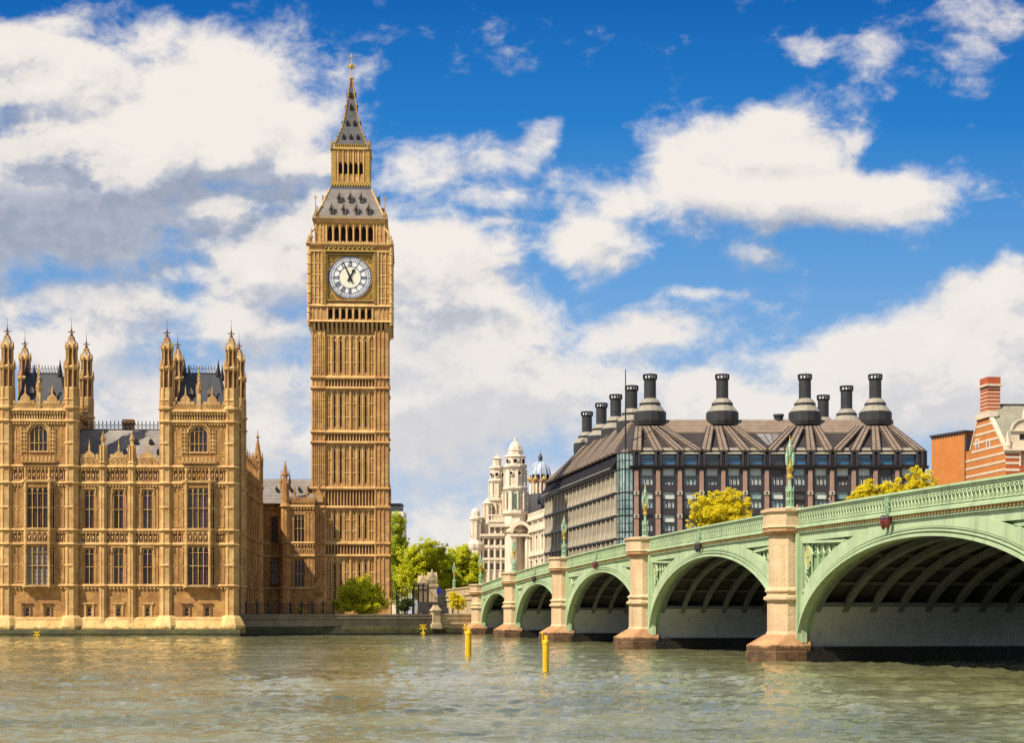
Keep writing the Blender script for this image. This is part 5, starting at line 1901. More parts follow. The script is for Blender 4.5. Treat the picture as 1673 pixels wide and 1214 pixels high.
# ------------------------------------------------------------------ lamp standards, one on each pier
def make_lamp():
    t = thing('street_lamp', 'x', 'street lamp', group='green lamp standards along the bridge parapet')
    p, cn = MB(), MB()
    p.lathe(0, 0, [(0.52, 0.05), (0.52, 0.16), (0.40, 0.22), (0.24, 0.26), (0.24, 1.10), (0.44, 1.16), (0.46, 1.26), (0.30, 1.36)], 8)
    for i in range(8):
        a = i * math.pi / 4
        cn.tube([(0.37 * math.cos(a), 0.37 * math.sin(a), 0.22), (0.37 * math.cos(a), 0.37 * math.sin(a), 1.16)], 0.055, 6)
        p.lathe(0.40 * math.cos(a), 0.40 * math.sin(a), [(0.05, 1.26), (0.06, 1.38), (0.01, 1.56)], 5)
    p.lathe(0, 0, [(0.42, 0.62), (0.44, 0.68), (0.42, 0.74)], 8)
    build_each(cn, 'colonnette', M['lamp_green'], p.build('pedestal', M['lamp_green'], t))
    s = MB().lathe(0, 0, [(0.20, 1.36), (0.17, 1.6), (0.15, 1.95), (0.20, 2.02)], 10)
    s.lathe(0, 0, [(0.10, 2.3), (0.08, 3.55)], 8)
    for sg in (-1, 1):
        s.tube([(0, 0, 2.55), (0.14 * sg, 0, 2.62), (0.27 * sg, 0, 2.74), (0.31 * sg, 0, 2.92)], 0.045, 6)
        s.tube([(0, 0.0, 2.55), (0, 0.18 * sg, 2.62), (0, 0.36 * sg, 2.74), (0, 0.40 * sg, 2.92)], 0.04, 6)
    s.build('shaft', M['lamp_green'], t)
    g = MB().lathe(0, 0, [(0.18, 2.0), (0.30, 2.06), (0.31, 2.20), (0.18, 2.28), (0.15, 2.45), (0.26, 2.75), (0.30, 2.85), (0.16, 2.95), (0.10, 3.3)], 10)
    for i in range(6):
        a = i * math.pi / 3
        g.tube([(0.14 * math.cos(a), 0.14 * math.sin(a), 2.3), (0.30 * math.cos(a), 0.30 * math.sin(a), 2.60), (0.34 * math.cos(a), 0.34 * math.sin(a), 2.82)], [0.05, 0.06, 0.02], 5)
    g.build('gilded_collar', M['gold'], t)
    for (x, z, r) in ((-0.31, 2.92, 0.165), (0.31, 2.92, 0.165), (0, 3.55, 0.20)):
        l = MB()
        l.lathe(x, 0, [(r * 0.5, z), (r * 0.75, z + 0.04), (r * 1.05, z + 0.52)], 8)
        lo = l.build('lantern', M['lantern_glass'], t)
        c = MB()
        c.lathe(x, 0, [(r * 1.18, z + 0.52), (r * 1.22, z + 0.57), (r * 0.9, z + 0.66), (r * 0.62, z + 0.80), (r * 0.66, z + 0.86), (r * 0.2, z + 0.92)], 8)
        c.lathe(x, 0, [(r * 0.8, z - 0.03), (r * 0.6, z + 0.03)], 8)
        for i in range(8):
            a = math.pi / 8 + i * math.pi / 4
            c.bar((x + r * 0.76 * math.cos(a), r * 0.76 * math.sin(a), z), (x + r * 1.07 * math.cos(a), r * 1.07 * math.sin(a), z + 0.53), 0.035)
        c.build('lantern_cap', M['lamp_green'], lo)
        f = MB().lathe(x, 0, [(r * 0.2, z + 0.90), (r * 0.32, z + 0.97), (r * 0.14, z + 1.04), (r * 0.24, z + 1.10), (0.01, z + 1.30 if x == 0 else z + 1.18)], 6)
        f.build('finial', M['gold'], lo)
    return t


lamp0 = make_lamp()
LAMP_LABELS = ['green and gold lamp standard on the last pier before the bank, by the white building',
               'green and gold lamp standard on the second pier from the far bank',
               'green lamp standard in front of the long side of the dark roofed building',
               'green lamp standard in front of the glazed corner of the dark roofed building',
               'green and gold lamp standard on the big pier between the two nearest arches',
               'green lamp standard on the pier under the nearest stretch of bridge']
for j, c in enumerate(PIERS[:5]):
    o = lamp0 if j == 0 else copy_tree(lamp0)
    x, y = BF.world(c, -0.15)
    o.location = (x, y, HB(max(c, 0.1)) + 0.05)
    o.rotation_euler = (0, 0, R(8))
    o.scale = (0.64, 0.64, 1.0)
    o['label'] = LAMP_LABELS[j]
o = copy_tree(lamp0)
x, y = BF.world(-37, 0.26)
o.location = (x, y, 7.54)
o['label'] = 'green and gold lamp standard on the pale stone parapet before the trees'


# ------------------------------------------------------------------ signal lamps hung from the parapet over each arch
def make_signal(mat):
    t = thing('signal_lamp', 'x', 'signal lamp', group='paired signal lamps hung over the arches')
    b = MB()
    for x in (-0.55, 0.55):
        b.bar((x * 0.6, -0.42, -0.25), (x * 0.6, -0.42, -1.75), 0.06)
        b.bar((x * 0.6, -0.42, -0.3), (x * 0.6, 0.1, -0.3), 0.06)
        b.ring(x * 0.35, -0.6, 0.22, 0.035, -0.42, 10)
        b.ring(x * 0.55, -1.05, 0.18, 0.03, -0.42, 10)
    b.bar((-0.5, -0.42, -0.85), (0.5, -0.42, -0.85), 0.06)
    b.bar((-0.5, -0.42, -1.40), (0.5, -0.42, -1.40), 0.06)
    b.build('bracket', M['lamp_green'], t)
    for x in (-0.50, 0.50):
        l = MB().lathe(x, -0.48, [(0.10, -1.52), (0.20, -1.62), (0.27, -1.80), (0.28, -1.95), (0.22, -2.2), (0.13, -2.42), (0.04, -2.55)], 10)
        lo = l.build('lantern', mat, t)
        c = MB().lathe(x, -0.48, [(0.30, -1.80), (0.31, -1.74), (0.2, -1.58), (0.06, -1.50)], 10)
        c.build('hood', M['lamp_black'], lo)
    return t


for s, mt, lb in ((159.8, 'red_lamp', 'pair of red signal lamps on a scrolled bracket over the nearest arch'),
                  (121.5, 'lamp_black', 'pair of dark signal lamps on a bracket over the second nearest arch'),
                  (83.0, 'red_lamp', 'small pair of red signal lamps over the third nearest arch'),
                  (47.0, 'lamp_black', 'small dark signal lamps over the second arch from the far bank')):
    o = make_signal(M[mt])
    o['label'] = lb
    x, y = BF.world(s, 0)
    o.location = (x, y, HB(s))
    o.rotation_euler = (0, 0, BF.a)
    o.scale = (0.62, 0.8, 0.78)


# ------------------------------------------------------------------ dark bronze office building with the chimneys
M['bronze'] = material('dark_bronze', (0.040, 0.034, 0.040), 0.45, 0.3, 0.6, spec=0.5)
M['bronze_roof'] = material('brown_bronze_roof', (0.062, 0.048, 0.040), 0.55, 0.35, 0.5, streak=0.4, joints=(0.75, 0.10, 0.6))
M['duct'] = material('weathered_bronze_duct', (0.27, 0.198, 0.138), 0.55, 0.25, 0.5, streak=0.45, joints=(0.62, 0.14, 0.65))
M['skirt'] = material('pale_bronze_skirt', (0.33, 0.295, 0.225), 0.5, 0.25, 0.6, streak=0.3)
M['flue'] = material('black_flue', (0.045, 0.045, 0.046), 0.5, 0.3, 1.0, joints=(0.45, 0.16, 0.6))
M['pink'] = material('pink_sandstone', (0.38, 0.235, 0.17), 0.85, 0.22, 0.5, streak=0.25)
M['cream'] = material('cream_stone', (0.50, 0.43, 0.315), 0.85, 0.2, 0.5, streak=0.3)
M['teal_glass'] = material('teal_glass', (0.10, 0.20, 0.20), 0.12, 0.5, 0.5, color2=(0.40, 0.52, 0.48), spec=0.6)
M['blue_glass'] = material('blue_glass', (0.015, 0.10, 0.22), 0.10, 0.4, 0.6, color2=(0.03, 0.17, 0.33), spec=0.7)
M['blind_pale'] = material('pale_blind', (0.62, 0.66, 0.58), 0.6, 0.25, 0.7)
M['side_glass'] = material('brown_tinted_glazing', (0.085, 0.065, 0.055), 0.3, 0.5, 0.6, color2=(0.03, 0.025, 0.03), spec=0.4)
M['white_slot'] = material('white_vent_slot', (0.72, 0.72, 0.70), 0.6, 0.1, 1.0)

QF = Frame(at(1033, 270.0), 270.0, 0.0)


def make_offices():
    root = thing('office_building', 'dark bronze office building with fanned roof ducts and tall round black chimneys', 'office building', QF.loc, 0)
    qz = lambda py, yl=0.0: QF.z(py, 0, yl)
    ZE = qz(766)
    FL = 3.78
    px0, dpx, nb = 1039.5, 35.5, 14
    cs = [QF.x(px0 + dpx * i) for i in range(nb)]
    W = cs[-1] + 1.2
    # direction of the long side: back along the street
    dv = Vector((-math.sin(TH), math.cos(TH), 0))
    SL = 65.0
    s0w = Vector((at(1008, 273.0), 273.0, 0)) - Vector((QF.ox, QF.oy, 0))
    far = s0w + dv * SL
    SM = Matrix.Translation(far) @ Matrix.Rotation(-(math.pi / 2 - TH), 4, 'Z')

    body = MB()
    body.box(-0.3, W, 0.45, 12, 0, ZE + 0.2)
    body.add([(*(s0w + Vector((1.0, 0.4, 0))).xy, 0), (*(far + Vector((1.0, 0, 0))).xy, 0), (far.x + 14, far.y + 2, 0), (s0w.x + 14, s0w.y + 2, 0),
              (*(s0w + Vector((1.0, 0.4, 0))).xy, ZE), (*(far + Vector((1.0, 0, 0))).xy, ZE), (far.x + 14, far.y + 2, ZE), (s0w.x + 14, s0w.y + 2, ZE)],
             [(0, 1, 5, 4), (1, 2, 6, 5), (2, 3, 7, 6), (3, 0, 4, 7), (4, 5, 6, 7)])
    body.build('wall', M['bronze'], root)
    # front: bronze frames, windows, stone pillars
    fr = MB()
    for i in range(nb):
        c = cs[i]
        p = MB()
        p.taper(c - 0.50, c + 0.50, -0.38, 0.46, 0, c - 0.33, c + 0.33, -0.30, 0.46, ZE - 0.2)
        po = p.build('pillar', M['pink'], root)
        bl, dt = MB(), MB()
        for f in range(1, 7):
            z = ZE - f * FL - 0.2
            if z < 1:
                continue
            bl.box(c - 0.42, c + 0.42, -0.46, 0.3, z - 0.30, z + 0.30)
            dt.lathe(c, 0, [(0.0, 0)], 3) if False else None
            dt.prism([(c + 0.17 * math.cos(a * math.pi / 5), z + 0.17 * math.sin(a * math.pi / 5)) for a in range(10)], -0.50, -0.45)
        bl.build('bearing_block', M['cream'], po)
        dt.build('pin', M['iron'], po)
    for i in range(nb - 1):
        a, b = cs[i] + 0.42, cs[i + 1] - 0.42
        for q in (a + 0.18, b - 0.18):
            fr.box(q - 0.20, q + 0.20, -0.02, 0.46, 0, ZE)
        for f in range(7):
            z = ZE - f * FL
            fr.box(a, b, 0.04, 0.46, z - FL + 0.02, z - FL + 1.05)
    fr.build('window_frame', M['bronze'], root)
    w0 = None
    hw, H = 0.98, FL - 1.05
    for i in range(nb - 1):
        xm = (cs[i] + cs[i + 1]) / 2
        for f in range(6):
            z = ZE - f * FL - H
            if w0 is None:
                wm = MB()
                for q in (-hw, hw):
                    wm.box(q - 0.06, q + 0.06, 0.10, 0.44, 0, H)
                wm.box(-hw, hw, 0.10, 0.44, 1.40, 1.56)
                wm.box(-hw, hw, 0.16, 0.44, 0.0, 0.10)
                for q in (-0.33, 0.33):
                    wm.box(q - 0.03, q + 0.03, 0.20, 0.44, 0.1, 1.40)
                w0 = wm.build('window', M['bronze'], root)
                MB().poly((-hw, 0.40, 0.0), (hw, 0.40, 0.0), (hw, 0.40, 1.45), (-hw, 0.40, 1.45)).build('pane', M['teal_glass'], w0)
                MB().poly((-hw, 0.34, 1.56), (hw, 0.34, 1.56), (hw, 0.34, H), (-hw, 0.34, H)).build('blind', M['blind_pale'], w0)
                cu = MB()
                for q in (-0.75, -0.5, -0.1, 0.15, 0.5, 0.72):
                    cu.poly((q, 0.385, 0.05), (q + 0.14, 0.385, 0.05), (q + 0.14, 0.385, 1.42), (q, 0.385, 1.42))
                cu.build('curtain', M['blind_pale'], w0)
                w0.location = (xm, 0, z)
            else:
                copy_part(w0, root, (xm, 0, z))
    # eave, attic windows under the roof edge
    ev = MB()
    ev.taper(-0.4, W + 0.3, -0.35, 0.5, ZE, -0.4, W + 0.3, -0.8, 0.5, ZE + 0.45)
    ev.box(-0.4, W + 0.3, 0.50, 1.4, ZE + 0.45, ZE + 2.9)
    for i in range(nb):
        c = cs[i]
        ev.box(c - 0.62, c - 0.22, -0.72, 0.6, ZE + 0.45, ZE + 2.7)
        ev.box(c + 0.22, c + 0.62, -0.72, 0.6, ZE + 0.45, ZE + 2.7)
        ev.box(c - 0.10, c + 0.10, -0.55, 0.6, ZE + 0.45, ZE + 2.3)
    ev.build('eave', M['bronze'], root)
    a0 = None
    for i in range(nb - 1):
        xm = (cs[i] + cs[i + 1]) / 2
        if a0 is None:
            am = MB()
            am.box(-1.05, 1.05, -0.35, 0.5, 0.0, 0.25)
            am.box(-1.05, 1.05, -0.35, 0.5, 1.75, 1.9)
            am.box(-1.10, -1.0, -0.35, 0.5, 0.2, 1.8)
            am.box(1.0, 1.10, -0.35, 0.5, 0.2, 1.8)
            am.box(-1.0, 1.0, -0.30, 0.4, 1.08, 1.14)
            a0 = am.build('attic_window', M['bronze'], root)
            MB().poly((-1.05, 0.0, 0.2), (1.05, 0.0, 0.2), (1.05, -0.1, 1.8), (-1.05, -0.1, 1.8)).build('pane', M['blue_glass'], a0)
            cn = MB()
            cn.add([(-1.25, -0.75, 1.9), (1.25, -0.75, 1.9), (1.0, 0.4, 3.0), (-1.0, 0.4, 3.0)], [(0, 1, 2, 3)])
            cn.build('canopy', M['skirt'], a0)
            a0.location = (xm, 0, ZE + 0.45)
        else:
            copy_part(a0, root, (xm, 0, ZE + 0.45))
    # roof slopes
    YR = 6.0
    zr0 = ZE + 2.75
    zr1, zr2 = qz(706, YR), qz(686, YR + 2.6)
    rf = MB()
    er = Vector((W, -0.2, 0))
    # ridge corner points
    A0 = Vector((-0.4, -0.5, zr0))
    A1 = Vector((W + 0.2, -0.5, zr0))
    B0 = Vector((QF.x(1046, YR), YR, zr1))
    B1 = Vector((QF.x(1462, YR), YR, zr1))
    rf.poly(A0, A1, B1, B0)
    C0 = Vector((QF.x(1052, YR + 2.6), YR + 2.6, zr2))
    C1 = Vector((QF.x(1459, YR + 2.6), YR + 2.6, zr2))
    rb = MB()
    rb.add([B0, B1, C1, C0, C1 + Vector((0, 6, 0)), C0 + Vector((0, 6, 0))], [(0, 1, 2, 3), (3, 2, 4, 5)])
    rb.box(B0.x, B1.x, YR - 0.35, YR + 0.05, zr1 - 0.5, zr1 - 0.02)
    rb.build('roof_band', M['duct'], root)
    # left slope along the street, right slope
    S0 = Vector((s0w.x - 0.3, s0w.y, zr0))
    S1 = Vector((far.x - 0.3, far.y, zr0))
    inn = Vector((math.cos(TH), math.sin(TH), 0)) * 7.0
    T0 = Vector((at(1041, 281.0) - QF.ox, 281.0 - QF.oy, zat(688, 281.0)))
    T1 = T0 + dv * 48.0
    rf.poly(S0, T0, T1, S1)
    rf.poly(A0, B0, T0, S0)
    rf.poly(A1, Vector((W + 0.2 - 11, 70, zr0)), Vector((B1.x - 11, 70, zr1)), B1)
    rf.poly(T0, C0 + Vector((0, 6, 0)), T1 + inn, T1)
    rf.poly(B0, C0, T0)
    rf.poly(S1, T1, T1 + inn * 2, S1 + inn * 3)
    rf.build('roof', M['bronze_roof'], root)
    # ducts fanning from the pillars up to the chimneys
    chim_px = [1062, 1180, 1315, 1430]
    fans = [[0, 1, 2, 3], [3, 4, 5, 6], [6, 7, 8, 9], [9, 10, 11, 12, 13]]
    nrm = (B0 - A0).cross(A1 - A0)
    nv = Vector((0, -(zr1 - zr0), YR + 0.5)).normalized()
    for cpx, fan in zip(chim_px, fans):
        cxl = QF.x(cpx, YR)
        for j, i in enumerate(fan):
            xb = cs[i]
            n = len(fan)
            if j == 0 and i in (3, 6, 9):
                xb += 0.55
            if j == n - 1 and i in (3, 6, 9):
                xb -= 0.55
            xt = cxl + (j - (n - 1) / 2) * 1.30
            wb, wt = 0.80, 0.58
            zt, yt = zr1 + 0.75, YR + 0.5
            up = nv * 0.34
            pts = [Vector((xb - wb, -0.62, zr0 - 0.05)), Vector((xb + wb, -0.62, zr0 - 0.05)), Vector((xt + wt, yt, zt)), Vector((xt - wt, yt, zt))]
            d = MB().add([*pts, *[p + up for p in pts]], [(4, 5, 6, 7), (0, 1, 5, 4), (1, 2, 6, 5), (3, 0, 4, 7), (2, 3, 7, 6)])
            do = d.build('roof_duct', M['duct'], root)
            m = MB()
            for f in (-0.98, 0.0, 0.98):
                m.bar(Vector((xb + wb * f, -0.62, zr0)) + up * 1.04, Vector((xt + wt * f, yt, zt)) + up * 1.04, 0.12, 0.08)
            m.build('seam', M['bronze'], do)
    # ducts along the street side
    for i in range(20):
        f0 = (i + 0.5) / 20
        g = min(19, max(0, i)) // 4
        f1 = ((g * 4 + 2) / 20) * 0.55 + f0 * 0.45
        p0, p1 = S0.lerp(S1, f0), T0.lerp(T1, f1)
        d = (S1 - S0).normalized()
        up = Vector((-0.28, -0.05, 0.22))
        pts = [p0 - d * 0.8, p0 + d * 0.8, p1 + d * 0.5, p1 - d * 0.5]
        m = MB().add([*pts, *[p + up for p in pts]], [(4, 5, 6, 7), (0, 1, 5, 4), (1, 2, 6, 5), (3, 0, 4, 7), (2, 3, 7, 6)])
        m.build('roof_duct', M['duct'], root)
    # glazed skylight behind the lamp standard (between second and third fan)
    sk = MB()
    xa, xb = QF.x(1236, 3), QF.x(1290, 3)
    k0, k1 = 0.30, 0.88
    def onslope(x, f):
        return Vector((x, A0.y + (B0.y - A0.y) * f, zr0 + (zr1 - zr0) * f)) + nv * 0.10
    sk.poly(onslope(xa + 1.6, k0), onslope(xb - 1.6, k0), onslope(xb - 0.2, k1), onslope(xa + 0.2, k1))
    so = sk.build('skylight', M['glass_pale'], root)
    sb = MB()
    for f in (0.25, 0.5, 0.75):
        sb.bar(onslope(xa + 1.6 + (xb - xa - 3.2) * f, k0) + nv * 0.04, onslope(xa + 0.2 + (xb - xa - 0.4) * f, k1) + nv * 0.04, 0.08)
    sb.build('glazing_bar', M['bronze'], so)

    # chimneys: prototype with its foot at the origin; top of the cowl 5.2+... above
    hz = qz(612, 9.0)
    zf = qz(690, 9.0)
    Hc = hz - zf

    def chimney():
        b = MB().lathe(0, 0, [(2.55, -0.6), (2.75, 0.1), (2.75, 1.55), (2.55, 1.75)], 14)
        bo = b.build('chimney', M['flue'], root)
        MB().lathe(0, 0, [(2.62, 1.70), (2.3, 2.1), (1.75, 2.75)], 14).lathe(0, 0, [(1.72, 3.15), (1.55, 3.5), (1.08, 3.95)], 14).build('skirt', M['skirt'], bo)
        MB().lathe(0, 0, [(1.80, 2.75), (1.82, 3.15)], 14).lathe(0, 0, [(1.02, 3.6), (1.02, Hc - 0.9)], 16).build('flue', M['flue'], bo)
        cw = MB().lathe(0, 0, [(1.02, Hc - 1.0), (1.16, Hc - 0.9), (1.16, Hc - 0.72)], 16).lathe(0, 0, [(1.20, Hc - 0.14), (1.20, Hc)], 16)
        for i in range(12):
            a = i * math.pi / 6
            cw.bar((1.12 * math.cos(a), 1.12 * math.sin(a), Hc - 0.75), (1.12 * math.cos(a), 1.12 * math.sin(a), Hc - 0.1), 0.20, 0.10)
        cw.build('cowl', M['iron'], bo)
        MB().lathe(0, 0, [(1.02, Hc - 0.72), (1.02, Hc - 0.14)], 16).build('vent_slot', M['white_slot'], bo)
        return bo
    ch0 = chimney()
    top = hz - EYE
    spots = [(px, None, 279.0) for px in chim_px] + [(1032, 630.5, None), (1006, 645, None), (982.5, 659, None), (959, 673, None), (1383, 631, None), (1345, 646, None)]
    for i, (px, py, Y) in enumerate(spots):
        Y = Y or top * F / (HY - py)
        loc = (at(px, Y) - QF.ox, Y - QF.oy, zf)
        if i == 0:
            ch0.location = loc
        else:
            copy_part(ch0, root, loc)
    for px in (1272,):
        v = MB()
        x = QF.x(px, YR + 3)
        v.lathe(x, YR + 3, [(0.75, zr2 - 0.3), (0.75, zr2 + 0.5), (0.9, zr2 + 0.55), (0.9, zr2 + 0.95)], 12)
        v.build('roof_vent', M['flue'], root)
    ps = MB()
    x, y = QF.x(1022, 1.0), 1.0
    ps.tube([(x, y, ZE + 2.5), (x, y, qz(604, 1.0))], [0.16, 0.07], 8)
    ps.build('mast', M['iron'], root)
    # glazed corner
    gc, gb = MB(), MB()
    pts = [(s0w.x, s0w.y), (s0w.x + 0.35, s0w.y - 1.8), (-1.2, 0.05), (0.1, -0.05)]
    for p, q in zip(pts[:-1], pts[1:]):
        gc.poly((p[0], p[1], 0), (q[0], q[1], 0), (q[0], q[1], ZE + 2.7), (p[0], p[1], ZE + 2.7))
        for f in (0, 0.5, 1):
            x, y = p[0] + (q[0] - p[0]) * f, p[1] + (q[1] - p[1]) * f
            gb.box(x - 0.07, x + 0.07, y - 0.10, y + 0.05, 0, ZE + 2.7)
        for f in range(0, 8):
            for dz, t in ((0.0, 0.16), (-1.3, 0.06), (-2.7, 0.12)):
                z = ZE + 2.7 - 2.75 * (f == 0) - (f - 0) * FL * (f > 0) - 2.75 * (f > 0) + dz + 2.75 * (f == 0)
                if z > 0.5:
                    gb.bar((p[0], p[1] - 0.04, z), (q[0], q[1] - 0.04, z), t, t)
    co = gc.build('corner_glazing', M['teal_glass'], root)
    gb.build('glazing_bar', M['bronze'], co)
    rfc = MB()
    rfc.add([(*pts[0], zr0 - 0.1), (*pts[1], zr0 - 0.1), (*pts[2], zr0 - 0.1), (*pts[3], zr0 - 0.1), (B0.x, B0.y, zr1 - 0.3)], [(0, 1, 4), (1, 2, 4), (2, 3, 4)])
    rfc.build('corner_roof', M['duct'], root)
    # long street side: cream mullion pillars, oriels, floor lines
    pil, ori, gl, fl = MB(SM), MB(SM), MB(SM), MB(SM)
    n = 18
    step = SL / n
    gl.poly((0, 0.35, 0), (SL, 0.35, 0), (SL, 0.35, ZE), (0, 0.35, ZE))
    for i in range(n + 1):
        x = min(SL - 0.3, i * step + 0.2)
        pil.taper(x - 0.30, x + 0.30, -0.50, 0.4, 0, x - 0.22, x + 0.22, -0.36, 0.4, ZE)
        for q in (0.33, 0.67):
            xx = x + step * q
            if xx < SL:
                ori.box(xx - 0.11, xx + 0.11, -0.25, 0.4, 0, ZE - 0.3)
                for f in range(7):
                    z = ZE - f * FL
                    ori.taper(xx - 0.30, xx + 0.30, -0.42, 0.4, z - FL + 0.1, xx - 0.12, xx + 0.12, -0.28, 0.4, z - FL + 1.5)
        for f in range(7):
            z = ZE - f * FL
            pil.taper(x - 0.42, x + 0.42, -0.6, 0.3, z - FL + 0.1, x - 0.26, x + 0.26, -0.45, 0.3, z - FL + 1.2)
    for f in range(8):
        z = ZE - f * FL
        fl.box(0, SL, -0.62, 0.3, z - 0.16, z + 0.10)
    pil.build('side_pillar', M['cream'], root)
    ori.build('side_mullion', M['cream'], root)
    go = gl.build('side_glazing', M['side_glass'], root)
    build_each(fl, 'floor_band', M['bronze'], root)
    ms = MB(SM)
    ms.add([(0, -0.9, ZE + 0.25), (SL, -0.9, ZE + 0.25), (SL, 0.6, zr0), (0, 0.6, zr0)], [(0, 1, 2, 3)])
    ms.box(0, SL, -1.15, -0.6, ZE + 0.12, ZE + 0.26)
    for i in range(2 * n + 1):
        x = i * step / 2
        ms.bar((x, -1.1, ZE + 0.3), (x, 0.35, zr0 + 0.05), 0.28, 0.30)
    ms.build('side_eave', M['bronze'], root)
    gt = MB(SM)
    gt.box(0, SL, -1.22, -1.14, ZE + 0.27, ZE + 0.42)
    gt.build('gutter', M['skirt'], root)
    rnd = random.Random(9)
    for w_ in root.children:
        for p_ in list(w_.children):
            if p_.name.startswith('pane') or p_.name.startswith('blind'):
                r_ = rnd.random()
                p_.material_slots[0].link = 'OBJECT'
                if p_.name.startswith('blind'):
                    p_.material_slots[0].material = M['blind_pale'] if r_ < 0.62 else (M['teal_glass'] if r_ < 0.85 else M['side_glass'])
                elif w_.name.startswith('window'):
                    p_.material_slots[0].material = M['teal_glass'] if r_ < 0.55 else (M['side_glass'] if r_ < 0.75 else M['deep_glass'])
                elif w_.name.startswith('attic'):
                    p_.material_slots[0].material = M['blue_glass'] if r_ < 0.75 else M['deep_glass']
                else:
                    p_.material_slots[0].link = 'DATA'
            elif p_.name.startswith('curtain') and rnd.random() < 0.4:
                p_.location.z = -0.35
                p_.scale = (0.8, 1, 0.6)
    return root


M['deep_glass'] = material('deep_blue_grey_glass', (0.025, 0.05, 0.075), 0.12, 0.5, 0.8, spec=0.7)
make_offices()


# ------------------------------------------------------------------ pale stone government palace far behind the bridge
M['portland'] = material('portland_stone', (0.74, 0.65, 0.51), 0.85, 0.2, 0.35, streak=0.5, color2=(0.62, 0.52, 0.38), patch=(1.6, 0.8, 0.25, (0.62, 0.52, 0.40)))
M['lead_dome'] = material('grey_blue_lead', (0.44, 0.50, 0.60), 0.45, 0.25, 0.5, spec=0.5)
M['green_shutter'] = material('green_shutter', (0.10, 0.20, 0.13), 0.6, 0.3, 1.0)
M['brick'] = material('orange_brick', (0.56, 0.215, 0.055), 0.9, 0.2, 0.5, color2=(0.50, 0.17, 0.045), joints=(0.30, 0.1, 0.25))
M['brick_red'] = material('red_brick', (0.46, 0.105, 0.038), 0.9, 0.22, 0.5, joints=(0.30, 0.1, 0.25))
M['band_stone'] = material('pale_band_stone', (0.70, 0.58, 0.43), 0.85, 0.2, 0.6)
M['gutter_dark'] = material('dark_pipe', (0.06, 0.05, 0.05), 0.6, 0.2, 1.0)
M['green_slate'] = material('pale_green_slate', (0.30, 0.28, 0.20), 0.7, 0.25, 0.6, streak=0.35)


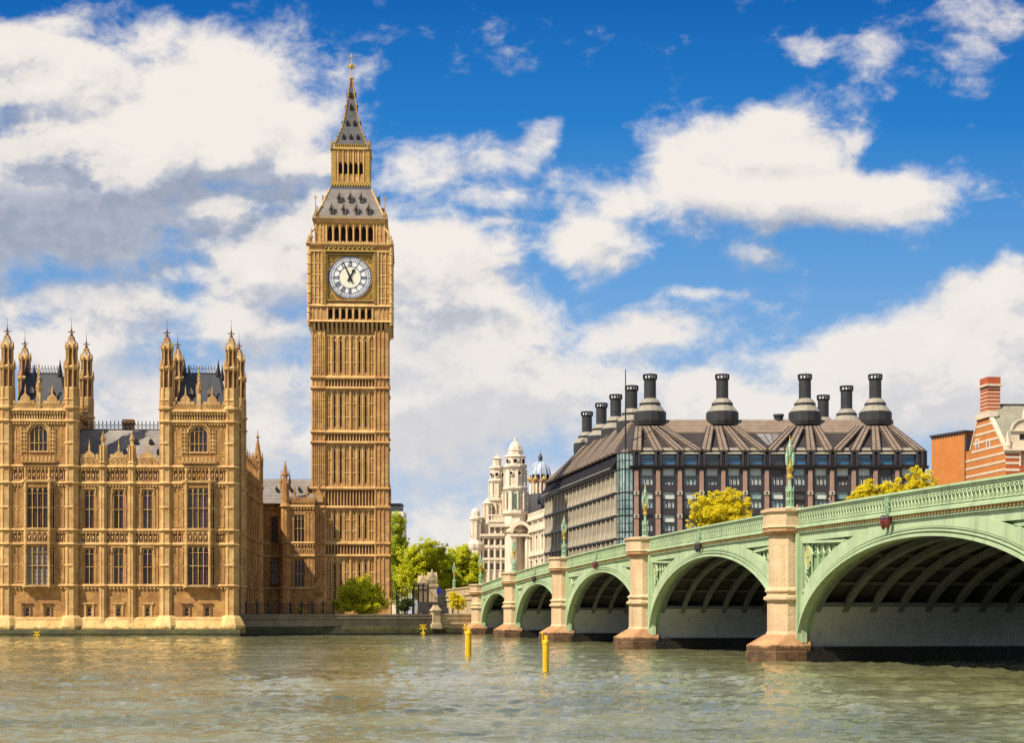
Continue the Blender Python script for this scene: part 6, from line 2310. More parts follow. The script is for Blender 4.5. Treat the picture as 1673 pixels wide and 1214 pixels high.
def make_white_palace():
    Y0 = 380.0
    root = thing('white_stone_palace', 'ornate pale stone building with domed turrets and columns behind the bridge', 'palace', (0, 0, 0))
    X_ = lambda px, dy=0: at(px, Y0 + dy)
    Z_ = lambda py, dy=0: zat(py, Y0 + dy)
    u = Y0 / F

    def tower(cpx, dy, prof, holes=(), cols=(), n=8):
        m = MB()
        cx, cy = X_(cpx, dy), Y0 + dy
        m.lathe(cx, cy, [(r * 1.10 * u, Z_(py, dy)) for py, r in prof], n)
        for (p0, p1, r, cnt, rad) in cols:
            for i in range(cnt):
                a = 2 * math.pi * i / cnt + 0.2
                m.tube([(cx + r * 1.10 * u * math.cos(a), cy + r * 1.10 * u * math.sin(a), Z_(p0, dy)), (cx + r * 1.10 * u * math.cos(a), cy + r * 1.10 * u * math.sin(a), Z_(p1, dy))], rad * u, 7)
                m.lathe(cx + r * 1.10 * u * math.cos(a), cy + r * 1.10 * u * math.sin(a), [(rad * 1.4 * u, Z_(p1, dy) - 0.3), (rad * 1.5 * u, Z_(p1, dy))], 6)
        o = m.build('turret', M['portland'], root)
        for (py, r, rr, cnt) in holes:
            for i in range(cnt):
                a = -math.pi / 2 + (i - (cnt - 1) / 2) * 0.80
                h = MB(Matrix.Translation((cx + r * 1.10 * u * math.cos(a), cy + r * 1.10 * u * math.sin(a), Z_(py, dy))) @ Matrix.Rotation(a + math.pi / 2, 4, 'Z'))
                h.prism([(rr * u * math.cos(k * math.pi / 5), rr * 1.25 * u * math.sin(k * math.pi / 5)) for k in range(10)], -0.12, 0.3)
                h.build('round_window', M['belfry_dark'], o)
                hr = MB(h.M)
                hr.ring(0, 0, rr * u * 1.25, 0.13, -0.12, 10, rr * u * 1.5)
                hr.build('round_frame', M['portland'], o)
        return o
    tower(842, 0, [(940, 17), (872, 17), (870, 20), (866, 20), (864, 17), (842, 17), (840, 21), (836, 21), (834, 17), (804, 17), (800, 20), (797, 20), (795, 15.5), (768, 15.5), (764, 19), (761, 19), (759, 15), (750, 15), (747, 17), (745, 16),
                   (744, 12), (738, 12), (736.5, 13), (735.5, 11), (731, 10), (727, 8), (723, 5), (721, 2), (716, 1.4), (714, 0.3)],
          holes=((755, 15.2, 3.1, 3), (775, 15.6, 2.6, 2)), cols=((834, 804, 18.5, 12, 1.6), (795, 768, 16.5, 8, 1.4)))
    tower(812, 6, [(940, 12), (885, 12), (882, 15), (878, 15), (876, 12), (858, 12), (855, 15), (851, 15), (850, 11.5), (822, 11.5), (819, 14), (816, 14), (814, 11), (790, 11), (787, 13.5), (784, 13.5), (782, 10.5), (769, 10.5), (766, 12.5), (763, 12),
                   (762, 7), (752, 7), (750, 8.5), (748, 5), (745, 1), (742, 0.2)],
          holes=((777, 10.8, 2.7, 3),), cols=((850, 823, 12.5, 10, 1.5), (814, 790, 11.8, 8, 1.3)))
    tower(796, 4, [(940, 8), (860, 8), (857, 10), (853, 10), (851, 7), (826, 7), (823, 8.5), (820, 5), (814, 0.5)], cols=((851, 826, 7.5, 8, 1.2),))
    tower(777, 2, [(940, 9), (900, 9), (896, 11), (890, 12), (886, 10), (882, 7.5), (852, 7.5), (849, 9.5), (846, 9.5), (844, 7), (836, 7), (833, 5), (830, 1.0)], cols=((882, 852, 7.8, 8, 1.0),))
    # continuous main front between the turrets, storeys of pedimented windows under deep cornices
    mf = MB()
    xa, xb, yf = X_(769), X_(858), Y0 + 2.2
    rows = [(931, 920), (911, 899), (890, 880), (871, 861)]
    hs = []
    for r_, (pa, pb) in enumerate(rows):
        for i in range(9):
            q = xa + (i + 0.5) * (xb - xa) / 9
            if r_ < 3 or q > X_(798):
                hs.append((q - 0.42, q + 0.42, Z_(pa), Z_(pb)))
    mf.wall(xa, xb, 0, Z_(876), yf, 0.6, [h for h in hs if h[3] < Z_(876)])
    mf.wall(X_(798), xb, Z_(876), Z_(853), yf, 0.6, [h for h in hs if h[2] > Z_(876)])
    for py, e in ((915, 0.6), (895, 0.6), (876, 1.0), (853, 1.1)):
        a = xa if py > 860 else X_(798)
        mf.box(a, xb, yf - e, yf + 0.05, Z_(py), Z_(py) + 0.55)
        mf.box(a, xb, yf - e * 0.55, yf + 0.05, Z_(py) - 0.5, Z_(py) - 0.002)
    for i in range(10):
        q = xa + i * (xb - xa) / 9
        mf.tube([(q, yf - 0.25, 0), (q, yf - 0.25, Z_(877))], 0.30, 8)
    k = X_(798)
    while k < xb:
        mf.lathe(k, yf - 0.5, [(0.2, Z_(853) + 0.55), (0.13, Z_(853) + 1.0), (0.2, Z_(853) + 1.5)], 6)
        k += 0.8
    mf.box(X_(798), xb, yf - 0.75, yf - 0.25, Z_(853) + 1.5, Z_(853) + 1.8)
    mf.build('front_wall', M['portland'], root)
    for h in hs:
        w = MB()
        w.box(h[0] - 0.25, h[1] + 0.25, yf - 0.3, yf, h[3] + 0.05, h[3] + 0.3)
        w.arch_fill(h[0], h[1], h[3] - 0.35, h[3], yf + 0.02, yf + 0.4, 5, False)
        w.box((h[0] + h[1]) / 2 - 0.05, (h[0] + h[1]) / 2 + 0.05, yf + 0.35, yf + 0.48, h[2], h[3])
        w.prism([(h[0] - 0.3, h[3] + 0.3), (h[1] + 0.3, h[3] + 0.3), ((h[0] + h[1]) / 2, h[3] + 0.75)], yf - 0.3, yf)
        w.box(h[0] - 0.15, h[1] + 0.15, yf - 0.2, yf, h[2] - 0.2, h[2] - 0.02)
        wo = w.build('window', M['portland'], root)
        MB().poly((h[0], yf + 0.5, h[2]), (h[1], yf + 0.5, h[2]), (h[1], yf + 0.5, h[3]), (h[0], yf + 0.5, h[3])).build('pane', M['glass_warm'], wo)
    bk = MB()
    bk.box(X_(770), X_(838), Y0 + 4, Y0 + 40, 0, Z_(856))
    bk.box(X_(787), X_(838), Y0 + 3.5, Y0 + 30, 0, Z_(842))
    bk.box(X_(822), X_(878, 5), Y0 + 3, Y0 + 30, Z_(856), Z_(806))
    bk.box(X_(801), X_(842), Y0 + 5, Y0 + 26, 0, Z_(812))
    bk.box(X_(838), X_(884, 6), Y0 + 5.5, Y0 + 26, 0, Z_(822))
    for q in (806, 813, 820, 827):
        bk.lathe(X_(q), Y0 + 5, [(0.5, Z_(812)), (0.7, Z_(809)), (0.35, Z_(804)), (0.05, Z_(800))], 7)
    bk.box(X_(800), X_(843), Y0 + 4.5, Y0 + 5.2, Z_(814), Z_(811))
    bk.box(X_(768), X_(838), Y0 + 3.6, Y0 + 4.6, Z_(884), Z_(878))
    bk.box(X_(800), X_(852), Y0 - 2.4, Y0 - 1.2, Z_(862), Z_(857))
    bk.build('wall', M['portland'], root)
    # curved pediment and tall shuttered window on the main tower
    pd = MB()
    pts = [(X_(851 + 13 * math.cos(R(a))), Z_(873 - 14 * math.sin(R(a)))) for a in range(0, 181, 15)]
    pts2 = [(X_(851 + 17 * math.cos(R(a))), Z_(872 - 19 * math.sin(R(a)))) for a in range(0, 181, 15)]
    pd.band(pts, pts2, Y0 - 4.0, Y0 - 2.0)
    pd.box(X_(833), X_(870), Y0 - 4.0, Y0 - 2.0, Z_(878), Z_(874))
    for q in (836, 841, 861, 866):
        pd.tube([(X_(q), Y0 - 3.2, 2), (X_(q), Y0 - 3.2, Z_(878))], 0.5, 8)
    pd.build('pediment', M['portland'], root)
    sh = MB()
    sh.box(X_(840), X_(847), Y0 - 2.9, Y0 - 1.8, Z_(832), Z_(808))
    so = sh.build('shutter', M['green_shutter'], root)
    # receding right wing with windows
    WN = Frame(X_(852), Y0 - 3, math.atan2(-14, 9.0))
    ang = math.atan2(-16.0, 8.5)
    Lw = 28.0
    ox, oy = X_(856), Y0 + 6
    ex, ey = at(900, 352.0), 352.0
    Lw = math.hypot(ex - ox, ey - oy)
    ang = math.atan2(ey - oy, ex - ox)
    WM = Matrix.Translation((ox, oy, 0)) @ Matrix.Rotation(ang, 4, 'Z')
    wg = MB(WM)
    zt = zat(848, 365)
    rows = [(6.0, 9.2), (11.6, 15.2), (17.4, 20.6)]
    holes = []
    nwin = 5
    for i in range(nwin):
        x = (i + 0.5) * Lw / nwin
        for (a, b) in rows:
            holes.append((x - 0.9, x + 0.9, a, b))
    wg.wall(0, Lw, 0, zt, 0, 0.7, holes)
    for z in (10.2, 16.2, 21.6, zt):
        wg.box(-0.3, Lw + 0.3, -0.6, 0.1, z, z + 0.5)
    for i in range(nwin + 1):
        x = i * Lw / nwin
        wg.box(x - 0.4, x + 0.4, -0.35, 0.05, 0, zt)
    k = 0.5
    while k < Lw:
        wg.lathe(k, -0.2, [(0.22, zt + 0.5), (0.16, zt + 1.0), (0.22, zt + 1.5)], 6)
        k += 0.9
    wg.box(0, Lw, -0.4, 0.0, zt + 1.5, zt + 1.8)
    wg.box(0, Lw + 3, 0.75, 20, 0, zt)
    wg.build('wing_wall', M['portland'], root)
    for i in range(nwin):
        x = (i + 0.5) * Lw / nwin
        for (a, b) in rows:
            w = MB(WM)
            w.box(x - 0.9, x + 0.9, 0.45, 0.55, (a + b) / 2 - 0.08, (a + b) / 2 + 0.08)
            w.box(x - 0.06, x + 0.06, 0.45, 0.55, a, b)
            w.box(x - 1.15, x + 1.15, -0.3, 0.0, b + 0.05, b + 0.4)
            wo = w.build('window', M['portland'], root)
            MB(WM).poly((x - 0.9, 0.6, a), (x + 0.9, 0.6, a), (x + 0.9, 0.6, b), (x - 0.9, 0.6, b)).build('pane', M['glass'], wo)
    rf = MB(WM)
    rf.add([(4, 1.2, zt + 0.2), (Lw + 3, 1.2, zt + 0.2), (Lw + 3, 7, zt + 7.5), (7, 7, zt + 7.5), (Lw + 3, 16, zt + 7.5), (7, 16, zt + 7.5)], [(0, 1, 2, 3), (3, 2, 4, 5)])
    rf.build('roof', M['slate'], root)
    return root


def make_domed_tower():
    Y0 = 395.0
    u = Y0 / F
    root = thing('domed_tower', 'grey blue ribbed lead dome on a round brick drum between the white and dark buildings', 'domed tower', (at(883, Y0), Y0, 0))
    Z_ = lambda py: zat(py, Y0)
    d = MB()
    prof = [(16.3, 786), (16.2, 778)] + [(16.0 * math.cos(R(a)), 778 - 24 * math.sin(R(a))) for a in (12, 24, 36, 48, 60, 72)] + [(3.6, 755)]
    d.lathe(0, 0, [(r * u, Z_(py)) for r, py in prof], 24)
    do = d.build('dome', M['lead_dome'], root, smooth=True)
    rb = MB()
    for i in range(12):
        a = i * math.pi / 6
        rb.tube([(r * u * 1.02 * math.cos(a), r * u * 1.02 * math.sin(a), Z_(py)) for r, py in prof], 0.16, 5)
    rb.build('dome_rib', M['lead_dome'], do)
    for i in range(12):
        a = (i + 0.5) * math.pi / 6
        lu = MB(Matrix.Rotation(a + math.pi / 2, 4, 'Z'))
        lu.prism([(-0.5, Z_(784)), (0.5, Z_(784)), (0.5, Z_(778)), (0, Z_(775.5)), (-0.5, Z_(778))], -16.4 * u, -14.5 * u)
        lu.build('lucarne', M['belfry_dark'], do)
    ln = MB().lathe(0, 0, [(4.2 * u, Z_(757)), (3.6 * u, Z_(755)), (3.2 * u, Z_(749)), (4.2 * u, Z_(748)), (3.4 * u, Z_(746)), (1.6 * u, Z_(743)), (0.4 * u, Z_(740.5)), (0.2 * u, Z_(736))], 10)
    ln.build('lantern', M['slate'], do)
    dr = MB().lathe(0, 0, [(15.5 * u, 0), (15.5 * u, Z_(800)), (15.5 * u, Z_(791)), (18 * u, Z_(789)), (18 * u, Z_(786)), (16 * u, Z_(785))], 24)
    dro = dr.build('drum', M['pink'], root)
    cl = MB()
    for i in range(16):
        a = i * math.pi / 8
        cl.tube([(16.3 * u * math.cos(a), 16.3 * u * math.sin(a), Z_(808)), (16.3 * u * math.cos(a), 16.3 * u * math.sin(a), Z_(790))], 0.32, 6)
    cl.build('column', M['portland'], dro)
    gd = MB()
    for i in range(8):
        a = i * math.pi / 4 + 0.3
        gd.lathe(18 * u * math.cos(a), 18 * u * math.sin(a), [(0.55, Z_(787)), (0.75, Z_(784)), (0.3, Z_(781)), (0.05, Z_(778))], 7)
    gd.build('urn', M['gold_dull'], dro)
    mr = MB().lathe(0, 0, [(22 * u, 0), (22 * u, Z_(852)), (18 * u, Z_(812)), (17 * u, Z_(806))], 16)
    mr.build('mansard', M['slate'], root)
    return root


def make_brick_block():
    nx, ny = at(1576, 285.0), 285.0
    fx, fy = at(1522, 293.5), 293.5
    L = math.hypot(nx - fx, ny - fy)
    ang = math.atan2(ny - fy, nx - fx)
    root = thing('brick_building', 'windowless flat topped orange brick block beside the striped gable', 'building', (fx, fy, 0), ang)
    H = zat(706.5, 285)
    m = MB().box(0, L, 0, 9, 0, H)
    m.build('wall', M['brick'], root)
    c = MB().box(-0.25, L + 0.25, -0.25, 9.25, H, H + 0.35)
    for i in range(12):
        c.box(i * L / 12 + 0.1, i * L / 12 + 0.45, -0.14, 0.0, H - 0.35, H - 0.002)
    c.build('coping', M['gutter_dark'], root)
    p = MB().box(L - 0.02, L + 0.5, 0.0, 0.9, 0, H - 0.4)
    p.build('downpipe', M['gutter_dark'], root)


def make_striped_house():
    nx, ny = at(1643, 268.0), 268.0
    fx, fy = at(1578, 284.5), 284.5
    L = math.hypot(nx - fx, ny - fy)
    ang = math.atan2(ny - fy, nx - fx)
    root = thing('striped_brick_house', 'orange brick house with pale stone bands, steep gable and tall striped chimney', 'house', (fx, fy, 0), ang)
    G = Frame(fx, fy, ang)
    gx = lambda px: G.x(px)
    gz = lambda py, px: G.z(py, gx(px))
    zb = gz(737, 1640)
    apx0, apx1 = gx(1598), gx(1617)
    za = gz(684, 1608)
    wl = MB()
    wl.prism([(0, 0), (L, 0), (L, zb), (apx1, za), (apx0, za), (gx(1586), gz(736, 1586)), (0, gz(738, 1580))], 0, 7)
    wl.build('gable_wall', M['brick'], root)
    bands = MB()
    z = zb - 14
    while z < za - 0.2:
        f = 0 if z < zb - 0.4 else (z - zb) / (za - zb)
        a = (0 if f == 0 else gx(1586) + (apx0 - gx(1586)) * f)
        b = L if f == 0 else L + (apx1 - L) * f
        bands.box(a + 0.02, b - 0.02, -0.06, 0.06, z, z + 0.38)
        z += 1.35
    build_each(bands, 'stone_band', M['band_stone'], root)
    cp = MB()
    cp.bar((L + 0.1, 0.2, zb), (apx1 + 0.1, 0.2, za), 0.7, 0.35)
    cp.bar((gx(1586) - 0.1, 0.2, gz(736, 1586)), (apx0 - 0.1, 0.2, za), 0.7, 0.35)
    cp.box(apx0 - 0.5, apx1 + 0.5, -0.3, 1.2, za, za + 0.9)
    cp.build('coping', M['band_stone'], root)
    win = []
    for px in (1597, 1615):
        q = gx(px)
        z0 = gz(733, px)
        w = MB()
        w.box(q - 0.75, q - 0.5, -0.1, 0.1, z0, z0 + 1.3)
        w.box(q + 0.5, q + 0.75, -0.1, 0.1, z0, z0 + 1.3)
        w.box(q - 0.75, q + 0.75, -0.1, 0.1, z0 + 1.3, z0 + 1.6)
        wo = w.build('window', M['band_stone'], root)
        MB().poly((q - 0.5, -0.02, z0), (q + 0.5, -0.02, z0), (q + 0.5, -0.02, z0 + 1.3), (q - 0.5, -0.02, z0 + 1.3)).build('pane', M['glass_pale'], wo)
    # chimney
    ch, cb, cc = MB(), MB(), MB()
    cx0, cx1 = gx(1600.5), gx(1612.5)
    cy1 = 2.3
    z0, z1 = za + 0.9, gz(633, 1606)
    ch.box(cx0, cx1, 0.1, cy1, z0, z1)
    z = z0 + 0.2
    while z < z1 - 0.3:
        cb.box(cx0 - 0.03, cx1 + 0.03, 0.07, cy1 + 0.03, z, z + 0.17)
        z += 0.62
    cc.box(cx0 - 0.35, cx1 + 0.35, -0.25, cy1 + 0.35, z1, z1 + 0.35)
    ch.box(cx0 - 0.05, cx1 + 0.05, 0.05, cy1 + 0.05, z1 + 0.351, gz(618, 1606))
    ho = ch.build('chimney', M['brick_red'], root)
    cb.build('chimney_band', M['band_stone'], ho)
    cc.build('chimney_cap', M['band_stone'], ho)
    # front facing us: red brick with pale bands and a stone dormer
    FM = Matrix.Translation((L, 0, 0)) @ Matrix.Rotation(-ang, 4, 'Z')
    fw = MB(FM)
    W = 16.0
    wz0 = zat(772, 268) 
    dx = lambda px: at(px, 268.0) - nx
    dz = lambda py: zat(py, 268.0)
    wx0 = dx(1668)
    fw.wall(0, W, 0, dz(737), 0, 0.5, [(wx0, wx0 + 1.3, dz(760), dz(738.5)), (wx0 + 3.2, wx0 + 4.5, dz(760), dz(738.5))])
    fw.build('front_wall', M['brick_red'], root)
    fb = MB(FM)
    for py in (770, 759, 749, 741):
        fb.box(0, wx0 - 0.2, -0.06, 0.1, dz(py), dz(py) + 0.42)
        fb.box(wx0 + 1.5, wx0 + 3.0, -0.06, 0.1, dz(py), dz(py) + 0.42)
    fb.box(-0.4, W, -0.55, 0.1, dz(737), dz(734))
    fb.box(wx0 - 0.25, wx0, -0.1, 0.1, dz(762), dz(737))
    fb.box(wx0 + 1.3, wx0 + 1.55, -0.1, 0.1, dz(762), dz(737))
    build_each(fb, 'stone_band', M['band_stone'], root)
    for q in (wx0, wx0 + 3.2):
        w = MB(FM)
        for f in (0.33, 0.66):
            w.box(q + 1.3 * f - 0.05, q + 1.3 * f + 0.05, 0.3, 0.4, dz(760), dz(738.5))
        for f in (0.3, 0.6):
            zz = dz(760) + (dz(738.5) - dz(760)) * f
            w.box(q, q + 1.3, 0.3, 0.4, zz, zz + 0.1)
        wo = w.build('window', M['band_stone'], root)
        MB(FM).poly((q, 0.42, dz(760)), (q + 1.3, 0.42, dz(760)), (q + 1.3, 0.42, dz(738.5)), (q, 0.42, dz(738.5))).build('pane', M['glass'], wo)
    dm = MB(FM)
    d0, d1 = dx(1652), dx(1696)
    dmid = (d0 + d1) / 2
    dm.wall(d0, d1, dz(734), dz(705), 0.1, 0.4, [(dx(1666), dx(1682), dz(719), dz(709))])
    dm.box(d0 - 0.3, d1 + 0.3, -0.2, 0.4, dz(705), dz(703))
    arc = [(dmid + (d1 - d0) * 0.46 * math.cos(R(a)), dz(703) + 1.7 * math.sin(R(a))) for a in range(0, 181, 15)]
    dm.prism(arc, 0.0, 0.5)
    arc2 = [(dmid + (d1 - d0) * 0.52 * math.cos(R(a)), dz(703) + 2.0 * math.sin(R(a))) for a in range(0, 181, 15)]
    dm.band(arc, arc2, -0.25, 0.3)
    dm.lathe(dmid, 0.2, [(0.5, dz(686)), (0.3, dz(682)), (0.35, dz(675)), (0.1, dz(670)), (0.02, dz(664))], 8)
    for q in (d0 - 0.5, d1 + 0.5):
        dm.lathe(q, 0.2, [(0.45, dz(734)), (0.6, dz(728)), (0.35, dz(718)), (0.2, dz(712)), (0.05, dz(705))], 8)
        dm.ring(q, dz(722), 0.5, 0.12, 0.0, 10)
    do = dm.build('dormer', M['band_stone'], root)
    MB(FM).poly((dx(1666), 0.4, dz(719)), (dx(1682), 0.4, dz(719)), (dx(1682), 0.4, dz(709)), (dx(1666), 0.4, dz(709))).build('pane', M['glass'], do)
    rf = MB(FM)
    rz = zat(662, 276)
    rf.add([(0.35, 0.3, dz(735)), (W, 0.3, dz(735)), (W, 8.5, rz), (-0.55, 8.5, rz), (W, 16, dz(735)), (-1.2, 16, dz(735))], [(0, 1, 2, 3), (3, 2, 4, 5), (0, 3, 5)])
    rf.build('roof', M['green_slate'], root)
    rc = MB(FM)
    rc.box(-0.5, W, 8.35, 8.65, rz, rz + 0.25)
    rc.build('roof_ridge', M['slate'], root)
    return root


make_white_palace()
make_domed_tower()
make_brick_block()
make_striped_house()

# pale block glimpsed right of the clock tower, above the trees
def make_distant_block():
    Y0 = 470.0
    X0, X1 = at(628, Y0), at(659, Y0)
    root = thing('distant_building', 'grey flat roofed block peeping out beside the clock tower above the trees', 'building', (X0, Y0, 0))
    w = X1 - X0
    h = zat(836, Y0)
    holes = [(0.5 + i * w / 4, 0.5 + i * w / 4 + w / 7, h - 3.2 - 3.4 * j, h - 1.4 - 3.4 * j) for i in range(4) for j in range(5)]
    m = MB().wall(0, w, 0, h, 0, 0.4, holes)
    m.box(0, w, 0.9, 14, 0, h)
    m.build('wall', M['portland'], root)
    for hl in holes:
        MB().poly((hl[0], 0.4, hl[2]), (hl[1], 0.4, hl[2]), (hl[1], 0.4, hl[3]), (hl[0], 0.4, hl[3])).build('window', M['glass'], root)
    r = MB().box(w * 0.15, w * 0.85, 2, 12, h, zat(823, Y0))
    r.box(w * 0.1, w * 0.9, 1.6, 12.4, zat(823, Y0), zat(822, Y0))
    r.build('plant_room', M['slate'], root)


make_distant_block()


# ------------------------------------------------------------------ embankment walls
def make_quay():
    ax, ay = at(391, 237.0), 237.0
    bx, by = BF.world(-3.2, -0.6)
    L = math.hypot(bx - ax, by - ay)
    ang = math.atan2(by - ay, bx - ax)
    root = thing('embankment_wall', 'long low stained embankment wall with dark weed at the waterline', 'river wall', (ax, ay, 0), ang)
    K = Frame(ax, ay, ang)
    xs = K.x(711)
    w = MB()
    w.taper(0, xs, -0.25, 2.0, 1.45, xs, 0, -0.05, 2.0, 2.35) if False else w.box(0, xs, -0.05, 2.0, 1.30, 2.42)
    w.build('wall', M['quay'], root)
    c = MB()
    c.box(0, xs, -0.30, 1.0, 2.42, 2.62)
    c.box(0, xs, -0.16, 0.8, 2.62, 2.86)
    c.box(0, xs, -0.26, 0.9, 2.86, 3.08)
    c.build('coping', M['quay'], root)
    w2 = MB()
    w2.box(xs, L, -0.10, 2.0, 0.85, 2.35)
    w2.build('end_wall', M['quay_light'], root)
    c2 = MB()
    c2.box(xs, L, -0.22, 0.9, 2.35, 2.55)
    c2.box(xs, L, -0.32, 0.9, 1.55, 1.75)
    c2.box(xs, L, -0.14, 0.8, 2.55, 2.95)
    c2.box(xs, L, -0.26, 0.9, 2.95, 3.15)
    c2.build('end_coping', M['quay_light'], root)
    a = MB()
    a.taper(0, L, -0.75, 2.0, -1.0, 0, L, -0.38, 2.0, 0.85)
    a.taper(0, xs, -0.38, 2.0, 0.851, 0, xs, -0.12, 2.0, 1.30)
    a.build('weed_band', M['algae'], root)
    t = MB()
    t.taper(0, L, -0.95, 1.0, -1.0, 0, L, -0.80, 1.0, 0.28)
    t.build('tide_step', M['tide'], root)
    # stone post where the pale end begins
    p = thing('stone_post', 'squat pale stone post with a stepped cap on the embankment wall', 'stone post', (*K.world(xs, -0.2), 0), ang)
    b = MB()
    b.box(-0.78, 0.78, -0.62, 0.6, 0.80, 1.55)
    b.taper(-0.70, 0.70, -0.55, 0.6, 1.55, -0.60, 0.60, -0.48, 0.6, 1.85)
    b.box(-0.58, 0.58, -0.46, 0.58, 1.85, 3.55)
    b.build('shaft', M['quay_light'], p)
    cp = MB()
    cp.box(-0.74, 0.74, -0.62, 0.74, 3.55, 3.75)
    cp.taper(-0.66, 0.66, -0.54, 0.66, 3.75, -0.32, 0.32, -0.26, 0.38, 4.35)
    cp.box(-0.32, 0.32, -0.26, 0.38, 4.351, 4.50)
    cp.build('cap', M['quay_light'], p)
    return K, xs, L


QK, QXS, QL = make_quay()


def make_far_quay():
    ax, ay = BF.world(0.5, WID + 1.0)
    root = thing('river_wall', 'grey river wall on the far bank seen through the arches beyond the bridge', 'river wall', (ax, ay, 0), -0.12)
    MB().box(0, 260, 0, 3, -1, 3.6).build('wall', M['quay'], root)
    MB().box(0, 260, -0.3, 1, 3.6, 3.9).build('coping', M['quay_light'], root)


make_far_quay()


# ------------------------------------------------------------------ railings on the terrace, gate, sign
def railing(name, label, cat, p0, p1, z0, z1, step=0.34, group=None, posts=5):
    L = math.hypot(p1[0] - p0[0], p1[1] - p0[1])
    t = thing(name, label, cat, (p0[0], p0[1], z0), math.atan2(p1[1] - p0[1], p1[0] - p0[0]), group)
    h = z1 - z0
    b = MB()
    n = int(L / step)
    for i in range(n + 1):
        x = i * L / n
        b.lathe(x, 0, [(0.035, 0), (0.035, h - 0.25), (0.07, h - 0.2), (0.01, h)], 4)
    b.build('bars', M['iron'], t)
    r = MB()
    r.box(0, L, -0.04, 0.04, 0.20, 0.28)
    r.box(0, L, -0.04, 0.04, h - 0.36, h - 0.28)
    r.build('rail', M['iron'], t)
    for i in range(posts):
        x = i * L / (posts - 1)
        p = MB()
        p.box(x - 0.10, x + 0.10, -0.10, 0.10, 0, h)
        p.lathe(x, 0, [(0.14, h), (0.16, h + 0.08), (0.02, h + 0.3)], 6)
        p.build('post', M['iron'], t)
    return t


railing('iron_railing', 'dark spiked iron railing on the terrace below the palace side', 'railing', (at(402, 241), 241), (at(545, 247.0), 247.0), 2.9, 4.75, posts=9)
railing('iron_fence', 'tall dark iron fence between the clock tower and the stone gate piers', 'fence', (at(648, 292), 292), (at(674, 292), 292), 2.9, 7.3, 0.30, posts=4)
railing('iron_gate', 'tall blue grey iron gate between the stone gate piers', 'gate', (at(676, 286), 286), (at(699, 282), 282), 2.9, 8.2, 0.26, posts=4)


def gate_pier(px, Y, wpx, top, label):
    t = thing('gate_pier', label, 'gate pier', (at(px, Y), Y, 2.9), 0.2, 'stone gate piers beside the iron gate')
    w = wpx * Y / F / 2
    z = zat(top, Y) - 2.9
    b = MB()
    b.box(-w * 1.2, w * 1.2, -w * 1.2, w * 1.2, 0, 0.9)
    b.box(-w, w, -w, w, 0.9, z * 0.62)
    b.build('shaft', M['quay_light'], t)
    c = MB()
    c.box(-w * 1.25, w * 1.25, -w * 1.25, w * 1.25, z * 0.62, z * 0.67)
    c.prism([(-w * 1.05, z * 0.67), (w * 1.05, z * 0.67), (w * 1.05, z * 0.76), (0, z * 0.94), (-w * 1.05, z * 0.76)], -w, w)
    c.M = Matrix.Rotation(R(90), 4, 'Z')
    c.prism([(-w, z * 0.671), (w, z * 0.671), (w, z * 0.755), (0, z * 0.93), (-w, z * 0.755)], -w * 1.05, w * 1.05)
    c.M = None
    c.lathe(0, 0, [(w * 0.16, z * 0.9), (w * 0.26, z * 0.96), (0.02, z)], 6)
    c.build('cap', M['quay_light'], t)


gate_pier(690, 290, 14, 936, 'pale gabled stone gate pier at the back of the iron gate')
gate_pier(706, 284, 15, 930, 'pale gabled stone gate pier beside the blue sign')
sg = thing('street_sign', 'small blue sign on a thin post by the gate pier', 'sign', (at(717, 280), 280, 2.9))
MB().tube([(0, 0, 0), (0, 0, 5.2)], 0.06, 6).build('post', M['iron'], sg)
M['sign_blue'] = material('blue_sign_enamel', (0.015, 0.02, 0.22), 0.35, 0.1, 1.0)
MB().box(-0.36, 0.36, -0.10, -0.04, 3.6, 4.6).build('panel', M['sign_blue'], sg)
wv = thing('parked_van', 'dark van parked behind the wall between the gate and the stone post', 'van', (at(708, 268), 268, 2.9), 0.1)


def van(t):
    body = MB()
    body.prism([(-2.4, 0.35), (2.4, 0.35), (2.4, 1.15), (1.75, 1.35), (1.15, 2.15), (-2.3, 2.2), (-2.42, 1.9)], -0.95, 0.95)
    body.build('body', M['lamp_black'], t)
    g = MB()
    g.prism([(1.08, 2.0), (1.62, 1.38), (0.5, 1.38), (0.5, 2.0)], -0.97, -0.94)
    g.prism([(0.3, 2.0), (0.3, 1.38), (-0.8, 1.38), (-0.8, 2.0)], -0.97, -0.94)
    g.build('window', M['glass'], t)
    for x in (-1.5, 1.5):
        w = MB()
        w.prism([(x + 0.36 * math.cos(i * math.pi / 8), 0.36 + 0.36 * math.sin(i * math.pi / 8)) for i in range(16)], -0.99, -0.75)
        w.build('wheel', M['iron'], t)


van(wv)


# ------------------------------------------------------------------ yellow river markers
M['yellow'] = material('marker_yellow', (0.80, 0.48, 0.010), 0.5, 0.2, 1.0, streak=0.3, spec=0.4)


def river_post(px, py_top, py_water, label):
    Y = EYE * F / (py_water - HY)
    X_ = at(px, Y)
    t = thing('river_post', label, 'marker post', (X_, Y, 0), group='yellow posts standing in the river')
    h = zat(py_top, Y)
    r = 5.2 * Y / F
    p = MB().lathe(0, 0, [(r, -2.0), (r, h * 0.72)], 14)
    p.build('pile', M['yellow'], t)
    c = MB().lathe(0, 0, [(r * 1.12, h * 0.70), (r * 1.12, h * 0.76), (r * 0.95, h * 0.80)], 14)
    c.box(-r * 0.55, r * 0.55, -r * 0.4, r * 0.4, h * 0.76, h * 0.93)
    c.tube([(-r * 1.0, 0, h * 0.74), (-r * 1.0, 0, h)], r * 0.16, 6)
    c.lathe(-r * 1.0, 0, [(r * 0.34, h * 0.96), (r * 0.36, h * 1.0), (0.02, h * 1.04)], 8)
    c.build('head', M['yellow'], t)


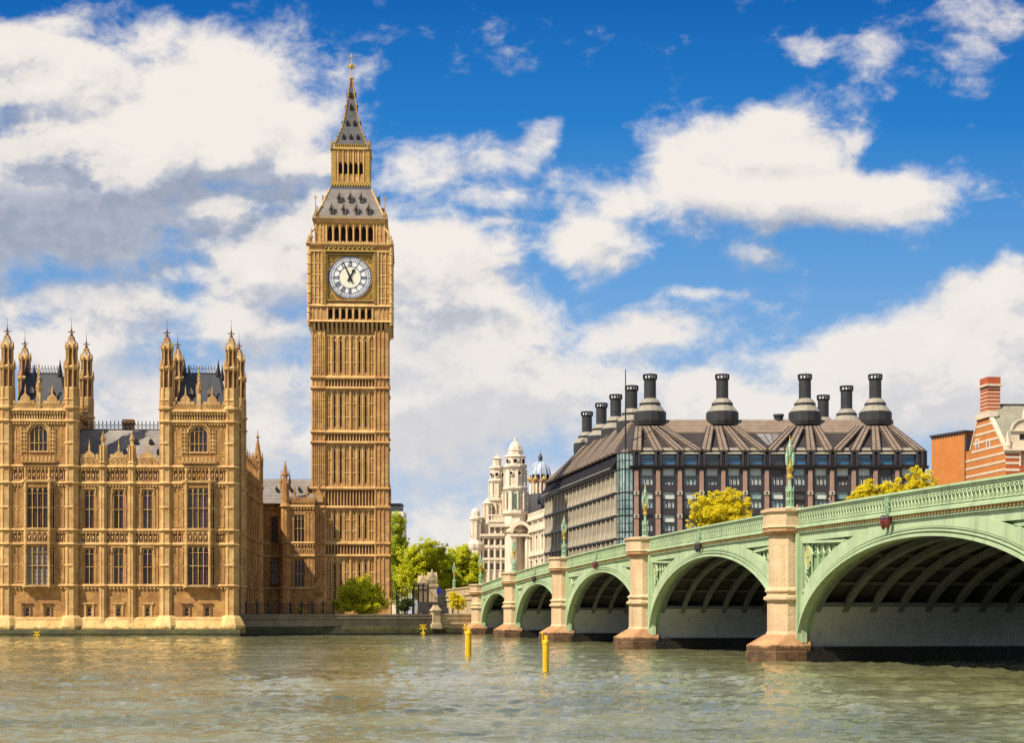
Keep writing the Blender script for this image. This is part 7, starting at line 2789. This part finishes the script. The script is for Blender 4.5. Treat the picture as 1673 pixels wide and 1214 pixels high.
river_post(765, 1022, 1073, 'shorter yellow post in the river before the embankment end')
river_post(891.5, 1034, 1097, 'taller nearer yellow post in the river before the second pier')


def wall_marker(px, py, Y, label, s=1.0):
    t = thing('channel_marker', label, 'channel marker', (at(px, Y), Y, 0), group='small yellow cross markers along the river walls')
    z = zat(py, Y)
    b = MB()
    b.tube([(0, 0, -1), (0, 0, z + 0.5 * s)], 0.10 * s, 6)
    b.tube([(0.25 * s, 0, -1), (0.1 * s, 0, z)], 0.08 * s, 6)
    b.build('post', M['yellow'], t)
    c = MB()
    c.bar((-0.55 * s, 0, z - 0.35 * s), (0.55 * s, 0, z + 0.40 * s), 0.18 * s)
    c.bar((-0.55 * s, 0, z + 0.40 * s), (0.55 * s, 0, z - 0.35 * s), 0.18 * s)
    c.box(-0.4 * s, 0.4 * s, -0.08, 0.08, z - 1.2 * s, z - 1.0 * s)
    c.build('cross', M['yellow'], t)


wall_marker(60, 1036, 224.5, 'small yellow marker at the foot of the palace wall', 0.75)
wall_marker(691, 1025, 244.0, 'small yellow marker at the foot of the embankment wall', 0.85)


# ------------------------------------------------------------------ trees and shrubs
def leaf_material(name, c1, c2, c3):
    m = bpy.data.materials.new(name)
    m.use_nodes = True
    g = NT(m.node_tree)
    b = g.n['Principled BSDF']
    out = g.n['Material Output']
    pos = g.node('ShaderNodeNewGeometry').outputs['Position']
    n = g.noise(pos, 0.55, 3, 0.6)
    n2 = g.noise(pos, 2.6, 2, 0.5)
    col = g.mix(g.ss(n, 0.32, 0.68), c1, c2)
    col = g.mix(g.ss(n2, 0.45, 0.75), col, c3)
    g.l.new(col, b.inputs['Base Color'])
    b.inputs['Roughness'].default_value = 0.6
    b.inputs['Specular IOR Level'].default_value = 0.25
    tr = g.node('ShaderNodeBsdfTranslucent')
    g.l.new(col, tr.inputs['Color'])
    mx = g.node('ShaderNodeMixShader')
    mx.inputs[0].default_value = 0.55
    g.l.new(b.outputs[0], mx.inputs[1])
    g.l.new(tr.outputs[0], mx.inputs[2])
    g.l.new(mx.outputs[0], out.inputs[0])
    return m


M['leaf_yellow'] = leaf_material('golden_leaves', (0.74, 0.58, 0.012), (0.86, 0.74, 0.025), (0.90, 0.84, 0.07))
M['leaf_lime'] = leaf_material('lime_leaves', (0.46, 0.50, 0.012), (0.70, 0.70, 0.020), (0.82, 0.76, 0.04))
M['leaf_green'] = leaf_material('fresh_green_leaves', (0.34, 0.42, 0.016), (0.54, 0.60, 0.025), (0.68, 0.68, 0.04))
M['leaf_dark'] = leaf_material('dark_green_leaves', (0.03, 0.055, 0.012), (0.06, 0.10, 0.015), (0.10, 0.14, 0.02))
M['leaf_willow'] = leaf_material('willow_leaves', (0.50, 0.52, 0.012), (0.74, 0.72, 0.02), (0.88, 0.82, 0.05))
M['bark'] = material('bark', (0.10, 0.075, 0.05), 0.9, 0.4, 1.5, bump=0.6, bscale=6)


def tree(label, base, lobes, mat, n, leaf=0.30, trunk_r=0.28, name='tree', cat='tree', group=None, seed=1, gap=0.0, droop=0.0):
    """lobes: (dx, dy, dz, rx, ry, rz) from the foot; leaves lie mostly in the outer shell of each lobe, in clumps"""
    rnd = random.Random(seed)
    t = thing(name, label, cat, base, 0, group)
    tk = MB()
    top = max(l[2] for l in lobes)
    low = min(l[2] - l[5] * 0.6 for l in lobes)
    h0 = max(0.5, low)
    tk.tube([(0, 0, -0.3), (0.05, 0, h0 * 0.5), (rnd.uniform(-.2, .2), 0, h0), (rnd.uniform(-.3, .3), 0, (h0 + top) / 2)], [trunk_r * 1.3, trunk_r, trunk_r * 0.8, trunk_r * 0.35], 8)
    for l in lobes:
        for _ in range(4):
            z0 = rnd.uniform(h0 * 0.8, max(h0, l[2]) * 0.85)
            e = (l[0] + rnd.uniform(-.7, .7) * l[3], l[1] + rnd.uniform(-.7, .7) * l[4], l[2] + rnd.uniform(-.3, .7) * l[5])
            m = ((e[0]) * 0.5, e[1] * 0.5, (z0 + e[2]) / 2 + 0.2)
            tk.tube([(0, 0, z0), m, e], [trunk_r * 0.4, trunk_r * 0.22, 0.02], 5)
    tk.build('trunk', M['bark'], t)
    vol = [l[3] * l[4] * l[5] for l in lobes]
    cr = MB()
    vs, fs = [], []
    clumps = []
    for l, v in zip(lobes, vol):
        k = max(40, int(170 * (v / max(vol)) ** 0.67))
        for _ in range(k):
            while True:
                d = Vector((rnd.gauss(0, 1), rnd.gauss(0, 1), rnd.gauss(0, 1)))
                if d.length > 0.1:
                    break
            d.normalize()
            r = rnd.uniform(0.45, 1.08)
            sz = rnd.uniform(0.14, 0.30) * (l[3] * l[4] * l[5]) ** (1 / 3)
            clumps.append((l[0] + d.x * r * l[3], l[1] + d.y * r * l[4], l[2] + d.z * r * l[5], sz))
    tot = sum(c[3] ** 2 for c in clumps)
    for c in clumps:
        m = int(n * c[3] ** 2 / tot) + 3
        for _ in range(m):
            d = Vector((rnd.gauss(0, 1), rnd.gauss(0, 1), rnd.gauss(0, 1))).normalized() * (rnd.random() ** 0.45) * c[3]
            p = Vector((c[0] + d.x, c[1] + d.y, c[2] + d.z * 0.8 - droop * d.length))
            if p.z < 0.05:
                p.z = 0.05 + rnd.random() * 0.2
            a = Vector((rnd.gauss(0, 1), rnd.gauss(0, 1), rnd.gauss(0, 0.45) - droop)).normalized()
            b = a.cross(Vector((rnd.gauss(-0.8, 0.7), rnd.gauss(-0.8, 0.7), rnd.gauss(1.1, 0.6)))).normalized()
            s = leaf * rnd.uniform(0.6, 1.3)
            o = len(vs)
            vs += [tuple(p - a * s * 0.6), tuple(p + b * s * 0.32), tuple(p + a * s * 0.6), tuple(p - b * s * 0.32)]
            fs.append((o, o + 1, o + 2, o + 3))
    cr.v, cr.f = vs, fs
    cr.build('crown', mat, t)
    return t


def px_lobes(base, Y, items, dep=0.8):
    """lobes from photo ellipses (column, row, half width, half height)"""
    u = Y / F
    return [(at(px, Y) - base[0], dy, zat(py, Y) - base[2], w * u, max(w, h) * u * dep, h * u) for (px, py, w, h, dy) in items]


def ptree(label, px, Y, zb, items, mat, n, **kw):
    base = (at(px, Y), Y, zb)
    return tree(label, base, px_lobes(base, Y, items), mat, n, **kw)


GRP = 'trees on the far bank'
ptree('yellow leaved tree with a wide flat top behind the middle of the bridge', 1168, 246, 2.9,
      [(1143, 826, 18, 22, 0), (1168, 822, 20, 24, 0.5), (1198, 822, 20, 24, 0), (1180, 845, 42, 30, 0), (1216, 832, 12, 20, 0), (1135, 850, 16, 16, 0)],
      M['leaf_yellow'], 26000, leaf=0.26, group=GRP, seed=3)
ptree('round topped yellow tree rising highest, beside the orange brick block', 1505, 240, 2.9,
      [(1503, 788, 22, 25, 0), (1488, 802, 22, 22, 0), (1521, 800, 16, 22, 0), (1505, 825, 32, 36, 0)],
      M['leaf_yellow'], 18000, leaf=0.26, group=GRP, seed=4)
ptree('yellow tree in the middle of the clump before the dark office building', 1460, 240, 2.9,
      [(1460, 802, 22, 21, 0), (1438, 808, 20, 20, 0), (1460, 830, 36, 34, 0)],
      M['leaf_yellow'], 16000, leaf=0.26, group=GRP, seed=5)
ptree('lowest yellow tree of the clump before the dark office building', 1412, 240, 2.9,
      [(1416, 803, 17, 20, 0), (1406, 815, 16, 18, 0), (1412, 835, 26, 28, 0), (1386, 823, 11, 10, 0)],
      M['leaf_yellow'], 12000, leaf=0.26, group=GRP, seed=6)
ptree('tall thin leaved green tree close behind the clock tower', 650, 330, 2.9,
      [(648, 860, 15, 24, 0), (643, 900, 20, 28, 0), (656, 935, 20, 26, 0), (645, 962, 20, 24, 0), (660, 890, 10, 16, 0)],
      M['leaf_green'], 18000, leaf=0.34, group=GRP, seed=7)
ptree('large lime green tree with a full round crown beyond the gate piers', 688, 318, 2.9,
      [(694, 906, 30, 26, 0), (670, 925, 22, 30, 0), (716, 915, 22, 28, 0), (690, 950, 40, 30, 1)],
      M['leaf_lime'], 30000, leaf=0.32, group=GRP, seed=8)
ptree('darker green tree filling in behind the gate piers', 722, 325, 2.9,
      [(722, 930, 22, 28, 0), (738, 950, 22, 24, 0), (712, 958, 22, 22, 0)],
      M['leaf_green'], 16000, leaf=0.34, group=GRP, seed=9)
ptree('golden green tree at the foot of the white stone building', 756, 335, 2.9,
      [(752, 915, 26, 24, 0), (772, 925, 18, 24, 0), (740, 932, 20, 24, 0), (760, 948, 32, 22, 0)],
      M['leaf_lime'], 22000, leaf=0.34, group=GRP, seed=10)
ptree('yellow green willow like bush on the terrace before the clock tower', 588, 249, 2.9,
      [(588, 968, 34, 22, 0), (568, 978, 22, 18, 0), (610, 976, 20, 20, 0), (588, 954, 18, 12, 0), (590, 990, 42, 12, 0), (562, 964, 9, 9, 0), (618, 962, 8, 10, 0), (600, 946, 7, 8, 0), (573, 952, 8, 8, 0), (550, 985, 9, 11, 0), (630, 985, 8, 10, 0)],
      M['leaf_willow'], 22000, leaf=0.24, trunk_r=0.12, name='bush', cat='bush', seed=11, droop=0.25)
ptree('straggly yellow shrub below the bridge end by the river wall', 748, 257, 2.9,
      [(742, 982, 8, 14, 0), (752, 986, 10, 12, 0), (738, 974, 5, 8, 0)],
      M['leaf_yellow'], 2200, leaf=0.22, trunk_r=0.08, name='shrub', cat='shrub', seed=12)
ptree('tiny bright green weed on the terrace below the link range', 490, 245, 2.9,
      [(490, 997, 4, 7, 0)], M['leaf_lime'], 350, leaf=0.2, trunk_r=0.04, name='weed', cat='plant', seed=13)
ptree('dark round shrub behind the terrace wall near the iron fence', 661, 268, 2.9,
      [(660, 990, 14, 10, 0), (668, 985, 10, 8, 0)], M['leaf_dark'], 2500, leaf=0.22, trunk_r=0.08, name='shrub', cat='shrub', seed=14)


# ------------------------------------------------------------------ people on the bridge
def limb(mb, pts, n=10):
    """tapering tube through (point, half width, half depth) stations"""
    vs, fs = [], []
    for (p, a, b) in pts:
        for k in range(n):
            w = 2 * math.pi * k / n
            vs.append((p[0] + a * math.cos(w), p[1] + b * math.sin(w), p[2]))
    for i in range(len(pts) - 1):
        for k in range(n):
            k2 = (k + 1) % n
            fs.append((i * n + k, i * n + k2, (i + 1) * n + k2, (i + 1) * n + k))
    fs += [tuple(range(n - 1, -1, -1)), tuple((len(pts) - 1) * n + k for k in range(n))]
    mb.add(vs, fs)


M['skin'] = material('skin', (0.52, 0.32, 0.22), 0.6, 0.1, 3.0)
CLOTH = {}


def cloth(name, c):
    if name not in CLOTH:
        CLOTH[name] = material(name, c, 0.85, 0.2, 2.0)
    return CLOTH[name]


def person(s, y, coat, label, trousers=(0.03, 0.035, 0.06), hair=(0.03, 0.02, 0.015), h=1.74, face=0.0):
    x0, y0 = BF.world(s, y)
    t = thing('person', label, 'person', (x0, y0, HB(s) - 1.08), BF.a + face, 'people walking along the bridge')
    k = h / 1.74
    # one continuous figure: feet, legs, hips, chest, neck and head in one surface
    b = MB()
    stations = [((0, 0, 1.44), 0.050, 0.050), ((0, 0, 1.50), 0.055, 0.058), ((0, -0.01, 1.53), 0.060, 0.075), ((0, -0.01, 1.58), 0.072, 0.090), ((0, 0, 1.64), 0.078, 0.098), ((0, 0.0, 1.70), 0.065, 0.080), ((0, 0, 1.735), 0.025, 0.03)]
    limb(b, [((p[0] * k, p[1] * k, p[2] * k), a * k, d * k) for p, a, d in stations], 12)
    b.box(-0.014 * k, 0.014 * k, -0.115 * k, -0.085 * k, 1.57 * k, 1.615 * k)
    for sg in (-1, 1):
        b.lathe(sg * 0.078 * k, 0, [(0.012 * k, 1.57 * k), (0.02 * k, 1.60 * k), (0.01 * k, 1.635 * k)], 6)
        limb(b, [((sg * (0.27 + 0.01 * i) * k, (-0.02 * i) * k, z * k), r * k, r * k) for i, (z, r) in enumerate(((0.92, 0.032), (0.86, 0.04), (0.80, 0.036), (0.76, 0.018)))], 8)
        for f in range(4):
            b.tube([(sg * (0.285) * k, (-0.075 + 0.018 * f) * k, 0.79 * k), (sg * 0.29 * k, (-0.08 + 0.018 * f) * k, 0.72 * k), (sg * 0.275 * k, (-0.085 + 0.018 * f) * k, 0.675 * k)], 0.009, 5)
        b.tube([(sg * 0.27 * k, -0.08 * k, 0.83 * k), (sg * 0.255 * k, -0.12 * k, 0.77 * k)], 0.011, 5)
    b.build('body', M['skin'], t)
    c = MB()
    limb(c, [((0, 0, z * k), a * k, d * k) for z, a, d in ((0.80, 0.185, 0.13), (0.95, 0.18, 0.125), (1.08, 0.16, 0.11), (1.25, 0.185, 0.125), (1.36, 0.205, 0.115), (1.42, 0.15, 0.085), (1.47, 0.065, 0.065))], 14)
    for sg in (-1, 1):
        limb(c, [((sg * x * k, yy * k, z * k), r * k, r * k) for x, yy, z, r in ((0.19, 0, 1.41, 0.045), (0.215, 0, 1.36, 0.062), (0.24, 0.01, 1.15, 0.052), (0.255, 0, 1.08, 0.047), (0.27, -0.02, 0.90, 0.040))], 8)
    c.build('coat', cloth('coat_%d_%d_%d' % tuple(int(v * 99) for v in coat), coat), t)
    l = MB()
    for sg in (-1, 1):
        limb(l, [((sg * 0.09 * k, sg * yy * k, z * k), r * k, r * 1.1 * k) for z, r, yy in ((0.90, 0.095, 0), (0.75, 0.088, 0.03), (0.50, 0.062, 0.09), (0.44, 0.06, 0.09), (0.28, 0.055, 0.10), (0.07, 0.042, 0.13))], 10)
    l.build('trousers', cloth('trousers_%d' % int(trousers[2] * 99), trousers), t)
    f = MB()
    for sg in (-1, 1):
        f.taper((sg * 0.09 - 0.045) * k, (sg * 0.09 + 0.045) * k, (sg * 0.13 - 0.18) * k, (sg * 0.13 + 0.07) * k, 0, (sg * 0.09 - 0.035) * k, (sg * 0.09 + 0.035) * k, (sg * 0.13 - 0.10) * k, (sg * 0.13 + 0.05) * k, 0.09 * k)
    f.build('shoes', M['iron'], t)
    hr = MB()
    limb(hr, [((0, 0.022 * k, z * k), a * k, d * k) for z, a, d in ((1.53, 0.058, 0.055), (1.60, 0.086, 0.088), (1.66, 0.088, 0.102), (1.72, 0.072, 0.088), (1.755, 0.03, 0.04))], 12)
    hr.build('hair', cloth('hair_%d' % int(hair[0] * 99), hair), t)
    return t


person(139.4, 1.6, (0.50, 0.10, 0.03), 'person in an orange coat beside the lamp on the big pier', h=1.72)
person(137.6, 2.2, (0.03, 0.05, 0.03), 'person in a dark green coat by the yellow tree and the big lamp', h=1.7)
person(146.2, 1.4, (0.14, 0.08, 0.17), 'person in a purple coat beside the lamp on the big pier', h=1.76)
person(69.6, 1.5, (0.02, 0.02, 0.025), 'person in black beside the lamp on the third pier', h=1.76)
person(75.0, 1.5, (0.02, 0.05, 0.055), 'taller of two people in dark teal standing together on the bridge', h=1.8)
person(76.3, 1.9, (0.025, 0.055, 0.05), 'shorter of two people in dark teal standing together on the bridge', h=1.74)
person(72.4, 2.0, (0.28, 0.12, 0.06), 'person in a rusty brown coat near the pair in teal', h=1.7)
person(33.5, 1.6, (0.02, 0.02, 0.03), 'person in black beside the second pier lamp', h=1.75)
person(52.5, 1.6, (0.035, 0.03, 0.03), 'person in dark grey above the second arch from the bank', h=1.75)
person(8.0, 1.5, (0.16, 0.05, 0.03), 'person in dark red near the bank end of the bridge', h=1.74)
person(4.0, 1.6, (0.25, 0.14, 0.05), 'person in a tan coat close to the last pier', h=1.7)
